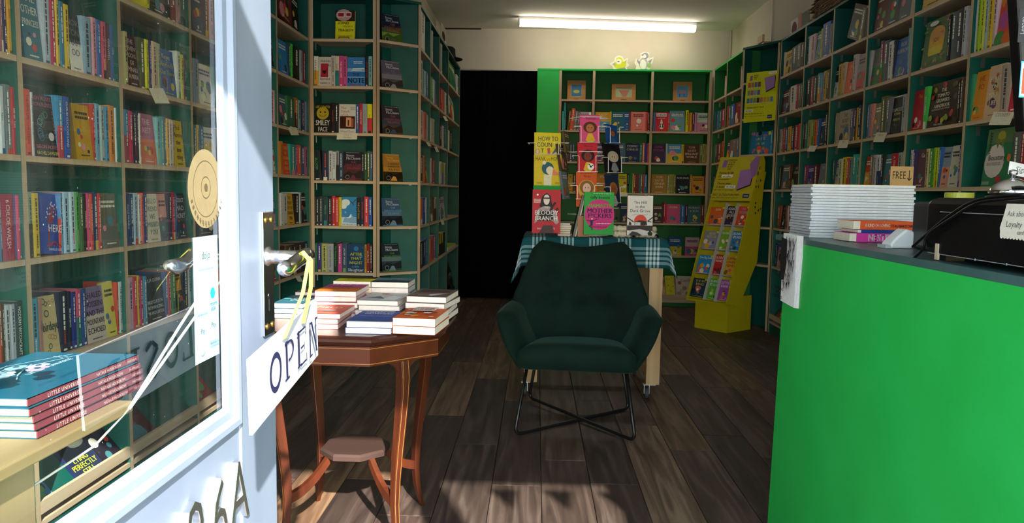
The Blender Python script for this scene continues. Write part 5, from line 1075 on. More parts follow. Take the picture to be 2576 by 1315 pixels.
# ------------------------------------------------------------------ green velvet armchair
def velvet(name, c1, c2):
    m = mottled(name, c1, c2, (9, 9, 9), 0.85, 0.15, bscale=260, spec=0.15); b = m.node_tree.nodes['Principled BSDF']
    b.inputs['Sheen Weight'].default_value = 0.4; b.inputs['Sheen Roughness'].default_value = 0.4; b.inputs['Sheen Tint'].default_value = lin('56786c'); return m
M['velvet'] = velvet('bottle_green_velvet', '0a1b17', '0d231d')
CM = Matrix.Translation((0.222, 3.735, 0)) @ Matrix.Rotation(math.radians(-5), 4, 'Z')
ch = empty('armchair', label='dark green velvet armchair with buttoned back and crossed black metal legs', cat='armchair', mat=CM)
def lerp_tab(tab, z):
    for (z0, v0), (z1, v1) in zip(tab[:-1], tab[1:]):
        if z <= z1: t = (z - z0) / (z1 - z0); t = t * t * (3 - 2 * t) * .5 + t * .5; return v0 + (v1 - v0) * t
    return tab[-1][1]
HW = [(0.34, .25), (0.44, .30), (0.52, .355), (0.60, .352), (0.70, .318), (0.80, .285), (0.86, .268), (0.9, .25)]
buttons = [(-.135, .735), (.0, .728), (.135, .735), (-.135, .60), (.0, .592), (.135, .60)]
def back_pt(s, v, side):
    z = 0.36 + (0.866 - 0.36) * v; hw = lerp_tab(HW, z)
    top = 0.018 * (1 - math.cos(s * math.pi * 1.0)) * v ** 3 - (0.05 * max(0, abs(s) - .82) / .18 * v ** 4); zz = z + top
    x = s * hw; y = 0.165 + 0.175 * v - 0.07 * s * s * (1.1 - .5 * v)
    e = max(abs(s), 0) ** 6; e2 = v ** 14; th = 0.085 * (1 - .75 * max(e, e2)); 
    if side == 0:
        d = 0
        for bx, bz in buttons: r2 = ((x - bx) ** 2 + (zz - bz) ** 2); d += .03 * math.exp(-r2 / .0011) + .008 * math.exp(-((zz - bz) ** 2) / .00012) * math.exp(-((x - bx) ** 2) / .006)
        return (x, y - th * .5 + d, zz)
    return (x, y + th * .5, zz)
nu, nv = 44, 34; mb = MB(); g2 = []
for side in (0, 1):
    G = [[back_pt(-1 + 2 * i / nu, j / nv, side) for i in range(nu + 1)] for j in range(nv + 1)]; g2.append(G)
    for j in range(nv):
        for i in range(nu):
            q = [G[j][i], G[j][i + 1], G[j + 1][i + 1], G[j + 1][i]]; mb.poly(q if side == 0 else q[::-1])
F_, B_ = g2
for i in range(nu): mb.poly([F_[nv][i], F_[nv][i + 1], B_[nv][i + 1], B_[nv][i]]); mb.poly([F_[0][i + 1], F_[0][i], B_[0][i], B_[0][i + 1]])
for j in range(nv): mb.poly([F_[j][0], F_[j + 1][0], B_[j + 1][0], B_[j][0]]); mb.poly([F_[j + 1][nu], F_[j][nu], B_[j][nu], B_[j + 1][nu]])
bk = mb.build('backrest', M['velvet'], ch, smooth=True, weld=True)
for bx, bz in buttons:
    v = (bz - .36) / .506; s = bx / lerp_tab(HW, bz); p = back_pt(s, v, 0); m = MB(); m.lathe([(0.0, -.004), (.008, -.003), (.0105, 0.0), (.008, .003), (0, .0045)], 12); m.xform(Matrix.Translation((p[0], p[1] - .001, p[2])) @ Matrix.Rotation(math.radians(90), 4, 'X')); m.build('button', M['velvet'], bk, smooth=True)
# seat
mb = MB(); nx, ny = 20, 20
def seat_pt(i, j, top):
    s, t = -1 + 2 * i / nx, j / ny; ex = max(abs(s) ** 8, abs(2 * t - 1) ** 10); w = .275 - .035 * t; x = s * w; y = -.285 + .52 * t
    z = (.445 - .055 * t + .012 * (1 - s * s)) if top else (.315 - .01 * t); k = .035 * ex; return (x, y, z - k if top else z + k * .6)
for top in (1, 0):
    G = [[seat_pt(i, j, top) for i in range(nx + 1)] for j in range(ny + 1)]
    for j in range(ny):
        for i in range(nx): q = [G[j][i], G[j][i + 1], G[j + 1][i + 1], G[j + 1][i]]; mb.poly(q if top else q[::-1])
    if top: T_ = G
    else:
        for i in range(nx): mb.poly([G[0][i], G[0][i + 1], T_[0][i + 1], T_[0][i]]); mb.poly([G[ny][i + 1], G[ny][i], T_[ny][i], T_[ny][i + 1]])
        for j in range(ny): mb.poly([G[j + 1][0], G[j][0], T_[j][0], T_[j + 1][0]]); mb.poly([G[j][nx], G[j + 1][nx], T_[j + 1][nx], T_[j][nx]])
mb.build('seat', M['velvet'], ch, smooth=True, weld=True)
# arms: padded wings from the backrest down to the seat front
for s in (-1, 1):
    mb = MB(); n1, n2 = 14, 14
    A, B_, C_, D_ = Vector((s * .352, .30, .575)), Vector((s * .402, -.10, .555)), Vector((s * .268, -.268, .325)), Vector((s * .25, .25, .335))
    def arm(u, v, side):
        p = (A * (1 - u) + B_ * u) * (1 - v) + (D_ * (1 - u) + C_ * u) * v
        e = max(abs(2 * u - 1) ** 6, abs(2 * v - 1) ** 6); th = .078 * (1 - .72 * e); bul = .02 * math.sin(math.pi * v) * s
        return p + Vector((bul, 0, .012 * math.sin(math.pi * u) * (1 - v))) + Vector((-s, .15, .25)).normalized() * (th if side else -.002)
    g = []
    for side in (0, 1):
        G = [[arm(i / n1, j / n2, side) for i in range(n1 + 1)] for j in range(n2 + 1)]; g.append(G)
        for j in range(n2):
            for i in range(n1): mb.poly([G[j][i], G[j][i + 1], G[j + 1][i + 1], G[j + 1][i]])
    a, b = g
    for i in range(n1): mb.poly([a[0][i], a[0][i + 1], b[0][i + 1], b[0][i]]); mb.poly([a[n2][i], a[n2][i + 1], b[n2][i + 1], b[n2][i]])
    for j in range(n2): mb.poly([a[j][0], a[j + 1][0], b[j + 1][0], b[j][0]]); mb.poly([a[j][n1], a[j + 1][n1], b[j + 1][n1], b[j][n1]])
    mb.build('armrest', M['velvet'], ch, smooth=True, weld=True)
for s in (-1, 1):
    mb = MB(); mb.tube(arc_path([(s * .235, -.20, .322), (s * .283, -.275, .0095), (-s * .272, .30 + .03 * s, .0095 + (.017 if s > 0 else 0)), (-s * .215, .20, .335)], .045, 6), .0085, 10); mb.build('leg_frame', M['black'], ch, smooth=True)
# ------------------------------------------------------------------ rolling display table with gingham cloth
M['pine'] = wood('planed_pine', 'b08a62', 'd0ae84', 'Z', 16, .6)
RX0, RX1, RY0, RY1, RZ = -0.058, 0.715, 4.185, 4.785, 0.902
rt = thing('rolling_table', 'pine display table on black castors behind the armchair', 'table', ((RX0 + RX1) / 2, 4.44, 0))
mb = MB(); mb.box((RX0, RY0, RZ - .03), (RX1, RY1, RZ)); add(rt, 'table_top', mb, M['pine'])
for x in (RX0 + .005, RX1 - .08):
    for y in (RY0 + .01, RY1 - .06):
        mb = MB(); mb.box((x, y, .085), (x + .075, y + .045, RZ - .031)); add(rt, 'leg', mb, M['pine'], bevel=.002)
        c = Vector((x + .037 - .03, y + .02, 0)); w = MB(); w.lathe([(0.012, -.010), (.031, -.010), (.033, -.006), (.033, .006), (.031, .010), (.012, .010)], 18); w.xform(Matrix.Translation((c.x, c.y, .034)) @ Matrix.Rotation(math.radians(90), 4, 'Y') @ Matrix.Identity(4)); k = MB(); k.box((c.x - .016, c.y - .012, .03), (c.x - .0125, c.y + .022, .082)); k.box((c.x + .0125, c.y - .012, .03), (c.x + .016, c.y + .022, .082)); k.box((c.x - .02, c.y - .015, .08), (c.x + .05, c.y + .03, .0845))
        ca = add(rt, 'castor', k, M['zinc']); sub(ca, rt, 'wheel', w, principled('grey_rubber', '3a3b3e', .6), smooth=True)
for y in (RY0 + .012, RY1 - .05): mb = MB(); mb.box((RX0 + .08, y, .27), (RX1 - .08, y + .04, .32)); add(rt, 'rail', mb, M['pine'])
for x in (RX0 + .01, RX1 - .07): mb = MB(); mb.box((x, RY0 + .06, .11), (x + .05, RY1 - .06, .16)); add(rt, 'rail', mb, M['pine'])
def gingham():
    m = principled('teal_check_cotton', '1f5f66', .9, 0, .1); N, L = nodes_of(m); b = N['Principled BSDF']; tc = N.new('ShaderNodeTexCoord'); sp = N.new('ShaderNodeSeparateXYZ'); L.new(tc.outputs['UV'], sp.inputs[0])
    def mth(op, a, bv=None):
        n = N.new('ShaderNodeMath'); n.operation = op
        for i, v in enumerate((a, bv)):
            if v is None: continue
            if isinstance(v, (int, float)): n.inputs[i].default_value = v
            else: L.new(v, n.inputs[i])
        return n.outputs[0]
    def stripes(c, per, off):
        t = mth('FRACT', mth('DIVIDE', mth('ADD', c, off), per)); g = mth('LESS_THAN', t, .52); f = mth('FRACT', mth('MULTIPLY', t, 4 / .52)); return mth('MULTIPLY', g, mth('LESS_THAN', f, .58))
    su = stripes(sp.outputs[0], .157, .118); sv = stripes(sp.outputs[1], .205, .146); s = mth('ADD', mth('MULTIPLY', su, .5), mth('MULTIPLY', sv, .32))
    cr = N.new('ShaderNodeValToRGB'); e = cr.color_ramp.elements; e[0].color = lin('174a52'); e[1].color = lin('c4d0d4'); e[1].position = .82; x = e.new(.5); x.color = lin('7f9ca6')
    L.new(s, cr.inputs[0]); L.new(cr.outputs[0], b.inputs['Base Color']); nz = N.new('ShaderNodeTexNoise'); nz.inputs['Scale'].default_value = 900; bp = N.new('ShaderNodeBump'); bp.inputs['Strength'].default_value = .3; bp.inputs['Distance'].default_value = .0006; L.new(tc.outputs['UV'], nz.inputs[0]); L.new(nz.outputs[0], bp.inputs['Height']); L.new(bp.outputs[0], b.inputs['Normal']); return m
def cloth():
    us = [-.20 + i * .02 for i in range(int((RX1 - RX0 + .36) / .02) + 1)]; vs_ = [-.165 + j * .02 for j in range(int((RY1 - RY0 + .165) / .02) + 1)]; co, uv = [], []
    wx, wy = RX1 - RX0, RY1 - RY0
    for v in vs_:
        for u in us:
            ou = -u if u < 0 else max(0, u - wx); ov = -v if v < 0 else 0; x = RX0 + min(max(u, 0), wx); y = RY0 + max(v, 0); z = RZ + .004; drop = max(ou, ov) if not (ou and ov) else (ou ** 2 + ov ** 2) ** .5
            r = .012
            if drop > 0: z -= max(0, drop - .006) ; k = min(drop, r); 
            sx = -1 if u < 0 else 1
            if ou: x += sx * (min(ou, r) + .10 * max(0, ou - r) * (1 + (.9 * math.sin(v * 21)) * .5))
            if ov: y -= min(ov, r) + .01 * max(0, ov - r) + .004 * min(1, ov / .1) * math.sin(u * 24 + 1)
            if ou and ov: x += sx * .25 * min(ou, ov); y -= .3 * min(ou, ov)
            co.append((x, y, z)); uv.append((u, v))
    n = len(us); fs = [(j * n + i, j * n + i + 1, (j + 1) * n + i + 1, (j + 1) * n + i) for j in range(len(vs_) - 1) for i in range(n - 1)]
    me = bpy.data.meshes.new('tablecloth'); me.from_pydata(co, [], fs); me.update(); ul = me.uv_layers.new(name='UVMap')
    for lp in me.loops: ul.data[lp.index].uv = uv[lp.vertex_index]
    me.polygons.foreach_set('use_smooth', [True] * len(fs)); me.materials.append(gingham()); o = bpy.data.objects.new('tablecloth', me); COL.objects.link(o); md = o.modifiers.new('thick', 'SOLIDIFY'); md.thickness = .0015; md.offset = 1
    tag(o, 'teal and white checked cloth draped over the rolling display table', 'tablecloth')
cloth(); CZ = RZ + .0062
def stand_book(xl, xr, yt, yb, Y, col, label, art, t=.025, lean=6, spine=None, group='books on the checked cloth', name='display_book', Yr=None, zb=None):
    """face-out hardback; left/right/top/bottom as seen, standing at distance Y"""
    a, b = on_y(xl, yb, Y), on_y(xr, yb, Yr or Y); z0 = zb if zb is not None else (a.z + b.z) / 2; tp = on_y(xl, yt, Y); h = (tp.z - a.z) / math.cos(math.radians(lean)); u = Vector((b.x - a.x, b.y - a.y, 0)); w = u.length; u.normalize(); n = Vector((u.y, -u.x, 0)); a.z = z0
    m = frame_mat(a, u, -n, (0, 0, 1)) @ Matrix.Rotation(math.radians(-lean), 4, 'X'); root = empty(name, label=label, cat='book', group=group, mat=m); mb = MB(); tm = MB()
    face_book(mb, w, h, t, col, None, None, None, random.Random(int(xl)), art, spine=spine, tm=tm); mb.build('cover', M['print'], root)
    if tm.f: tm.build('title_lettering', M['print'], root)
    pm = MB(); pm.box((.002, .002, .001), (w - .002, t - .002, h - .002), 'ddd3bf'); pm.build('page_block', M['matte'], root); return root
def bloody(p, tm):
    p.shape([(.25, .62), (.35, .85), (.5, .93), (.65, .85), (.7, .62), (.5, .5)], '2a2228'); p.disc(.5, .77, .11, 'd8ccc8', 14, ry=.12); p.rect(.38, .79, .62, .82, '3a2c30'); p.shape([(.2, .55), (.4, .62), (.6, .62), (.85, .5), (.95, .25), (.85, .2), (.7, .3), (.2, .28), (.08, .22), (.12, .4)], 'a09094'); p.shape([(.16, .28), (.3, .52), (.72, .5), (.76, .28)], '2c2226'); p.shape([(.6, .5), (.66, .62), (.78, .72), (.86, .7), (.74, .6), (.7, .45)], '2a2024'); p.shape([(.82, .55), (.9, .6), (.97, .45), (.9, .5)], '2a2024'); p.disc(.18, .88, .035, 'f0e8e8', 10)
    p.marks(.17, .74, .24, .1, 'e0c8c8', 4); p.text('THE', .5, .59, .14, .035, 'f4f0f0', mb=tm); p.text('BLOODY', .5, .47, .84, .1, 'f4f0f0', bold=.03, mb=tm); p.text('BRANCH', .5, .34, .8, .1, 'f4f0f0', bold=.03, mb=tm); p.text('BRIGID LOWE', .5, .1, .68, .045, 'c8b0b0', mb=tm); p.shape([(.25, .0), (.4, .18), (.72, .18), (.78, .0)], '4a3438')
stand_book(1338, 1409, 477, 586, 4.205, 'b02a38', 'red BLOODY BRANCH hardback standing at the left of the checked table', bloody, lean=5)
def namaste(p, tm):
    p.text('cally beaton', .53, .88, .8, .065, '10302a', bold=.04, mb=tm); p.disc(.52, .47, .5, 'c4307c', 30, ry=.36); p.text('NAMASTE', .52, .68, .88, .085, '58b83c', bold=.05, mb=tm); p.text('MOTHER', .52, .56, .86, .1, '3a2a58', bold=.06, mb=tm); p.text('F*CKERS', .52, .445, .86, .1, '3a2a58', bold=.06, mb=tm)
    p.line([(.25, .33), (.27, .2), (.28, .1)], .005, '2a2444'); p.line([(.1, .33), (.26, .31), (.46, .37)], .004, '2a2444'); p.line([(.27, .22), (.18, .2), (.26, .16)], .004, '2a2444'); p.rect(.22, .22, .3, .34, '2a2444'); p.disc(.27, .37, .03, 'e8c0a0', 8); p.marks(.66, .26, .5, .03, 'f0d0e0', 1); p.marks(.52, .18, .5, .03, '6a1844', 1); p.marks(.6, .96, .6, .015, 'e0f0e0', 1)
stand_book(1468, 1543, 483, 590, 4.205, '2e9a44', 'green and magenta NAMASTE hardback standing mid checked table', namaste, lean=4)
def hill(p, tm):
    for i, l in enumerate(('The Hill', 'in the', 'Dark Grove')): p.text(l, .5, .83 - .105 * i, [.56, .42, .84][i], .07, '20201e', mb=tm)
    p.text('LIAM HIGGINSON', .5, .52, .6, .035, '888480', mb=tm); p.disc(.52, .36, .25, 'd84838', 22); p.shape([(.28, .26), (.3, .34), (.48, .38), (.76, .36), (.78, .26)], '302c2c'); p.rect(.3, .24, .52, .33, 'c8c4c0'); p.rect(0, .12, 1, .25, '3a3434'); p.shape([(0, 0), (.1, .12), (.5, .16), (.9, .1), (1, 0)], 'c8c4c2'); p.shape([(.05, .0), (.2, .1), (.4, .08), (.6, .0)], '403a3a'); p.line([(0, .44), (.25, .34)], .006, '38343a'); p.line([(1, .46), (.8, .36), (.95, .34)], .006, '38343a'); p.shape([(.06, .3), (.1, .36), (.16, .3), (.16, .26), (.06, .26)], '383436'); p.shape([(.8, .06), (.9, .14), (1, .06), (.98, 0), (.84, 0)], '2a2626')
stand_book(1577, 1641, 492, 592, 4.205, 'dcd6d4', 'white HILL IN THE DARK GROVE hardback with a red spine', hill, lean=4, spine='c43a36')
# small things behind them on the cloth
def flat_pile(x, y, n, cols, lab, w=.075, d=.13, th=.012):
    z = CZ
    for i in range(n):
        rn = random.Random(i * 3 + int(x)); a = on_y(x, y, 4.32); m = Matrix.Translation((a.x + rn.uniform(-.006, .006), 4.30, z)) @ Matrix.Rotation(math.radians(rn.uniform(-4, 4)), 4, 'Z'); z += th + .0005
        r = empty('pocket_book', label='%s pocket book lying %s in the low pile behind BLOODY BRANCH' % (cname(cols[i % len(cols)]), ordinal(i + 1)), cat='book', group='pocket books on the checked cloth', mat=m); mb = MB(); mb.box((0, 0, 0), (w, d, .001), cols[i % len(cols)]); mb.box((0, 0, th - .001), (w, d, th), cols[i % len(cols)]); mb.box((w - .001, 0, 0), (w, d, th), cols[i % len(cols)]); mb.build('cover', M['print'], r); p = MB(); p.box((.001, .001, .001), (w - .001, d - .001, th - .001), 'd9cdbb'); p.build('page_block', M['matte'], r)
flat_pile(1402, 570, 6, ['6a2030', 'a84048', '403840', 'b08878', 'c8b8a8', '2a4878'], '')
mb = MB(); a, b = on_y(1441, 586, 4.25), on_y(1466, 486, 4.34); mb.tube([a, b], .011, 8); 
b0 = thing('folder', 'slim black folder leaning behind the green hardback', 'folder', a); mb = MB(); mb.prism([(0, 0), (.012, 0), (.062, .235), (.05, .235)], 0, .16, to3=lambda x, z, e: (a.x + x, 4.27 + e, CZ + z)); add(b0, 'cover', mb, M['black']); mb = MB(); mb.prism([(.013, .0), (.02, 0), (.068, .225), (.061, .225)], .004, .156, to3=lambda x, z, e: (a.x + x, 4.27 + e, CZ + z)); add(b0, 'sheets', mb, principled('cream_sheets', 'cfc4b0', .8))
mb = MB(); a = on_y(1453, 588, 4.265); mb.box((a.x, 4.265, CZ), (a.x + .06, 4.282, CZ + .118), 'a9745e'); o = mb.build('notebook', M['print'], bevel=.001); tag(o, 'small tan notebook beside the green hardback', 'notebook')
def bundle(x, y, Y, w, lab, seed):
    a = on_y(x, y, Y); root = thing('rolled_tote_bag', lab, 'tote bag', (a.x, Y, CZ), 'rolled bags on the checked cloth')
    for k in range(2):
        mb = MB(); rn = random.Random(seed + k); n = 12; P = [(a.x + w * (i / n - .0), Y + .012 * math.sin(i * .5) + k * .03, CZ + .019 + .03 * k + .002 * math.sin(i * 1.7 + seed)) for i in range(n + 1)]; mb.tube(P, [.014 + .004 * rn.random() for _ in P], 10); add(root, 'canvas_roll', mb, principled('unbleached_canvas', 'd6cab4', .9), smooth=True)
    mb = MB(); mb.tube([(a.x + w * .9, Y - .018, CZ + .012), (a.x + w * 1.0, Y - .02, CZ + .02), (a.x + w * 1.12, Y - .012, CZ + .006)], .006, 8); add(root, 'dark_tip', mb, M['black'], smooth=True)
bundle(1544, 586, 4.26, .10, 'rolled cream tote bag between the green and white hardbacks', 1); bundle(1600, 588, 4.26, .11, 'rolled cream tote bag behind the white hardback', 5)
mb = MB(); a = on_y(1556, 491, 4.35); 
# ---- wire spinner rack with picture books
sp = thing('book_spinner', 'white wire spinner rack of picture books on the checked table', 'display rack', (0.30, 4.46, CZ))
mb = MB(); mb.lathe([(.13, 0), (.13, .006), (.02, .012), (.012, .02)], 24, c=(.30, 4.46, CZ)); add(sp, 'base', mb, M['white'], smooth=True)
mb = MB(); mb.tube([(.30, 4.46, CZ), (.30, 4.46, 1.62)], .008, 8); add(sp, 'pole', mb, M['white'])
for z in (1.03, 1.21, 1.39, 1.585):
    mb = MB(); q = [(.30 + .115 * math.cos(a), 4.46 + .115 * math.sin(a), z) for a in [i * math.pi / 3 for i in range(6)]]; mb.tube(q, .0022, 6, closed=True)
    for i in range(0, 6, 2): mb.tube([(.30, 4.46, z), q[i]], .0018, 5)
    add(sp, 'wire_ring', mb, M['white'])
def pocket(xl, xr, yt, yb, Y, Yr=None):
    a, b, c, d = on_y(xl, yb, Y), on_y(xr, yb, Yr or Y), on_y(xl, yt, Y), on_y(xr, yt, Yr or Y); n = Vector((0, -.02, 0)); mb = MB(); k = (b - a) * .22
    mb.tube(arc_path([a + n - (b - a) * .25 + (c - a), c + n + k * .4 , c + n + k * .4 + (a - c) * .98], .006, 3), .0019, 6); mb.tube(arc_path([b + n + (b - a) * .3 + (d - b), d + n - k * .4, d + n - k * .4 + (b - d) * .98], .006, 3), .0019, 6); mb.tube([a + n - (b - a) * .25 + (c - a), a - (b - a) * .2 + Vector((0, .1, .0)) + (c - a)], .0019, 6); mb.tube([b + n + (b - a) * .3 + (d - b), b + Vector((0, .1, 0)) + (d - b)], .0019, 6)
    mb.tube([a + n * 1.0, b + n * 1.0], .0019, 6); add(sp, 'wire_pocket', mb, M['white'])
def portrait(bg, hair, skin, top, name, ball=False, halo=None):
    def f(p, tm):
        p.marks(.5, .955, .6, .018, shade(bg, .5), 1); p.text(name, .55, .88, .6, .07, shade(bg, .45), mb=tm)
        if halo: p.disc(.52, .5, .42, halo, 18, ry=.28)
        p.disc(.52, .56, .34, hair, 18, ry=.2); p.disc(.52, .53, .2, skin, 16, ry=.15); p.disc(.45, .55, .025, '2a2020', 7); p.disc(.59, .55, .025, '2a2020', 7); p.shape([(.3, .1), (.42, .34), (.62, .34), (.78, .1), (.6, .02), (.42, .02)], top)
        if ball: p.disc(.66, .2, .17, 'e8e8e8', 14); p.disc(.66, .2, .06, '202020', 6); p.disc(.58, .26, .04, '202020', 5); p.disc(.76, .24, .04, '202020', 5)
    return f
def sbook(*a, **k): return stand_book(*a, t=.012, group='picture books in the spinner rack', name='picture_book', **k)
sbook(1458, 1509, 288, 360, 4.38, 'd8508c', 'pink picture book at the top front of the spinner rack', portrait('d8508c', '5a3420', 'b07048', 'd8b030', 'Beyoncé'), lean=7, spine='121212', Yr=4.40)
sbook(1453, 1503, 357, 434, 4.35, 'c0283a', 'red picture book with a football in the spinner rack', portrait('c0283a', '30182a', '7a3a2a', 'd0b030', 'Marcus', True), lean=7, spine='121212', Yr=4.37)
sbook(1449, 1501, 432, 520, 4.32, 'c4562a', 'orange picture book at the foot of the spinner rack', portrait('c4562a', '8a5a38', 'd8b0a0', '38402a', 'Rosy', halo='c8a038'), lean=6, spine='121212', Yr=4.34)
def howto(p, tm):
    for l, x, y, w in (('HOW TO', .52, .76, .76), ('COUN', .38, .52, .58), ('T', .3, .28, .12)): p.text(l, x, y, w, .17, '34406a', bold=.02, mb=tm)
    p.text('T', .76, .54, .14, .15, 'e8e4c0', mb=tm); p.disc(.12, .25, .08, 'd8b0a0', 12); p.ring(.12, .25, .09, .2, 'c06048', 14); p.shape([(.42, .02), (.5, .2), (.48, .38), (.58, .4), (.6, .2), (.55, .02)], 'c05058'); p.shape([(.62, .1), (.8, .4), (1, .46), (1, 0), (.8, .0)], '6a6a70'); p.shape([(.62, .1), (.98, .36), (1, .26), (.66, .04)], 'c8c8c4')
def honk(p, tm):
    p.text('HANK', .24, .87, .38, .13, '3a3a20', mb=tm); p.text('GOES', .53, .84, .16, .07, '5a5a28', mb=tm); p.text('HONK', .8, .87, .36, .13, '3a3a20', mb=tm); p.shape([(.36, 0), (.36, .3), (.46, .55), (.62, .6), (.72, .45), (.64, .3), (.64, 0)], 'd4cfb8'); p.disc(.5, .56, .22, '2f5a6a', 16, ry=.2); p.disc(.58, .5, .14, 'd4cfb8', 12, ry=.13); p.shape([(.7, .56), (.94, .36), (.66, .34)], 'd8786a'); p.disc(.37, .74, .07, 'd8d0c0', 10); p.marks(.2, .1, .2, .05, '6a6a28', 2); p.marks(.84, .1, .16, .05, '6a6a28', 2)
sbook(1344, 1411, 333, 397, 4.36, 'd2c42a', 'yellow HOW TO COUNT picture book on the left of the spinner', howto, lean=6, Yr=4.38)
sbook(1343, 1412, 388, 468, 4.33, 'cdb62a', 'mustard yellow HANK GOES HONK picture book on the spinner', honk, lean=6, Yr=4.35)
def greenb(p, tm): p.rect(0, 0, 1, .72, 'c8a828')
sbook(1341, 1410, 466, 560, 4.29, '1f8a3c', 'green picture book behind the red hardback', greenb, lean=4, Yr=4.31)
sbook(1530, 1556, 313, 362, 4.40, '1c55a8', 'bright blue picture book on the right side of the spinner', portrait('1c55a8', '3a3a6a', 'a06848', '2a6ab0', 'Malala'), lean=8, Yr=4.52)
sbook(1526, 1566, 361, 434, 4.37, '16161c', 'black picture book on the right side of the spinner', portrait('16161c', 'b8b0a8', 'c8b8a8', '8a8a98', 'Jane'), lean=10, Yr=4.50)
sbook(1532, 1562, 437, 520, 4.34, '20304e', 'navy picture book low on the right of the spinner', portrait('20304e', 'a86838', '9a5a38', 'c8c4b8', 'Nina'), lean=8, Yr=4.46)
sbook(1424, 1436, 330, 385, 4.36, '6a5a30', 'olive picture book edge-on at the left of the spinner', None, lean=8, Yr=4.50); sbook(1412, 1430, 362, 430, 4.34, '5a4a28', 'brown picture book edge-on low left of the spinner', None, lean=10, Yr=4.48); sbook(1420, 1434, 430, 500, 4.32, '7a8898', 'grey striped picture book edge-on at the foot of the spinner', None, lean=9, Yr=4.46)
for q in ((1457, 1509, 318, 358, 4.37), (1452, 1503, 392, 432, 4.34), (1448, 1500, 466, 500, 4.31), (1345, 1411, 360, 388, 4.35), (1532, 1560, 320, 360, 4.39, 4.49), (1526, 1566, 396, 434, 4.36, 4.47), (1532, 1562, 470, 510, 4.33, 4.43)): pocket(*q)
# ------------------------------------------------------------------ yellow cardboard display stand
YP1, YP2, YP3 = Vector((1.404, 6.588, 0)), Vector((1.62, 6.33, 0)), Vector((1.884, 6.549, 0))
yu = (YP2 - YP1).normalized(); yw = Vector((-yu.y, yu.x, 0)); YM = frame_mat((YP1 + YP2) / 2, yu, yw, (0, 0, 1))
M['yelcard'] = mottled('yellow_card', 'bfb117', 'b8aa14', (4, 4, 4), .5, spec=.35); M['yelcore'] = principled('grey_card_core', 'b9b9b6', .8)
ys = empty('display_stand', label='yellow cardboard floor stand holding twelve small books', cat='display stand', mat=YM)
mb = MB(); mb.box((-.168, 0, 0), (.168, .335, .30)); mb.build('plinth', M['yelcard'], ys)
B0, B1, H0, H1 = Vector((0, -.08, .268)), Vector((0, .20, 1.11)), Vector((0, .20, 1.11)), Vector((0, .325, 1.49)); HWD = .205
vdir = (B1 - B0).normalized(); nf = Vector((0, -vdir.z, vdir.y)); TL = (B1 - B0).length
for s in (-1, 1):
    mb = MB(); x0, x1 = (s * HWD - .003, s * HWD + .003); pts = [(-.08, .262), (.2, 1.11), (.325, 1.49), (.36, 1.495), (.385, 1.45), (.385, 1.36), (.335, .60), (.10, .225), (.0, .245)]; mb.prism(pts, x0, x1, to3=lambda y, z, x: (x, y, z)); 
    if s > 0:
        rn = random.Random(3)
        for i in range(12): y = rn.uniform(.24, .36); z = rn.uniform(1.0, 1.42); a = rn.uniform(0, 3); mb.poly([(x1 + .0006, y + .012 * math.cos(a + k), z + .016 * math.sin(a + k)) for k in (0, 1.2, 2.2, 3.6)], rn.choice(['3a3a2a', '5a4a30', '7a7898', '2a2a28']), 1)
    mb.build('side_panel', [M['yelcard'], M['print']], ys)
mb = MB(); mb.prism([(.12, .3), (.40, 1.36), (.41, 1.36), (.14, .3)], -HWD, HWD, to3=lambda y, z, x: (x, y, z)); mb.build('back_board', M['yelcard'], ys)
mb = MB(); mb.box((-HWD, -.08, .245), (HWD, .06, .262)); mb.build('tray_floor', M['yelcard'], ys)
rows = [0.02, .258, .505, .752, .99]; cols_ = [-HWD, -.03, .082, HWD]; dep = .055
for v in rows[1:4]:
    mb = MB(); c = B0 + vdir * (v * TL); mb.prism([(0, -.002), (dep, -.002), (dep, .002), (0, .002)], -HWD, HWD, to3=lambda a, b, x: tuple(c - nf * a + vdir * b + Vector((x, 0, 0)))); mb.build('shelf_divider', M['yelcore'], ys)
for x in cols_[1:3]:
    mb = MB(); mb.prism([(0, 0), (dep, 0), (dep, TL * .98), (0, TL * .98)], x - .002, x + .002, to3=lambda a, b, x_: tuple(B0 - nf * a + vdir * b + Vector((x_, 0, 0)))); mb.build('column_divider', M['yelcore'], ys)
mb = MB(); mb.prism([(dep, 0), (dep + .004, 0), (dep + .004, TL), (dep, TL)], -HWD, HWD, to3=lambda a, b, x_: tuple(B0 - nf * a + vdir * b + Vector((x_, 0, 0)))); mb.build('cell_back', M['yelcard'], ys)
mb = MB(); hv = (H1 - H0).normalized(); HL = (H1 - H0).length; hn = Vector((0, -hv.z, hv.y)); mb.prism([(0, 0), (.006, 0), (.006, HL), (0, HL)], -HWD, HWD, to3=lambda a, b, x_: tuple(H0 - hn * a + hv * b + Vector((x_, 0, 0)))); hd = mb.build('header_board', M['yelcard'], ys)
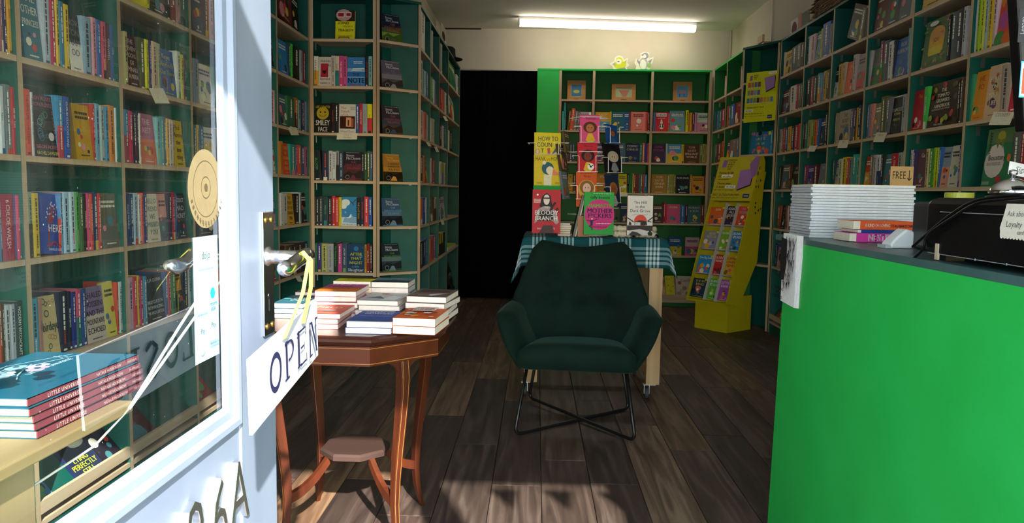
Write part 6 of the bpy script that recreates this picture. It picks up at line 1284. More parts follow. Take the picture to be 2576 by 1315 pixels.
def wbd_header(p):
    p.shape([(.09, .76), (.2, .76), (.22, .93), (.11, .93)], '8a68a8'); 
    for i, l in enumerate(('DIWRNOD', 'Y LLYFR', 'WORLD', 'BOOK', 'DAY')): p.text(l, .335 - .01 * i, .93 - .052 * i, .22, .032, '24240c', bold=.05)
    p.text('Dewisa dy lyfr', .25, .635, .38, .045, '1c1c0c', bold=.04); p.text('£1', .1, .555, .08, .045, '1c1c0c', bold=.04); p.rect(.15, .525, .43, .59, 'f0f0ea'); p.text('am ddim!', .29, .555, .25, .04, '1c1c0c', bold=.04); p.marks(.22, .48, .28, .02, '34340c', 1)
    p.text('Choose your', .25, .39, .36, .045, '1c1c0c', bold=.04); p.text('£1 book', .17, .31, .22, .045, '1c1c0c', bold=.04); p.rect(.31, .275, .56, .345, 'f0f0ea'); p.text('for free!', .435, .31, .22, .04, '1c1c0c', bold=.04); p.marks(.29, .235, .5, .02, '34340c', 1); p.marks(.38, .13, .68, .045, '4a4a14', 2); p.marks(.36, .06, .66, .03, '7a7a24', 2)
    p.shape([(.615, .22), (.93, .34), (.93, .70), (.61, .66)], '1c1420'); p.shape([(.60, .24), (.91, .36), (.91, .72), (.60, .68)], '9a72b4'); p.shape([(.92, .50), (1.0, .58), (1.0, .99), (.90, .99), (.79, .82)], '8a64a4'); p.rect(.80, .06, .95, .15, '34386a'); p.marks(.875, .105, .1, .04, 'c0c4e0', 1); p.line([(.68, .98), (.72, .9), (.76, .95), (.8, .88), (.86, .92)], .002, '8a8420')
mb = MB(); wbd_header(Page(mb, H0 - Vector((HWD, 0, 0)) + hn * .0002, (1, 0, 0), hv, HWD * 2, HL, eps=.0004)); mb.build('header_print', M['print'], hd)
DB = [[('d8622a', 'e8d0b0', 'SUN'), ('3a2a48', 'f0e8e8', 'AGAINST|ALL|ODDS'), ('d04028', '58b0d0', 'FA|TOMB')], [('8a88a8', 'd8d030', 'BEAR|RESCUE'), ('78a830', 'f0f0e0', 'FOOTBALL'), ('3a78b0', 'f0f0f0', 'BUNNY|SPLASH')], [('2a88c8', 'f0f0f0', 'One Big Family'), ('c03030', 'f0e8d0', 'BUNNY|MONKEY'), ('d0a028', '903838', 'CAMEL|CHASING|HONEY')], [('203850', 'd8c048', 'THE BIG|BANG!'), ('5aa838', 'e8e8f0', 'SUPER|PET CLUB'), ('9a4a9a', 'f0e0f0', 'LITTLE|DIARY')]]
for r_ in range(4):
    for c_ in range(3):
        col, tc_, tt = DB[r_][c_]; x0, x1 = cols_[c_] + .008, cols_[c_ + 1] - .006; vb = rows[3 - r_] * TL + .003; h_ = .178 if c_ else .165; y0 = .03
        P = B0 + vdir * vb - nf * .028 + Vector((x0, 0, 0)); m = YM @ frame_mat(P, (1, 0, 0), -nf, vdir); rn = random.Random(r_ * 3 + c_)
        root = empty('pocket_book', label='%s small book, %s row from top, %s column of the yellow stand' % (cname(col), ordinal(r_ + 1), ['left', 'middle', 'right'][c_]), cat='book', group='small books in the yellow stand', mat=m); mb = MB(); tm = MB()
        def art(p, tm_, tt=tt, tc_=tc_, rn=rn, col=col):
            for i in range(7): p.disc(rn.uniform(.15, .85), rn.uniform(.1, .5), rn.uniform(.07, .16), rn.choice([shade(col, .6), shade(col, 1.3), 'e8d8c0', 'd8a040', '40506a', 'c86858']), 9)
            ls = tt.split('|'); y = .86
            for l in ls: p.text(l, .5, y, .86, .12, tc_, bold=.04, mb=tm_); y -= .17
            p.rect(.76, .9, 1, 1, 'd8d838'); p.marks(.5, .04, .6, .03, tc_, 1)
        face_book(mb, x1 - x0, h_, .012, col, None, None, None, rn, art, tm=tm); mb.build('cover', M['print'], root)
        if tm.f: tm.build('title_lettering', M['print'], root)
        pm = MB(); pm.box((.002, .002, .002), (x1 - x0 - .003, .010, h_ - .003), 'ddd3bf'); pm.build('page_block', M['matte'], root)
# ------------------------------------------------------------------ poster on the slanted bookcase
U = UNITS['G']; Pp = U['P'] + U['n'] * .012; q = [on_plane(x, y, Pp, U['n']) for x, y in ((1870, 309), (1950, 302), (1958, 176), (1879, 184))]
pu = ((q[1] - q[0]) + (q[2] - q[3])).normalized(); pv = ((q[3] - q[0]) + (q[2] - q[1])).normalized(); pn = pu.cross(pv); pw_, ph_ = ((q[1] - q[0]).length + (q[2] - q[3]).length) / 2, ((q[3] - q[0]).length + (q[2] - q[1]).length) / 2
ps = thing('poster', 'yellow poster with rows of tiny covers on the slanted teal bookcase', 'poster', q[0]); mb = MB(); mb.poly(q, 'd6d81c'); mb.poly([p - pn * .0012 for p in reversed(q)], 'd0d0c0')
for i in range(4): j = (i + 1) % 4; mb.poly([q[i] - pn * .0012, q[j] - pn * .0012, q[j], q[i]], 'd6d81c')
add(ps, 'sheet', mb, M['print']); mb = MB(); p = Page(mb, q[0], pu, pv, pw_, ph_, eps=.0005)
p.shape([(.12, .85), (.2, .85), (.22, .95), (.14, .95)], '9a6890')
for i, l in enumerate(('WORLD', 'BOOK', 'DAY')): p.text(l, .33 - .01 * i, .95 - .035 * i, .2, .024, '2a2a10', bold=.05)
p.rect(.72, .94, .97, .985, 'f0f0e8'); p.text('5 March 2026', .845, .962, .22, .016, '34340c'); rn = random.Random(4)
for y, n in ((.76, 4), (.6, 4), (.44, 8)):
    p.rect(.07, y - .06, .09 + n * .105, y - .05, 'eaeae0')
    for i in range(n): p.rect(.09 + i * .108, y - .05, .175 + i * .108, y + .05, rn.choice(['5a88b0', '4a6a98', '8aa0b8', 'c85a48', 'b87850', '9aa088', '7a9a58', 'a86888', '30343a', 'd86828', '8a88a0', '6a3a58', 'c8a040']))
p.shape([(.70, .58), (.97, .66), (.97, .90), (.64, .86)], '1c1420'); p.shape([(.69, .60), (.95, .68), (.95, .91), (.63, .87)], 'a078b8')
p.text('Choose your £1 book', .39, .3, .68, .034, '1c1c0c', bold=.05); p.rect(.05, .21, .33, .26, 'f0f0ea'); p.text('for free!', .19, .235, .25, .032, '1c1c0c', bold=.05); p.marks(.37, .17, .6, .016, '34340c', 1); p.marks(.4, .12, .68, .012, '5a5a14', 1); p.rect(.8, .06, .94, .13, '34386a'); p.marks(.87, .095, .1, .03, 'c0c4e0', 1)
add(ps, 'poster_print', mb, M['print'])
# ------------------------------------------------------------------ green counter
KX, KXB, KZ, KY1, KY0 = 0.85, 0.832, 1.0, 2.587, 0.75
ct = thing('counter', 'bright green painted shop counter with a grey top', 'counter', (1.1, 1.8, 0))
mb = MB(); mb.prism([(KXB, 0), (KX, KZ), (KX + .018, KZ), (KXB + .018, 0)], KY0, KY1, to3=lambda x, z, y: (x, y, z)); add(ct, 'front_panel', mb, M['green'])
mb = MB(); mb.box((KX + .02, KY1 - .018, 0), (1.42, KY1, KZ)); add(ct, 'end_panel', mb, M['green']); mb = MB(); mb.box((KX + .02, KY0, 0), (1.42, KY0 + .018, KZ)); add(ct, 'end_panel', mb, M['green']); mb = MB(); mb.box((1.40, KY0 + .02, 0), (1.42, KY1 - .02, KZ)); add(ct, 'back_panel', mb, M['green'])
mb = MB(); mb.box((KX - .001, KY0 - .01, KZ), (1.44, KY1 + .115, KZ + .018)); add(ct, 'worktop', mb, mottled('grey_green_laminate', '3c5a58', '44625f', (8, 8, 8), .35), bevel=.0015)
KT = KZ + .0188
# pile of newsprint booklets
a = on_z(2036, 597, KT); nb = 19
for i in range(nb):
    rn = random.Random(i + 40); z = KT + i * .0092; ox, oy = rn.uniform(-.003, .003), rn.uniform(-.004, .004) - .0006 * i * 0
    b = empty('booklet', (a.x + ox, a.y + oy, z), 'white newsprint booklet, %s from the bottom of the tall pile on the counter' % ordinal(i + 1), 'booklet', 'booklets piled on the counter')
    b.rotation_euler = (0, 0, math.radians(-1 + rn.uniform(-.5, .5))); mb = MB(); W_, D_ = .33, .215; th = .0086; n = 8
    for q in range(n):
        f = lambda t, zz: (W_ * t, zz - (.0 if t > .12 else (.12 - t) * .02 * 0))
        x0, x1 = W_ * q / n, W_ * (q + 1) / n
    for k in range(4):
        zz = th * k / 4; t_ = th / 4 - .0004; e = rn.uniform(0, .002); mb.box((e, rn.uniform(0, .0015), zz), (W_ - rn.uniform(0, .001), D_, zz + t_), 'dfe3ea')
    mb.build('pages', M['matte'], b); mb = MB(); mb.box((-.0005, -.0006, th - .0007), (W_ + .0006, D_, th + .0002), '1c4a80' if i < nb - 1 else 'd8a848'); 
    if i == nb - 1:
        p = Page(mb, (0, 0, th + .0002), (1, 0, 0), (0, 1, 0), W_, D_, eps=.0003); p.rect(.3, .1, .98, .9, '4a78b0'); p.rect(.35, .2, .7, .7, 'c87838'); p.disc(.8, .5, .08, 'e0d8c8', 10)
    mb.build('cover', M['print'], b)
# three paperbacks, spines towards the door
z = KT; o0 = on_z(2140, 608, KT)
for lab, title, auth, col, tcol, th, xl, xr, tc2 in (('magenta NESTING paperback under the blue book on the counter', 'NESTING', '', 'd03a9a', 'f4e8f0', .026, 2140, 2262, 'f4e8f0'), ('thin navy paperback between NESTING and the orange book', '', '', '1f3a86', 'c8d0e8', .010, 2160, 2270, 'c8d0e8'), ('orange A KIND OF LOVING paperback on top of the counter books', 'A KIND OF LOVING', 'STAN BARSTOW', 'd4582c', 'f4ece0', .026, 2148, 2298, '2a2018')):
    a = on_y(xl, 560, o0.y); b = on_y(xr, 560, o0.y); w = b.x - a.x; r = empty('paperback_book', (a.x, o0.y, z + .0004), lab, 'book', 'books lying on the counter'); d = .125
    mb = MB(); mb.box((0, .002, .001), (w, d, th - .001), 'e4dccd'); mb.build('page_block', M['matte'], r); mb = MB(); mb.box((.016 if th > .02 else .0, 0, 0), (w, d, .001), col); mb.box((.0, 0, th - .001), (w, d, th), col); mb.box((.02 if th > .02 else .01, 0, .001), (w, .0018, th - .001), col); mb.build('cover', M['print'], r)
    if title:
        mb = MB(); p = Page(mb, (0, 0, 0), (1, 0, 0), (0, 0, 1), w, th, eps=.0004)
        if auth: p.text(title, .40, .5, .42, .36, tcol, bold=.05); p.text(auth, .81, .45, .36, .34, tc2, bold=.05)
        else: p.rect(0.15, .04, .38, .96, col); p.text(title, .68, .5, .62, .78, tcol, bold=.05)
        mb.build('title_lettering', M['print'], r)
    z += th + .0006
# white tape dispenser
td = thing('tape_dispenser', 'white plastic tape dispenser in front of the counter books', 'tape dispenser', (0.93, 2.0, KT)); a = on_z(2215, 622, KT)
mb = MB(); pr = [(0, 0), (.075, 0), (.082, .02), (.078, .045), (.05, .052), (.02, .03), (0, .012)]
mb.prism(pr, 0, .055, to3=lambda x, z_, e: (a.x + .012 + x * .8, a.y - .03 + e, KT + z_)); add(td, 'body', mb, principled('white_plastic', 'e4e7ea', .3), bevel=.006, bseg=3)
mb = MB(); mb.box((a.x, a.y - .028, KT), (a.x + .02, a.y + .02, KT + .008)); add(td, 'cutter_foot', mb, principled('clear_grey_plastic', 'b8c4c8', .2))
# black cash drawer, bell, leads, scalloped card
dr = thing('cash_drawer', 'black cash drawer at the near end of the counter', 'cash drawer', (1.06, 1.5, KT)); DXF = 0.872
mb = MB(); mb.box((DXF, 1.12, KT + .012), (1.28, 1.735, KT + .135)); add(dr, 'case', mb, M['blackplastic'], bevel=.022, bseg=4)
mb = MB(); mb.box((DXF - .002, 1.14, KT + .016), (DXF + .004, 1.66, KT + .100)); add(dr, 'drawer_front', mb, M['blackplastic'], bevel=.001)
mb = MB(); mb.box((DXF - .0025, 1.14, KT + .104), (DXF + .004, 1.66, KT + .1055)); mb.box((DXF - .0025, 1.14, KT + .013), (DXF + .004, 1.70, KT + .0145)); add(dr, 'seam', mb, principled('grey_seam', '8a8a8c', .4))
for y in (1.66, 1.52, 1.42, 1.22): mb = MB(); mb.lathe([(.003, 0), (.002, .002), (0, .0022)], 8); mb.xform(Matrix.Translation((DXF - .001, y, KT + .0135)) @ Matrix.Rotation(math.radians(-90), 4, 'Y')); add(dr, 'screw', mb, M['zinc'])
for y in (1.66, 1.18): mb = MB(); mb.box((DXF + .01, y - .012, KT), (DXF + .05, y + .012, KT + .0118)); add(dr, 'foot', mb, M['black'])
mb = MB(); mb.box((DXF - .004, 1.655, KT + .001), (DXF + .0, 1.668, KT + .036)); add(dr, 'bracket_tab', mb, principled('beige_tab', 'b8a890', .6))
DT_ = KT + .1355
bl = thing('counter_bell', 'polished chrome reception bell on the cash drawer', 'bell', (0.965, 1.55, DT_)); bc = on_z(2521, 487, DT_ + .001); bc = Vector((0.952, 1.552, DT_))
mb = MB(); mb.lathe([(.046, 0), (.046, .004), (.03, .008), (.03, .010)], 28, c=bc); add(bl, 'base', mb, M['black'], smooth=True)
mb = MB(); mb.lathe([(.0405, .009), (.0415, .012), (.0395, .018), (.034, .026), (.025, .033), (.013, .0385), (.004, .040)], 36, c=bc); add(bl, 'dome', mb, principled('chrome', 'e8eaee', .06, 1.0), smooth=True)
mb = MB(); mb.lathe([(.004, .040), (.004, .046), (.0075, .048), (.0085, .052), (.0075, .056), (.0, .058)], 16, c=bc); add(bl, 'plunger', mb, M['steel'], smooth=True)
for k, pts in enumerate((((2296, 620), (2330, 590), (2385, 545), (2440, 510), (2500, 496), (2576, 490)), ((2300, 648), (2322, 625), (2335, 590), (2395, 548), (2455, 512), (2520, 502), (2590, 497)))):
    P = [on_x(x, y, DXF - .009 - .004 * k) for x, y in pts]; sm = []
    for i in range(len(P) - 1):
        p0, p1, p2, p3 = P[max(i - 1, 0)], P[i], P[i + 1], P[min(i + 2, len(P) - 1)]
        for t in (0, .25, .5, .75): sm.append(.5 * ((2 * p1) + (-p0 + p2) * t + (2 * p0 - 5 * p1 + 4 * p2 - p3) * t * t + (-p0 + 3 * p1 - 3 * p2 + p3) * t ** 3))
    sm.append(P[-1]); mb = MB(); mb.tube(sm, .0032, 8); o = mb.build('power_lead', M['blackplastic'], smooth=True); tag(o, ['upper black lead draped across the cash drawer front', 'lower black lead hanging over the counter edge'][k], 'cable')
q = [on_x(x, y, DXF - .004) for x, y in ((2535, 512), (2600, 512), (2600, 604), (2520, 590))]
cd = thing('loyalty_card', 'scalloped pale card reading Ask about loyalty on the cash drawer', 'card', q[0]); mb = MB(); y1_, y0_ = q[0].y, q[1].y; zt, zb = q[0].z, on_x(2560, 602, DXF - .004).z
pts = [(y1_, zt), (y1_ + .006, zt - .02), (y1_ + .016, zt - .045), (y1_ + .014, zb + .012)]
for i in range(9): y = y1_ + .014 - .0092 * i; pts += [(y - .0045 * (1 - math.cos(q)), zb + .005 - .006 * math.sin(q)) for q in (0, .5, 1.05, 1.57, 2.1, 2.64)]
pts += [(y1_ + .014 - .0092 * 9, zt)]
mb.prism(pts[::-1], 0, .001, 'ddd8c8', to3=lambda y, z_, e: (DXF - .0045 - e, y, z_)); add(cd, 'card_sheet', mb, M['matte']); mb = MB(); p = Page(mb, (DXF - .0058, y1_ - .004, zb), (0, -1, 0), (0, 0, 1), .07, zt - zb, eps=.0003); p.text('Ask about', .42, .72, .9, .15, '6a6a66', skew=.2); p.text('Loyalty', .3, .42, .7, .17, '6a6a66', skew=.2); p.text('card', .6, .2, .4, .12, '6a6a66', skew=.2); add(cd, 'handwriting', mb, M['matte'])
# printer behind the drawer, with a roll of tape on it
pr_ = thing('receipt_printer', 'dark grey receipt printer behind the cash drawer', 'printer', (1.12, 1.95, KT)); mb = MB(); mb.box((1.0, 1.86, KT), (1.16, 2.05, KT + .125)); add(pr_, 'case', mb, principled('charcoal_plastic', '26282c', .4), bevel=.012, bseg=3); mb = MB(); mb.box((1.02, 1.9, KT + .1252), (1.14, 1.915, KT + .127)); add(pr_, 'paper_slot', mb, M['black'])
tr = thing('tape_roll', 'roll of olive green tape on the receipt printer', 'tape', (1.06, 1.95, KT + .126)); mb = MB(); tcn = on_z(2330, 492, KT + .1255); c = Vector((1.072, 1.96, KT + .1272)); mb.lathe([(.026, 0), (.033, 0), (.033, .022), (.026, .022), (.026, 0)], 28, c=c); add(tr, 'tape_winding', mb, principled('olive_tape', 'a8ac3e', .35), smooth=False); mb = MB(); mb.lathe([(.024, 0), (.0258, 0), (.0258, .022), (.024, .022), (.024, 0)], 28, c=c); add(tr, 'card_core', mb, principled('card_core', 'c8b48a', .8))
# FREE sign
fs_ = on_y(2238, 470, 2.675); fe = on_y(2296, 468, 2.675); ft = on_y(2240, 418, 2.675); free = thing('free_sign', 'brown cardboard sign reading FREE with a down arrow', 'sign', (fs_.x, 2.675, KT)); mb = MB(); mb.box((fs_.x, 2.675, KT + .001), (fe.x, 2.678, ft.z), 'b08c60'); add(free, 'cardboard', mb, M['matte']); mb = MB(); hh = ft.z - fs_.z; p = Page(mb, (fs_.x, 2.675, fs_.z), (1, 0, 0), (0, 0, 1), fe.x - fs_.x, hh, eps=.0004); p.text('FREE', .38, .58, .6, .5, '2a2218'); p.line([(.82, .82), (.82, .34)], .0025, '2a2218'); p.line([(.74, .46), (.82, .32), (.92, .46)], .0025, '2a2218'); add(free, 'handwriting', mb, M['matte'])
# leaflets strapped to the counter end
lf = thing('leaflet_bundle', 'bundle of white THE THING WITH FEATHERS leaflets hung on the counter corner', 'leaflets', (0.83, 2.56, 0.8)); A_, B_ = Vector((0.812, 2.575, 0)), Vector((0.858, 2.52, 0)); A_ = on_y(1966, 700, 2.555); B_ = on_y(2001, 700, 2.44)
lu = Vector((B_.x - A_.x, B_.y - A_.y, 0)); lw = lu.length; lu.normalize(); ln = Vector((lu.y, -lu.x, 0)); zt, zb = on_y(1966, 585, 2.555).z, on_y(1970, 757, 2.54).z
for i in range(6):
    mb = MB(); off = .0022 * i; O_ = A_ - ln * off + lu * (.0035 * i); mb.prism([(0, 0), (lw, -.008 * (1)), (lw, zt - zb - .004), (0, zt - zb)], 0, .0012, 'e6e6e8', to3=lambda x, z_, e: tuple(Vector((O_.x, O_.y, zb)) + lu * x + Vector((0, 0, z_)) - ln * e)); lo_ = add(lf, 'leaflet', mb, M['matte'])
mb = MB(); p = Page(mb, (A_.x, A_.y, zb), lu, (0, 0, 1), lw, zt - zb, eps=.0005); rn = random.Random(2)
for i in range(60):
    y = rn.uniform(.28, .96); k = (y - .28) / .68; x = .72 + rn.uniform(-.22, .2) * (.5 + .6 * k); p.shape([(x, y), (x + .05, y + .02), (x + rn.uniform(-.05, .04), y - rn.uniform(.08, .16))], '1c1c1e')
p.shape([(.6, .35), (.5, .6), (.55, .95), (.95, .93), (.98, .6), (.85, .35)], '202022')
for i, l in enumerate(('THE THING', 'WITH', 'FEATHERS')): p.text(l, .5, .215 - .06 * i, [.94, .5, .94][i], .045, '141414', bold=.06)
add(lf, 'cover_art', mb, M['matte']); mb = MB(); zz = zb + (zt - zb) * .38; c = [A_ + ln * .002 - lu * .001, B_ + ln * .002 + lu * .012, B_ - ln * .015 + lu * .012, A_ - ln * .015 - lu * .001]; mb.tube([(v.x, v.y, zz) for v in c], .0011, 6, closed=True); add(lf, 'elastic_band', mb, M['white'])
# monitor at the edge of the view
mo = thing('computer_monitor', 'black computer monitor seen edge-on at the right of the counter', 'monitor', (1.0, 1.3, KT)); a, b, c, d = on_y(2553, -60, 1.42), on_y(2577, 330, 1.42), on_y(2572, 420, 1.42), on_y(2700, -60, 1.42)
mb = MB(); P4 = [(a.x, a.z + .0), (b.x, b.z), (b.x + .35, b.z), (a.x + .35, a.z)]; mb.prism(P4, 1.42, 1.45, to3=lambda x, z_, y: (x, y, z_)); add(mo, 'screen_case', mb, M['blackplastic'], bevel=.004)
mb = MB(); mb.box((1.06, 1.452, KT + .1362), (1.2, 1.47, b.z + .05)); add(mo, 'stand', mb, M['blackplastic']); mb = MB(); mb.box((1.0, 1.40, KT + .1358), (1.24, 1.53, KT + .142)); add(mo, 'stand_foot', mb, M['blackplastic'])
mb = MB(); s0, s1 = on_y(2562, 106, 1.419), on_y(2572, 22, 1.419); p = Page(mb, (on_y(2560, 100, 1.419).x, 1.4195, s0.z), (1, 0, 0), (0, 0, 1), .014, s1.z - s0.z, eps=.0003); p.rect(0, 0, 1, 1, '34343a'); p.text('Lenovo', .5, .5, .9, .5, '9a9aa0', rot=-1); s0, s1 = on_y(2566, 245, 1.419), on_y(2566, 153, 1.419); p = Page(mb, (on_y(2566, 200, 1.419).x, 1.4195, s0.z), (1, 0, 0), (0, 0, 1), .03, s1.z - s0.z, eps=.0003); p.rect(0, 0, 1, 1, '58b0e0'); p.rect(.06, .05, 1, .95, 'f0f4f8'); p.rect(.12, .1, 1, .8, 'd8583c'); p.rect(.3, .6, .9, .75, 'f0f0f0'); p.rect(.3, .3, .9, .45, 'f0f0f0'); add(mo, 'stickers', mb, M['print'])
sg = thing('sign_up_card', 'white handwritten card propped behind the bell', 'card', (1.0, 1.62, DT_)); a, b = on_y(2536, 437, 1.62), on_y(2537, 405, 1.62); mb = MB(); mb.prism([(0, 0), (.06, -.012), (.062, .014), (.002, b.z - a.z)], 1.62, 1.6215, 'e4e6ea', to3=lambda x, z_, y: (a.x + x, y, a.z + z_)); add(sg, 'card_sheet', mb, M['matte']); mb = MB(); mb.box((a.x + .02, 1.6216, DT_), (a.x + .03, 1.624, a.z + .01)); add(sg, 'prop', mb, M['black']); mb = MB(); p = Page(mb, (a.x, 1.62, a.z), Vector((1, 0, -.16)), (0, 0, 1), .06, b.z - a.z, eps=.0004); p.text('Signed', .55, .5, .7, .4, '4a4a50', skew=.3); add(sg, 'handwriting', mb, M['matte'])
# ------------------------------------------------------------------ ceiling batten lamp
em = principled('lit_diffuser', 'fff6e0', .5); eb = em.node_tree.nodes['Principled BSDF']; eb.inputs['Emission Color'].default_value = (1, .90, .74, 1); eb.inputs['Emission Strength'].default_value = LAMP
def batten(A_, B_, label):
    lm = thing('ceiling_light', label, 'ceiling light', ((A_.x + B_.x) / 2, (A_.y + B_.y) / 2, CEIL)); lu = (B_ - A_); LL = lu.length; lu.normalize(); lw_ = Vector((-lu.y, lu.x, 0))
    f = lambda x, y, z_: tuple(Vector((A_.x, A_.y, CEIL)) + lu * x + lw_ * y + Vector((0, 0, z_)))
    mb = MB(); mb.prism([(.0, -.002), (.0, -.030), (.06, -.030), (.06, -.002)], 0, LL, to3=lambda y, z_, x: f(x, y, z_)); add(lm, 'housing', mb, M['white'])
    mb = MB(); mb.prism([(-.003, -.0305), (-.003, -.080), (.004, -.088), (.056, -.088), (.063, -.080), (.063, -.0305)], .012, LL - .012, to3=lambda y, z_, x: f(x, y, z_)); add(lm, 'diffuser', mb, em)
    for x0 in (0, LL - .012): mb = MB(); mb.prism([(-.005, -.0302), (-.005, -.09), (.065, -.09), (.065, -.0302)], x0, x0 + .0118, to3=lambda y, z_, x: f(x, y, z_)); add(lm, 'end_cap', mb, M['white'])
batten(on_z(1305, 41, CEIL - .003), on_z(1754, 57, CEIL - .003), 'long white batten light on the ceiling near the back wall')
# ------------------------------------------------------------------ card bird cut-outs on the children's bookcase
def cutout(px, py, outline, shapes, lab):
    P = Vector((0, 8.05, 0)); root = thing('paper_cutout', lab, 'cut-out', on_y(*px, 8.05), 'bird cut-outs on the children\'s bookcase'); mb = MB(); W = 0.0
    q = [on_y(x, y, 8.05) for x, y in outline]; zb = 2.4305; mn = min(p.z for p in q); q = [(p.x, p.z - mn + zb) for p in q]
    mb.prism(q, 8.05, 8.053, 'ece6d6', to3=lambda x, z_, y: (x, y, z_)); add(root, 'card_shape', mb, M['matte']); mb = MB()
    for k, (pts, c) in enumerate(shapes): s = [on_y(x, y, 8.05) for x, y in pts]; mb.poly([(p.x, 8.0495 - .0004 * k, p.z - mn + zb) for p in s], c)
    add(root, 'drawing', mb, M['matte'])
def ell(cx, cy, rx, ry, n=14): return [(cx + rx * math.cos(2 * math.pi * i / n), cy + ry * math.sin(2 * math.pi * i / n)) for i in range(n)]
cutout((1558, 172), 0, [(1545, 172), (1540, 160), (1533, 154), (1545, 148), (1547, 138), (1556, 133), (1566, 136), (1570, 144), (1580, 140), (1578, 152), (1584, 158), (1576, 164), (1580, 172)], [(ell(1560, 158, 15, 11), 'd8d43a'), (ell(1558, 148, 9, 10), 'd8d43a'), (ell(1557, 149, 7, 7), 'f0ecdc'), (ell(1556, 149, 3, 2), '8a8a88'), ([(1540, 156), (1548, 150), (1548, 160)], 'b0b0a8'), ([(1570, 150), (1577, 144), (1574, 156)], 'c0bc40'), ([(1550, 168), (1572, 164), (1576, 170), (1552, 171)], '9a9a98')], 'paper chick cut-out in yellow on top of the children\'s bookcase')
cutout((1620, 172), 0, [(1598, 172), (1601, 160), (1596, 152), (1600, 140), (1608, 146), (1612, 134), (1610, 128), (1620, 124), (1634, 126), (1632, 140), (1645, 137), (1642, 150), (1636, 160), (1634, 172)], [(ell(1619, 154, 11, 16), 'b8b8c4'), (ell(1618, 156, 8, 13), 'eeeade'), (ell(1624, 134, 8, 8), '9a9aaa'), (ell(1621, 135, 5, 5), 'eeeade'), ([(1612, 131), (1620, 130), (1618, 135)], '8a8a9a'), ([(1602, 142), (1611, 150), (1610, 156), (1604, 150)], '9a9aa8'), ([(1630, 148), (1642, 141), (1636, 153)], '9a9aa8'), (ell(1633, 158, 5, 6), '9ac070'), ([(1610, 168), (1628, 167), (1630, 172), (1608, 172)], '8a90c0')], 'paper penguin cut-out with green bag on top of the children\'s bookcase')
# ---- wooden picture frames
for k, (x0, x1, yt, yb, cols, lab) in enumerate(((1427, 1473, 197, 248, ('4a88b8', 'd8c868', 'e8e8e0'), 'wooden picture frame with a yellow and blue print, left of the three'), (1539, 1599, 207, 250, ('b8c8a0', 'd88878', 'd8d0a8'), 'wide wooden picture frame with a pink print, middle of the three'), (1693, 1741, 200, 251, ('5aa0d0', 'c88898', 'a8c0d8'), 'wooden picture frame with a pink and sky-blue print, right of the three'))):
    Y = 8.02; a, b, t = on_y(x0, yb, Y), on_y(x1, yb, Y), on_y(x0, yt, Y); w, h = b.x - a.x, (t.z - a.z); m = Matrix.Translation((a.x, Y, 2.1208)) @ Matrix.Rotation(math.radians(-8), 4, 'X'); r = empty('framed_picture', label=lab, cat='picture', group='frames on the top green shelf', mat=m); bw = .038; mb = MB()
    A = [(0, 0), (w, 0), (w, h), (0, h)]; B = [(bw, bw), (w - bw, bw), (w - bw, h - bw), (bw, h - bw)]
    for i in range(4):
        j = (i + 1) % 4; mb.poly([(A[i][0], 0, A[i][1]), (A[j][0], 0, A[j][1]), (B[j][0], .004, B[j][1]), (B[i][0], .004, B[i][1])]); mb.poly([(B[i][0], .004, B[i][1]), (B[j][0], .004, B[j][1]), (B[j][0], .016, B[j][1]), (B[i][0], .016, B[i][1])]); mb.poly([(A[j][0], 0, A[j][1]), (A[i][0], 0, A[i][1]), (A[i][0], .02, A[i][1]), (A[j][0], .02, A[j][1])])
    mb.build('frame', wood('oak_frame_%d' % k, '9a6a38', 'b8854a', 'X', 12, .5), r); mb = MB(); mb.box((bw - .002, .012, bw - .002), (w - bw + .002, .018, h - bw + .002), 'dcd8c8'); p = Page(mb, (bw, .012, bw), (1, 0, 0), (0, 0, 1), w - 2 * bw, h - 2 * bw, eps=.0006)
    p.rect(.04, .04, .96, .96, cols[0]); 
    if k == 1: p.shape([(.2, .75), (.85, .75), (.65, .1), (.45, .1)], cols[1])
    elif k == 0: p.disc(.5, .42, .3, cols[1], 14, ry=.14); p.rect(.3, .75, .38, .95, '8a6a40')
    else: p.rect(.2, .35, .8, .62, cols[1]); p.rect(.25, .1, .3, .35, '3a5a88'); p.rect(.6, .1, .65, .35, '3a5a88')
    mb.build('print', M['print'], r); mb = MB(); mb.poly([(bw, .0095, bw), (w - bw, .0095, bw), (w - bw, .0095, h - bw), (bw, .0095, h - bw)]); mb.build('pane', M['pane'], r); mb = MB(); mb.box((w * .38, -.004, 0), (w * .62, .0, .012)); mb.build('stand_tab', M['black'], r)
# ---- handwritten section cards hung from shelf edges
def note_card(un, px, py, text, lab, skewx=0):
    U = UNITS[un]; x0, x1 = px; y0, y1 = py; P = U['P'] + U['n'] * .004; q = [on_plane(x, y, P, U['n']) for x, y in ((x0 + skewx, y1), (x1 + skewx, y1), (x1, y0), (x0, y0))]; r = thing('section_card', lab, 'card', q[3], 'section cards on the shelf edges'); n = U['n']; q[0] = q[0] + n * .012; q[1] = q[1] + n * .012; mb = MB(); mb.poly(q, 'ded8c2'); mb.poly([p - n * .0006 for p in reversed(q)], 'd0caa8'); mb.poly([q[3], q[2], q[2] - n * .02, q[3] - n * .02], 'ded8c2'); add(r, 'card_sheet', mb, M['matte'])
    if text: mb = MB(); u = (q[1] - q[0]); v = (q[3] - q[0]); p = Page(mb, q[0], u, v, u.length, v.length, eps=.0005); [p.text(l, .5, .75 - .42 * i, .85, .26, '8a8478', skew=.2) for i, l in enumerate(text.split('|'))]; add(r, 'handwriting', mb, M['matte'])
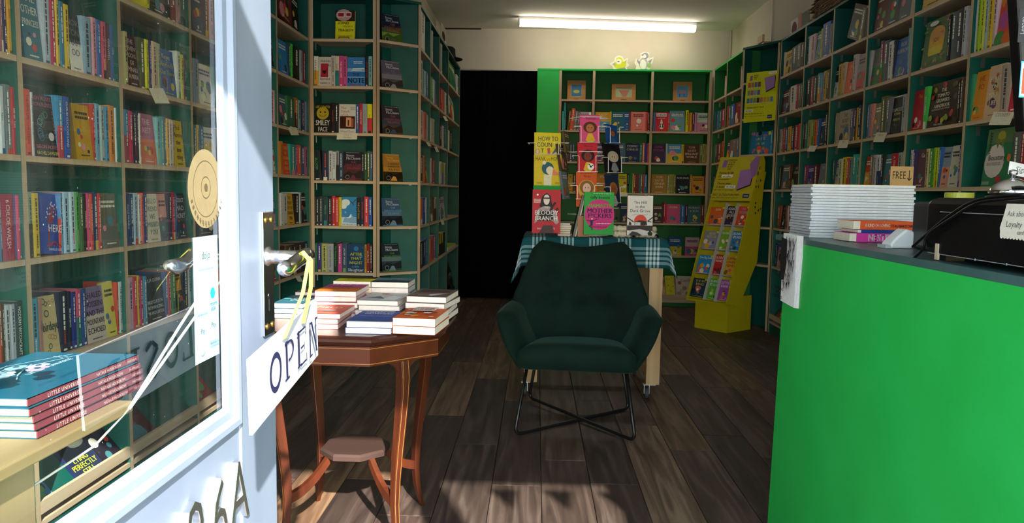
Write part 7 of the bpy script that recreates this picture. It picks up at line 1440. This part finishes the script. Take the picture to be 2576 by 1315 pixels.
note_card('A', (374, 410), (222, 260), '', 'blank card on the shelf above REST, behind the door glass', 10); note_card('B', (848, 899), (335, 351), 'Crime +|Thrillers', 'card reading Crime + Thrillers under SMILEY FACE', 0); note_card('A', (724, 744), (320, 340), 'Sci Fi', 'small card on the left wall bookcase beside the crime bookcase', 4); note_card('A', (741, 754), (693, 708), '', 'small card on the lowest filled shelf behind the door handle', 4)
note_card('R', (2037, 2056), (366, 381), 'Art', 'small card under the second bay of the right bookcase', -3); note_card('R', (2112, 2136), (352, 372), 'Music', 'card under THE SECRET PAINTER on the right bookcase', -1); note_card('R', (2205, 2232), (333, 357), 'Nature', 'card under the TANGLED book on the right bookcase', -4); note_card('R', (2500, 2553), (281, 314), 'COOKERY', 'card reading COOKERY on the right bookcase', -6); note_card('E', (1559, 1578), (484, 494), 'x', 'small card on the children\'s bookcase beside the spinner'); note_card('D', (1071, 1079), (357, 368), '', 'nearest tiny card on the third shelf of the deep left bookcase', 3); note_card('D', (1092, 1099), (369, 382), '', 'further tiny card on the third shelf of the deep left bookcase', 2); note_card('D', (1114, 1121), (292, 304), '', 'tiny card on the second shelf of the deep left bookcase', 3); note_card('D', (1108, 1115), (552, 565), '', 'tiny card on the fifth shelf of the deep left bookcase', 0)
# ---- wire stand under the yellow thriller
U = UNITS['B']; a = on_y(853, 95, 5.145); r = thing('book_stand', 'small black wire stand holding the yellow thriller', 'book stand', (a.x, 5.14, 2.1505)); mb = MB(); mb.tube(arc_path([(a.x, 5.19, 2.153), (a.x, 5.135, 2.153), (a.x, 5.135, 2.168), (a.x + .07, 5.135, 2.168), (a.x + .07, 5.135, 2.153), (a.x + .07, 5.19, 2.153)], .006, 3), .0022, 6); add(r, 'wire', mb, M['black'])
# ---- oddments on top of the bookcases
def leaning_card(x0, x1, yt, yb, X, lab, c, art=None):
    q = [on_x(x, y, X) for x, y in ((x0, yb), (x1, yb), (x1, yt), (x0, yt))]; z = 2.441; dz = z - min(p.z for p in q); mb = MB(); s = 1 if X < 0 else -1
    for p in q: p.z += 0
    q[0].z = q[1].z = z; q[2].z = q[3].z = max(q[2].z, z + .08); mb.poly(q, c); bk = [p + Vector((-.003 * s, 0, 0)) for p in q]; mb.poly(bk[::-1], c)
    for i in range(4): j = (i + 1) % 4; mb.poly([bk[i], bk[j], q[j], q[i]], c)
    u, v = q[1] - q[0], q[3] - q[0]; pg = Page(mb, q[0], u, v, u.length, v.length, eps=.0006)
    if art: art(pg)
    tag(mb.build('postcard', M['matte']), lab, 'card')
leaning_card(1097, 1106, 68, 92, -.93, 'pale pink card on top of the deep left bookcase', 'd8c8c0', lambda p: p.disc(.5, .5, .3, 'c89088', 10)); leaning_card(1110, 1123, 78, 108, -.93, 'white card with a brown mushroom on the deep left bookcase', 'dcd8cc', lambda p: (p.disc(.45, .68, .32, '4a2c20', 10, ry=.14), p.rect(.4, .2, .52, .6, 'b89878')))
leaning_card(1990, 2008, 42, 76, 2.1, 'white card with a dark red print on top of the right bookcase', 'd8d0d0', lambda p: p.disc(.5, .5, .36, '6a3838', 12, ry=.38)); leaning_card(2010, 2016, 32, 70, 2.1, 'narrow coral and white card on top of the right bookcase', 'd08880'); leaning_card(2018, 2036, 22, 66, 2.1, 'grey green framed card on top of the right bookcase', '7a8078')
hat = thing('felt_hat', 'black felt hat lying on top of the deep left bookcase', 'hat', (-.92, 7.5, 2.441)); mb = MB(); mb.lathe([(.16, 0), (.165, .004), (.10, .012), (.092, .05), (.09, .10), (.07, .118), (.03, .112), (0, .108)], 24, c=(-.915, 7.55, 2.441)); add(hat, 'crown', mb, principled('black_felt_hat', '141213', .95), smooth=True); mb = MB(); mb.lathe([(.0925, .014), (.0945, .014), (.094, .034), (.092, .034)], 24, c=(-.915, 7.55, 2.441)); add(hat, 'hat_band', mb, M['black'])
# bundle of folded brown paper sacks
sk = thing('paper_sacks', 'bundle of folded brown paper sacks on top of the right bookcase', 'paper bags', (2.09, 5.3, 2.441)); rn = random.Random(9)
for i in range(14):
    mb = MB(); z0 = 2.4415 + i * .0085; y0, y1 = 5.08 + rn.uniform(-.03, .03), 5.72 + rn.uniform(-.07, .05); n = 10; P = []
    for j in range(n + 1): P.append((y0 + (y1 - y0) * j / n, z0 + .004 * math.sin(j * .8 + i) * (i / 14)))
    for (ya, za), (yb, zb) in zip(P[:-1], P[1:]):
        xa = 1.985 - rn.uniform(0, .01); mb.poly([(xa, ya, za), (2.185, ya, za), (2.185, yb, zb), (xa, yb, zb)]); mb.poly([(xa, yb, zb + .006), (2.185, yb, zb + .006), (2.185, ya, za + .006), (xa, ya, za + .006)]); mb.poly([(xa, ya, za), (xa, yb, zb), (xa, yb, zb + .006), (xa, ya, za + .006)])
    mb.poly([(1.985, P[-1][0], P[-1][1]), (2.185, P[-1][0], P[-1][1]), (2.185, P[-1][0], P[-1][1] + .006), (1.985, P[-1][0], P[-1][1] + .006)]); add(sk, 'sack', mb, M['kraft'])
bx = MB(); bx.prism([(0, 0), (.16, 0), (.16, .012), (.012, .012)], 0, .05, to3=lambda a, b, c: (1.9 + c, 6.62 - a * .3, 2.441 + b)); bx.box((1.86, 6.52, 2.441), (1.88, 6.66, 2.50)); tag(bx.build('wood_offcut', M['pine']), 'short pine offcut on top of the slanted right bookcase', 'wood offcut')
for k, (y, lab) in enumerate(((7.16, 'plywood wedge in the near top bay of the green side bookcase'), (7.66, 'plywood wedge in the far top bay of the green side bookcase'))):
    mb = MB(); mb.prism([(0, 0), (.16, 0), (.16, .20)], 0, .016, to3=lambda a, b, c: (1.825 + c, y - .3 + a if k == 0 else y - .22 + a, 2.1208 + b)); tag(mb.build('plywood_wedge', M['ply']), lab, 'wood offcut')
# ---- gifts in the last bay of the deep left bookcase
def mug(y, c1, c2, lab):
    X = -.93; r = thing('mug', lab, 'mug', (X, y, .9045), 'mugs on the deep left bookcase'); mb = MB(); mb.lathe([(.036, 0), (.04, .004), (.04, .095), (.037, .095), (.036, .006), (0, .006)], 24, c=(X, y, .9048)); add(r, 'cup', mb, principled('glaze_' + c1, c1, .25), smooth=True); mb = MB(); mb.tube([(X + .0, y + .038, .985), (X, y + .06, .98), (X, y + .07, .953), (X, y + .06, .925), (X, y + .038, .92)], .0055, 8); add(r, 'handle', mb, principled('glaze_' + c2, c2, .25), smooth=True)
mug(7.52, 'e4e2dc', 'e8e6e0', 'white mug on the fifth shelf of the deep left bookcase'); mug(7.22, '1c1c20', '1c1c20', 'black mug on the fifth shelf of the deep left bookcase')
pp = thing('pompom_keyring', 'pink and purple pompom sitting above the black mug', 'pompom', (-.93, 7.22, 1.0)); rn = random.Random(2)
for nm, c, dz in (('pink_fluff', 'd83a88', 1.045), ('purple_fluff', '5a48b0', 1.085)):
    mb = MB()
    for i in range(220):
        a, b = rn.uniform(0, 6.28), math.acos(rn.uniform(-1, 1)); d = Vector((math.sin(b) * math.cos(a), math.sin(b) * math.sin(a), math.cos(b))); o_ = Vector((-.93, 7.22, dz)); t = d.orthogonal().normalized() * .004; mb.poly([o_ + d * .01 - t, o_ + d * .01 + t, o_ + d * .044])
    add(pp, nm, mb, principled('fluff_' + nm, c, .95))
for k, c in enumerate(('3a6a9a', 'c89038', '48a878', '2a5a88', 'a8c838')):
    mb = MB(); z = .5868 + k * .007; mb.box((-.99, 7.08 + .01 * k, z), (-.83, 7.86 - .02 * k, z + .0064), c, cols=[c, c, 'd8d4c8', 'd8d4c8', 'd8d4c8', c]); tag(mb.build('magazine', M['print']), '%s magazine, %s in the flat pile at the far end of the deep bookcase' % (cname(c), ['lowest', 'second', 'third', 'fourth', 'topmost'][k]), 'magazine', 'flat magazines on the deep left bookcase')
bg = thing('plastic_bag', 'crumpled dark plastic bag at the foot of the deep left bookcase', 'bag', (-.86, 7.4, 0)); mb = MB(); n = 16; rn = random.Random(4); G = []
for j in range(11):
    z = .42 * j / 10; r0 = .13 * (1 - .75 * (j / 10) ** 1.3) + .01
    G.append([(-.87 + (r0 * .75 + rn.uniform(-.012, .012)) * math.cos(2 * math.pi * i / n), 7.38 - .10 * j / 10 + (r0 + rn.uniform(-.015, .015)) * math.sin(2 * math.pi * i / n), z + .002) for i in range(n)])
for j in range(10):
    for i in range(n): k = (i + 1) % n; mb.poly([G[j][i], G[j][k], G[j + 1][k], G[j + 1][i]])
mb.poly(G[-1]); mb.poly(G[0][::-1]); add(bg, 'bag_body', mb, principled('dark_polythene', '1c1a18', .25)); mb = MB(); mb.tube([G[-1][0], (-.85, 7.27, .47), G[-1][8]], .006, 6); add(bg, 'tie_handle', mb, principled('dark_polythene_tie', '1c1a18', .3))
# ---- cover-out picture books on the low board of the children's bookcase
def castle(p, tm): p.text('Castle', .55, .8, .75, .12, '5a5048', mb=tm); p.disc(.2, .68, .1, 'a83838', 8); [p.disc(.15 + .15 * i, .2 + .12 * (i % 3), .13, c, 9) for i, c in enumerate(('8a8078', 'a89888', '98785a', '7a7068', 'b0a090', '806a50'))]
def yellow_leaf(p, tm): [p.disc(random.Random(i).uniform(.1, .9), random.Random(i + 9).uniform(.2, .9), .07, ['a8a028', 'd8d038', '8a8a20'][i % 3], 7) for i in range(16)]; p.shape([(.4, .1), (.6, .14), (.75, .08), (.6, .05)], '2a2818')
tray_book(1647, 1662, 735, 'c8c030', 'yellow picture book left on the low board of the children\'s shelves', yellow_leaf, h=.25, key='E', zb=.09, out=.13, ang=30); tray_book(1676, 1699, 735, 'c8c030', 'yellow picture book behind the table leg on the low board', yellow_leaf, h=.25, key='E', zb=.09, out=.13, ang=30); tray_book(1703, 1750, 735, 'b4aca4', 'grey picture book titled Castle on the low board', castle, h=.25, key='E', zb=.09, out=.13, ang=30)
tray_book(1945, 1963, 800, 'a84838', 'red book on the low board behind the counter end', None, key='R')
